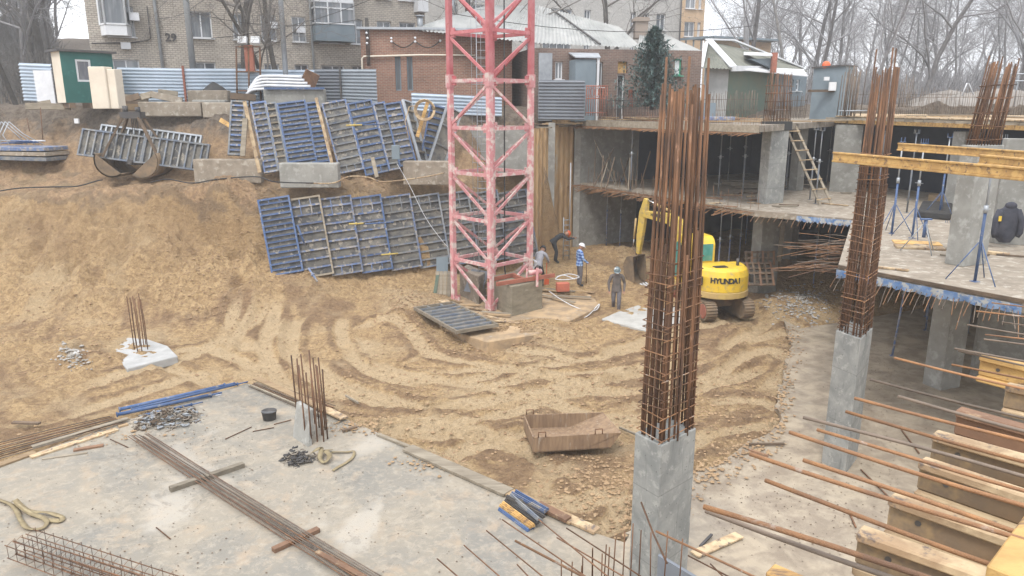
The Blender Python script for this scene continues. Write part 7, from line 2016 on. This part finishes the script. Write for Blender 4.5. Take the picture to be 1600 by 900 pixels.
# sticks on the sand
for a, b, w, m, lb in (((20, 660), (62, 662), .12, M_WOODD, 'rotten stick lying on the sand at the left'), ((540, 618), (560, 630), .05, M_WOODG, 'bent pale stick on the sand right of the starter bars'), ((535, 676), (558, 670), .08, M_WOODD, 'dark stub of wood at the rim of the raft'), ((968, 668), (1000, 682), .05, M_WOODG, 'stick leaning off the skip towards the tall cage'), ((1170, 697), (1225, 697), .06, M_WOODD, 'dark bar at the right raft boundary'), ((1215, 602), (1240, 607), .08, M_WOODG, 'wood scrap near the second column'), ((1170, 706), (1200, 716), .05, M_WOODR, 'brown bar end on the right raft')):
    p, q = G(*a, .15), G(*b, .15); z = max(ground_z(p.x, p.y), .0) if lb.find('raft') < 0 else RAFTZ; mb = MB(); mb.bar(at(p, max(z, .1) + .05), at(q, max(z, .1) + .06), w, .05); tag(mb.build('stick', m), lb, 'stick')
# planks round the mast foot
rp2 = random.Random(5)
for i in range(16):
    px, py = rp2.uniform(700, 830), 0; py = 470 + (px - 700) * .32 + rp2.uniform(-4, 10)
    if i > 9: px, py = rp2.uniform(852, 930), rp2.uniform(448, 470)
    z = .47; p = G(px, py, z); a = rp2.gauss(-.55, .25); L = rp2.uniform(.9, 1.9); mb = MB(); d = Vector((math.cos(a), math.sin(a), 0)); mb.bar(p - d * L / 2 + UP * .02 * (i % 4), p + d * L / 2 + UP * (.02 * (i % 3) + .03), .14, .035)
    tag(mb.build('plank', rp2.choice((M_WOOD, M_WOODG, M_TOPFL))), 'board thrown down round the foot of the crane mast', 'plank', 'boards round the mast foot')
lay('plank', 'long yellow board beside the flat panel by the mast', (688, 470), (722, 485), .25, .05, M_TOPFL, .6)
mb = MB(); p = G(879, 456, .6); mb.box(p + UP * .22, (.55, .3, .38), Matrix.Rotation(.2, 3, 'Z')); tag(bevel(mb.build('crate', mat('faded_red_crate', (.50, .15, .09), (.38, .12, .08), rnd=0)), .02), 'orange-red box on the ground between the workers', 'box')
M_ROPEW = M_PLASTW
V_line('rope', 'white rope trailing over the footing right of the ballast', [(858, 455, 30.5), (880, 470, 29.5), (905, 482, 28.9), (930, 485, 28.8), (936, 475, 29.3), (920, 492, 28.4), (908, 498, 28.0)], .018, M_PLASTW, 'rope')
V_line('hose', 'pale hose coiled on the ground near the checked shirt worker', [(870, 432, 32.2), (890, 428, 32.4), (905, 433, 32.0), (885, 437, 31.8), (868, 436, 31.9), (880, 430, 32.3), (898, 436, 31.8)], .02, M_PLASTW, 'hose')
# starter cage at the retaining wall
cg = thing('wall_starter_cage', 'narrow grey cage of bars against the retaining wall, where the bending worker is busy', 'reinforcement cage', V(885, 405, 37.0))
for dx in (0, .3):
    for dy in (0, .25):
        mb = MB(); p = V(880, 408, 36.6) + Vector((dx, dy, 0)); mb.tube([p, p + UP * (4.9 if dx else 2.2)], .018, 5); mb.build('bar', M_GALV, cg)
for k in range(8):
    mb = MB(); p = V(880, 408, 36.6) + UP * (.25 + .26 * k); mb.tube([p, p + Vector((.3, 0, .03)), p + Vector((.3, .25, 0)), p + Vector((0, .25, .02)), p], .014, 4); mb.build('tie', M_GALV, cg)
# pallets
def pallet(label, bl, r, u_, w=1.2, h=.8):
    r = r.normalized(); u_ = (u_ - r * u_.dot(r)).normalized(); n = r.cross(u_).normalized(); n = -n if n.y > 0 else n; M = Matrix((r, n, u_)).transposed()
    o = thing('pallet', label, 'pallet', bl)
    for k in range(6): mb = MB(); mb.box(bl + r * (.06 + (w - .12) * k / 5) + u_ * h / 2 + n * .07, (.09, .02, h), M); mb.build('slat', M_WOODR if k % 2 else M_WOODD, o)
    for k in range(3): mb = MB(); mb.box(bl + r * w / 2 + u_ * (.06 + (h - .12) * k / 2), (w, .10, .09), M); mb.build('stringer', M_WOODD, o)
b = V(1157, 447, 30.2)
pallet('brown pallet leaning lowest in the stack under the slab', b, Vector((1, .02, 0)), Vector((.06, .5, .8)), 1.45, .62)
pallet('pallet lying over the lowest one, middle of the stack', V(1158, 430, 30.6), Vector((1, .05, 0)), Vector((.05, .6, .7)), 1.4, .6)
pallet('topmost pallet standing with open slats against the column', V(1163, 415, 31.0), Vector((1, .1, 0)), Vector((.02, .2, 1)), 1.35, .62)
# ladder
ld = thing('wooden_ladder', 'rough timber ladder leaning beside the upper column with the cage', 'ladder', G(1289, 321, S1))
fa, fb = G(1282, 321, S1), G(1295, 319, S1); ta, tb = V(1227, 196, fa.y + 1.6), V(1236, 198, fb.y + 1.6)
tb = ta + (fb - fa) * .85; 
for p, q in ((fa, ta), (fb + Vector((.12, 0, 0)), tb + Vector((.12, 0, 0)))): mb = MB(); mb.bar(p, q, .09, .06, up=Vector((0, -1, 0))); mb.build('rail', M_WOODG, ld)
for k in range(8):
    t = (k + .6) / 8.2; p, q = fa.lerp(ta, t), (fb + Vector((.12, 0, 0))).lerp(tb + Vector((.12, 0, 0)), t); mb = MB(); e = (q - p).normalized() * .08; mb.bar(p - e + Vector((0, -.05, 0)), q + e + Vector((0, -.05, 0)), .07, .04); mb.build('rung', M_TOPFL, ld)
# timber hanging by the lower column
stick_px('plank', 'rough vertical board hanging by the column under the slab', (1224, 345), (1217, 408), 31.6, 31.6, .2, .05, M_WOODG)
# jacket on the wall
jw_ = V(1578, 318, 21.6); jk = thing('hanging_jacket', 'dark work jacket with hood hung on the concrete wall at the right margin', 'jacket', jw_)
mb = MB(); n = 20; M_JK = mat('dark_jacket_cloth', (.035, .038, .05), (.06, .06, .075), 5, .9, rnd=0, bump=.8, bscale=6)
secs = [(0, .06, .05), (-.05, .13, .10), (-.13, .20, .13), (-.22, .34, .14), (-.5, .36, .15), (-.8, .34, .15), (-1.0, .26, .13), (-1.15, .14, .09)]
for j, (z, rx, ry) in enumerate(secs):
    for i in range(n):
        a = 2 * math.pi * i / n; w = 1 + .12 * math.sin(4 * a + j * .4) * min(1, j / 3)
        mb.v.append(jw_ + Vector((math.cos(a) * rx * w + (.03 * math.sin(j)), math.sin(a) * ry * w, z)))
for j in range(len(secs) - 1):
    for i in range(n): k = (i + 1) % n; mb.face((j * n + i, j * n + k, (j + 1) * n + k, (j + 1) * n + i), None, True)
mb.build('coat_body', M_JK, jk)
for s in (-1, 1):
    mb = MB(); mb.tube([jw_ + Vector((s * .25, -.02, -.2)), jw_ + Vector((s * .38, -.06, -.5)), jw_ + Vector((s * .38, -.08, -.85)), jw_ + Vector((s * .33, -.05, -.98))], [.10, .10, .085, .07], 10); mb.build('sleeve', M_JK, jk)
mb = MB(); mb.ball(jw_ + Vector((.02, -.04, -.06)), .17, 12, 8, (1, .7, .7)); mb.build('hood', M_JK, jk)
mb = MB(); mb.box(jw_ + Vector((-.33, -.17, -.42)), (.08, .02, .15)); mb.build('yellow_patch', M_YEL, jk)
# timber, tarp and rubbish on the lower slab
def slabplank(a, b, w, h, m, label, group=None, z=S1): return lay('plank', label, a, b, w, h, m, z, group=group)
slabplank((1398, 386), (1475, 390), .5, .06, M_TOPFL, 'pale board lying on the slab below the small tripod'); slabplank((1540, 396), (1577, 400), .2, .08, M_TOPFL, 'yellow board behind the thick blue prop')
slabplank((1395, 378), (1470, 382), .6, .03, M_WOODY, 'wide yellowish sheet on the slab right of the second cage')
slabplank((1450, 312), (1488, 314), .9, .25, M_WOOD, 'stack of reddish boards behind the right hand column'); slabplank((1440, 322), (1488, 325), .5, .15, M_TOPFL, 'bright board in front of the reddish stack')
mb = MB(); a = [G(1432, 340, S1), G(1485, 345, S1), G(1487, 326, S1), G(1440, 324, S1)]; mb.prism(a, (0, 0, .28)); tag(bevel(mb.build('tarpaulin', M_BLACK), .06, 2), 'black tarpaulin covering a flat stack on the slab', 'tarpaulin')
rq = random.Random(15)
for i in range(26):
    px, py = rq.uniform(1100, 1330), rq.uniform(302, 325)
    if i > 12: px, py = rq.uniform(1392, 1600), rq.uniform(385, 440)
    if i > 18: px, py = rq.uniform(1100, 1180), rq.uniform(298, 312)
    p = G(px, py, S1); a = rq.uniform(-1.2, .4); L = rq.uniform(.3, 1.4); mb = MB(); d = Vector((math.cos(a), math.sin(a), 0)); mb.bar(p - d * L / 2 + UP * .03, p + d * L / 2 + UP * .04, rq.uniform(.05, .2), .04)
    tag(mb.build('board_scrap', rq.choice((M_WOODG, M_TOPFL, M_WOODR, M_WOODD))), 'scrap of board lying about on the lower slab', 'board', 'board scraps on the lower slab')
for i in range(14):
    px, py = rq.uniform(925, 1010), rq.uniform(285, 300); p = G(px, py - 2, S1); a = rq.uniform(.4, 2.7); mb = MB(); L = rq.uniform(1.2, 2.8); mb.bar(p, p + Vector((math.cos(a) * L * .5, .6, L * .85)), .05, .04)
    tag(mb.build('lath', rq.choice((M_WOODG, M_WOODD))), 'crooked lath propped in the bay beside the end wall', 'lath', 'laths propped beside the end wall')
for i in range(9):
    px, py = rq.uniform(1100, 1185), rq.uniform(283, 296); p = G(px, py, S1); mb = MB(); mb.bar(p + UP * (.05 + .05 * (i % 4)), p + Vector((2.6, -.6, .05 + .05 * (i % 4))), .18, .05)
    tag(mb.build('plank', M_WOODG), 'plank in the low pile in the shaded bay left of the big column', 'plank', 'planks piled in the shaded bay')
tp_ = G(1440, 395, S1)
tr = thing('tripod_stand', 'small empty blue tripod stand on the slab left of the right hand column', 'tripod', tp_)
mb = MB(); mb.tube([tp_ + UP * .95, tp_ + UP * .45], .05, 8); mb.box(tp_ + UP * .97, (.3, .12, .04)); mb.build('socket', M_BLUE, tr)
for k in range(3): a = k * 2.09 + .5; mb = MB(); mb.tube([tp_ + UP * .9, tp_ + Vector((math.cos(a) * .55, math.sin(a) * .55, .02))], .016, 5); mb.build('tripod_leg', M_GALV, tr)
# on the upper slab and beyond: planks, blue-white panel, fences of bars
for i in range(34):
    a_, b_ = rq.uniform(-.6, 9.5), rq.uniform(.2, 7); p = BP(a_, b_, S2 + .03 + .03 * (i % 5)); an = rq.gauss(-.3, .5); L = rq.uniform(1.2, 3.2); d = Vector((math.cos(an), math.sin(an), 0)); mb = MB(); mb.bar(p, p + d * L, rq.uniform(.12, .3), .05)
    tag(mb.build('plank', rq.choice((M_WOOD, M_TOPFL, M_WOODG, M_WOODR))), 'board lying on the upper slab edge bay', 'plank', 'boards scattered on the upper slab')
p = V(1112, 186, 34.5); mb = MB(); mb.box(at(p, S2 + .18), (1.9, 1.0, .16), Matrix.Rotation(-.1, 3, 'Z')); o = tag(bevel(mb.build('insulation_board', M_BLUEW), .02), 'blue-white slab of sheets lying on the upper slab right of the tall cage', 'sheets')
mb = MB(); p = V(1084 + 23, 168, 36); mb.box(at(p, S2 + .45), (.55, .5, .85)); tag(mb.build('barrel_box', M_GREYC), 'dark grey box on the upper slab behind the tall cage', 'box')
def barfence(label, pts, n, h, m=M_BARS, rails=(.35, .75), r=.014):
    P = [Vector((V(a, 160, Y).x, Y, z)) for a, Y, z in pts]; g = thing('bar_fence', label, 'bar fence', P[0]); rn = random.Random(n)
    for k in range(len(P) - 1):
        for j in range(n):
            p = P[k].lerp(P[k + 1], j / n); mb = MB(); mb.tube([p, p + Vector((rn.gauss(0, .04), rn.gauss(0, .03), h * rn.uniform(.85, 1.1)))], r, 4); mb.build('bar', m, g)
        for f in rails: mb = MB(); mb.tube([P[k] + UP * h * f, P[k + 1] + UP * h * f], r * .9, 4); mb.build('rail', m, g)
barfence('dark fence of upright bars below the spruce', [(945, 37.5, 7.9), (1060, 37.8, 7.9)], 46, 1.0, M_DKSTEEL)
barfence('light mesh of bars at the slab edge before the cottage', [(1100, 40, 7.7), (1185, 40, 7.7)], 34, 1.35)
barfence('thin bar mesh between the cage and the grey shed', [(1222, 41, 7.7), (1262, 41.5, 7.7)], 16, 1.3)
barfence('row of thin starter bars along the far side of the deck', [(1400, 44, 7.9), (1610, 38, 7.9)], 60, 1.25)
barfence('second row of thin bars farther back on the deck', [(1330, 52, 8.0), (1600, 50, 8.0)], 60, 1.5)
for i, (px, Y, n, h, lb) in enumerate(((1322, 37, 12, 2.1, 'cluster of pale starter bars right of the grey shed'), (1333, 36.2, 12, 2.3, 'second cluster of pale starter bars right of the shed'), (1412, 48, 9, 2.3, 'distant cluster of bars just right of the second tall cage'), (1210, 41, 8, 1.4, 'bar cluster behind the big column cage'))):
    p = V(px, 180, Y); p.z = 7.9; g = thing('starter_cluster', lb, 'starter bars', p); rn = random.Random(i)
    for j in range(n): mb = MB(); q = p + Vector((rn.uniform(-.45, .45), rn.uniform(-.3, .3), 0)); mb.tube([q, q + Vector((rn.gauss(.05, .04), 0, h * rn.uniform(.85, 1.05)))], .022, 4); mb.build('bar', M_BARS, g)
    mb = MB(); mb.tube([p + Vector((-.5, -.3, .25)), p + Vector((.5, -.3, .27))], .03, 4); mb.build('tie', M_GALV, g)
# pipe railing far right on the deck, heap of light spoil
mb = MB()
rl_ = thing('railing', 'pipe railing in front of the far trees at the right margin', 'railing', Vector((V(1552, 130, 46).x, 46, 8)))
for py in (115, 126): mb = MB(); mb.tube([V(1552, py + 1, 46), V(1640, py, 45)], .045, 6); mb.build('rail', M_GALV, rl_)
for px in (1570, 1592, 1612): mb = MB(); a = V(px, 115, 45.7); mb.tube([Vector((a.x, a.y, 8)), a], .035, 6); mb.build('post', M_GALV, rl_)
M_SPOIL = mat('pale_spoil', (.27, .25, .225), (.19, .17, .15), 1.2, .95, rnd=0, bump=.7, bscale=6)
heap('spoil_heap', 'low pale heap of rubble beyond the deck at the right margin', 1560, 165, 50, 5.5, 2, 1.2, M_SPOIL, 'heap', 5, 30)
heap('spoil_heap', 'pale heap beyond the deck left of the leaning cage', 1480, 163, 54, 3.2, 2, 1.1, M_SPOIL, 'heap', 7, 30)
mb = MB(); a = V(1510, 148, 47); mb.tube([V(1503, 150, 47), V(1511, 130, 47), V(1514, 131, 47), V(1521, 148, 47)], .04, 5); tag(mb.build('bent_bar', M_PLASTW), 'pale bent bar loop standing on the deck', 'bar')
mb = MB(); a = V(1462, 157, 40); mb.box(a, (1.0, .1, .25)); tag(mb.build('marker_board', M_YEL), 'small yellow board on the far deck', 'board') if False else None
# red ornate gate near the sooty house
g = thing('ornate_gate', 'red-painted ornate iron gate section right of the dark ribbed fence', 'gate', V(932, 168, 38.4))
x0, x1 = V(916, 150, 38.4).x, V(949, 150, 38.4).x
for z in (8.05, 8.75, 9.35): mb = MB(); mb.tube([(x0, 38.4, z), (x1, 38.4, z)], .025, 5); mb.build('rail', M_REDR, g)
for k in range(10): mb = MB(); x = x0 + (x1 - x0) * k / 9; mb.tube([(x, 38.4, 7.9), (x, 38.4, 9.4)], .018, 4); mb.build('bar', M_REDR, g)
for k in range(5): mb = MB(); x = x0 + (x1 - x0) * (k + .5) / 5; mb.tube([(x + .1 * math.cos(t), 38.4, 9.05 + .22 * math.sin(t)) for t in [i * .7 for i in range(10)]], .014, 4); mb.build('scroll', M_REDR, g)
stick_px('plank', 'reddish post standing left of the spruce', (985, 140), (986, 168), 38.2, 38.2, .18, .1, M_REDR)
# rubble pile of boards on top of the retaining wall
for i in range(12):
    p = at(g0.lerp(g1, rq.uniform(.0, .9)), 7.35 + .05 * (i % 4)) + Vector((0, .5, 0)); an = rq.gauss(-.1, .4); L = rq.uniform(.8, 2); d = Vector((math.cos(an), math.sin(an), 0)); mb = MB(); mb.bar(p - d * L / 2, p + d * L / 2, .2, .06); tag(mb.build('plank', rq.choice((M_WOODD, M_WOODG, M_WOOD))), 'board in the pile on top of the retaining wall', 'plank', 'boards on top of the retaining wall')
# litter on the right raft
for a, b, w, m, lb in (((1085, 868), (1155, 838), .22, M_TOPFL, 'pale split board on the raft right of the nearest column'), ((1094, 855), (1112, 837), .05, M_DKSTEEL, 'bent dark bar by the pale split board'), ((1325, 798), (1337, 826), .03, M_RUST, 'dark bar stub left of the worn near beam'), ((1408, 672), (1436, 710), .025, M_RUST, 'thin bar between the second column and the near beams'), ((1345, 735), (1400, 790), .025, M_RUST, 'thin rusty bar right of the second column foot')):
    p, q = G(*a, .17), G(*b, .17); mb = MB(); mb.bar(p + UP * .02, q + UP * .03, w, .03); tag(mb.build('scrap', m), lb, 'scrap')
mb = MB(); a, b, c = V(1028, 868, 9.6), V(1090, 905, 9.2), V(1026, 905, 9.3)
mb.prism([a, b, b - UP * .8, a - UP * .8], Vector((.03, .05, 0))); tag(mb.build('mesh_board', M_CORRD), 'dark mesh-faced board edge in front of the foot of the nearest column', 'board')
# ------------------------------------------------------------------ mist
mb = MB()
zs = [o.matrix_world.translation.z for o in bpy.data.objects]
mb.box((0, 260, 19), (1100, 760, 42))
hz = mb.build('haze', M_WHITE, origin=(0, 0, 0))
hm = bpy.data.materials.new('mist'); hm.use_nodes = True; hm.node_tree.nodes.clear()
ho = hm.node_tree.nodes.new('ShaderNodeOutputMaterial'); pv = hm.node_tree.nodes.new('ShaderNodeVolumePrincipled')
pv.inputs['Color'].default_value = (.95, .975, 1.0, 1); pv.inputs['Density'].default_value = .0013; pv.inputs['Anisotropy'].default_value = .2
hm.node_tree.links.new(pv.outputs[0], ho.inputs['Volume'])
hz.data.materials.clear(); hz.data.materials.append(hm)
tag(hz, 'thin winter mist filling the air over the whole site', 'mist', kind='stuff')
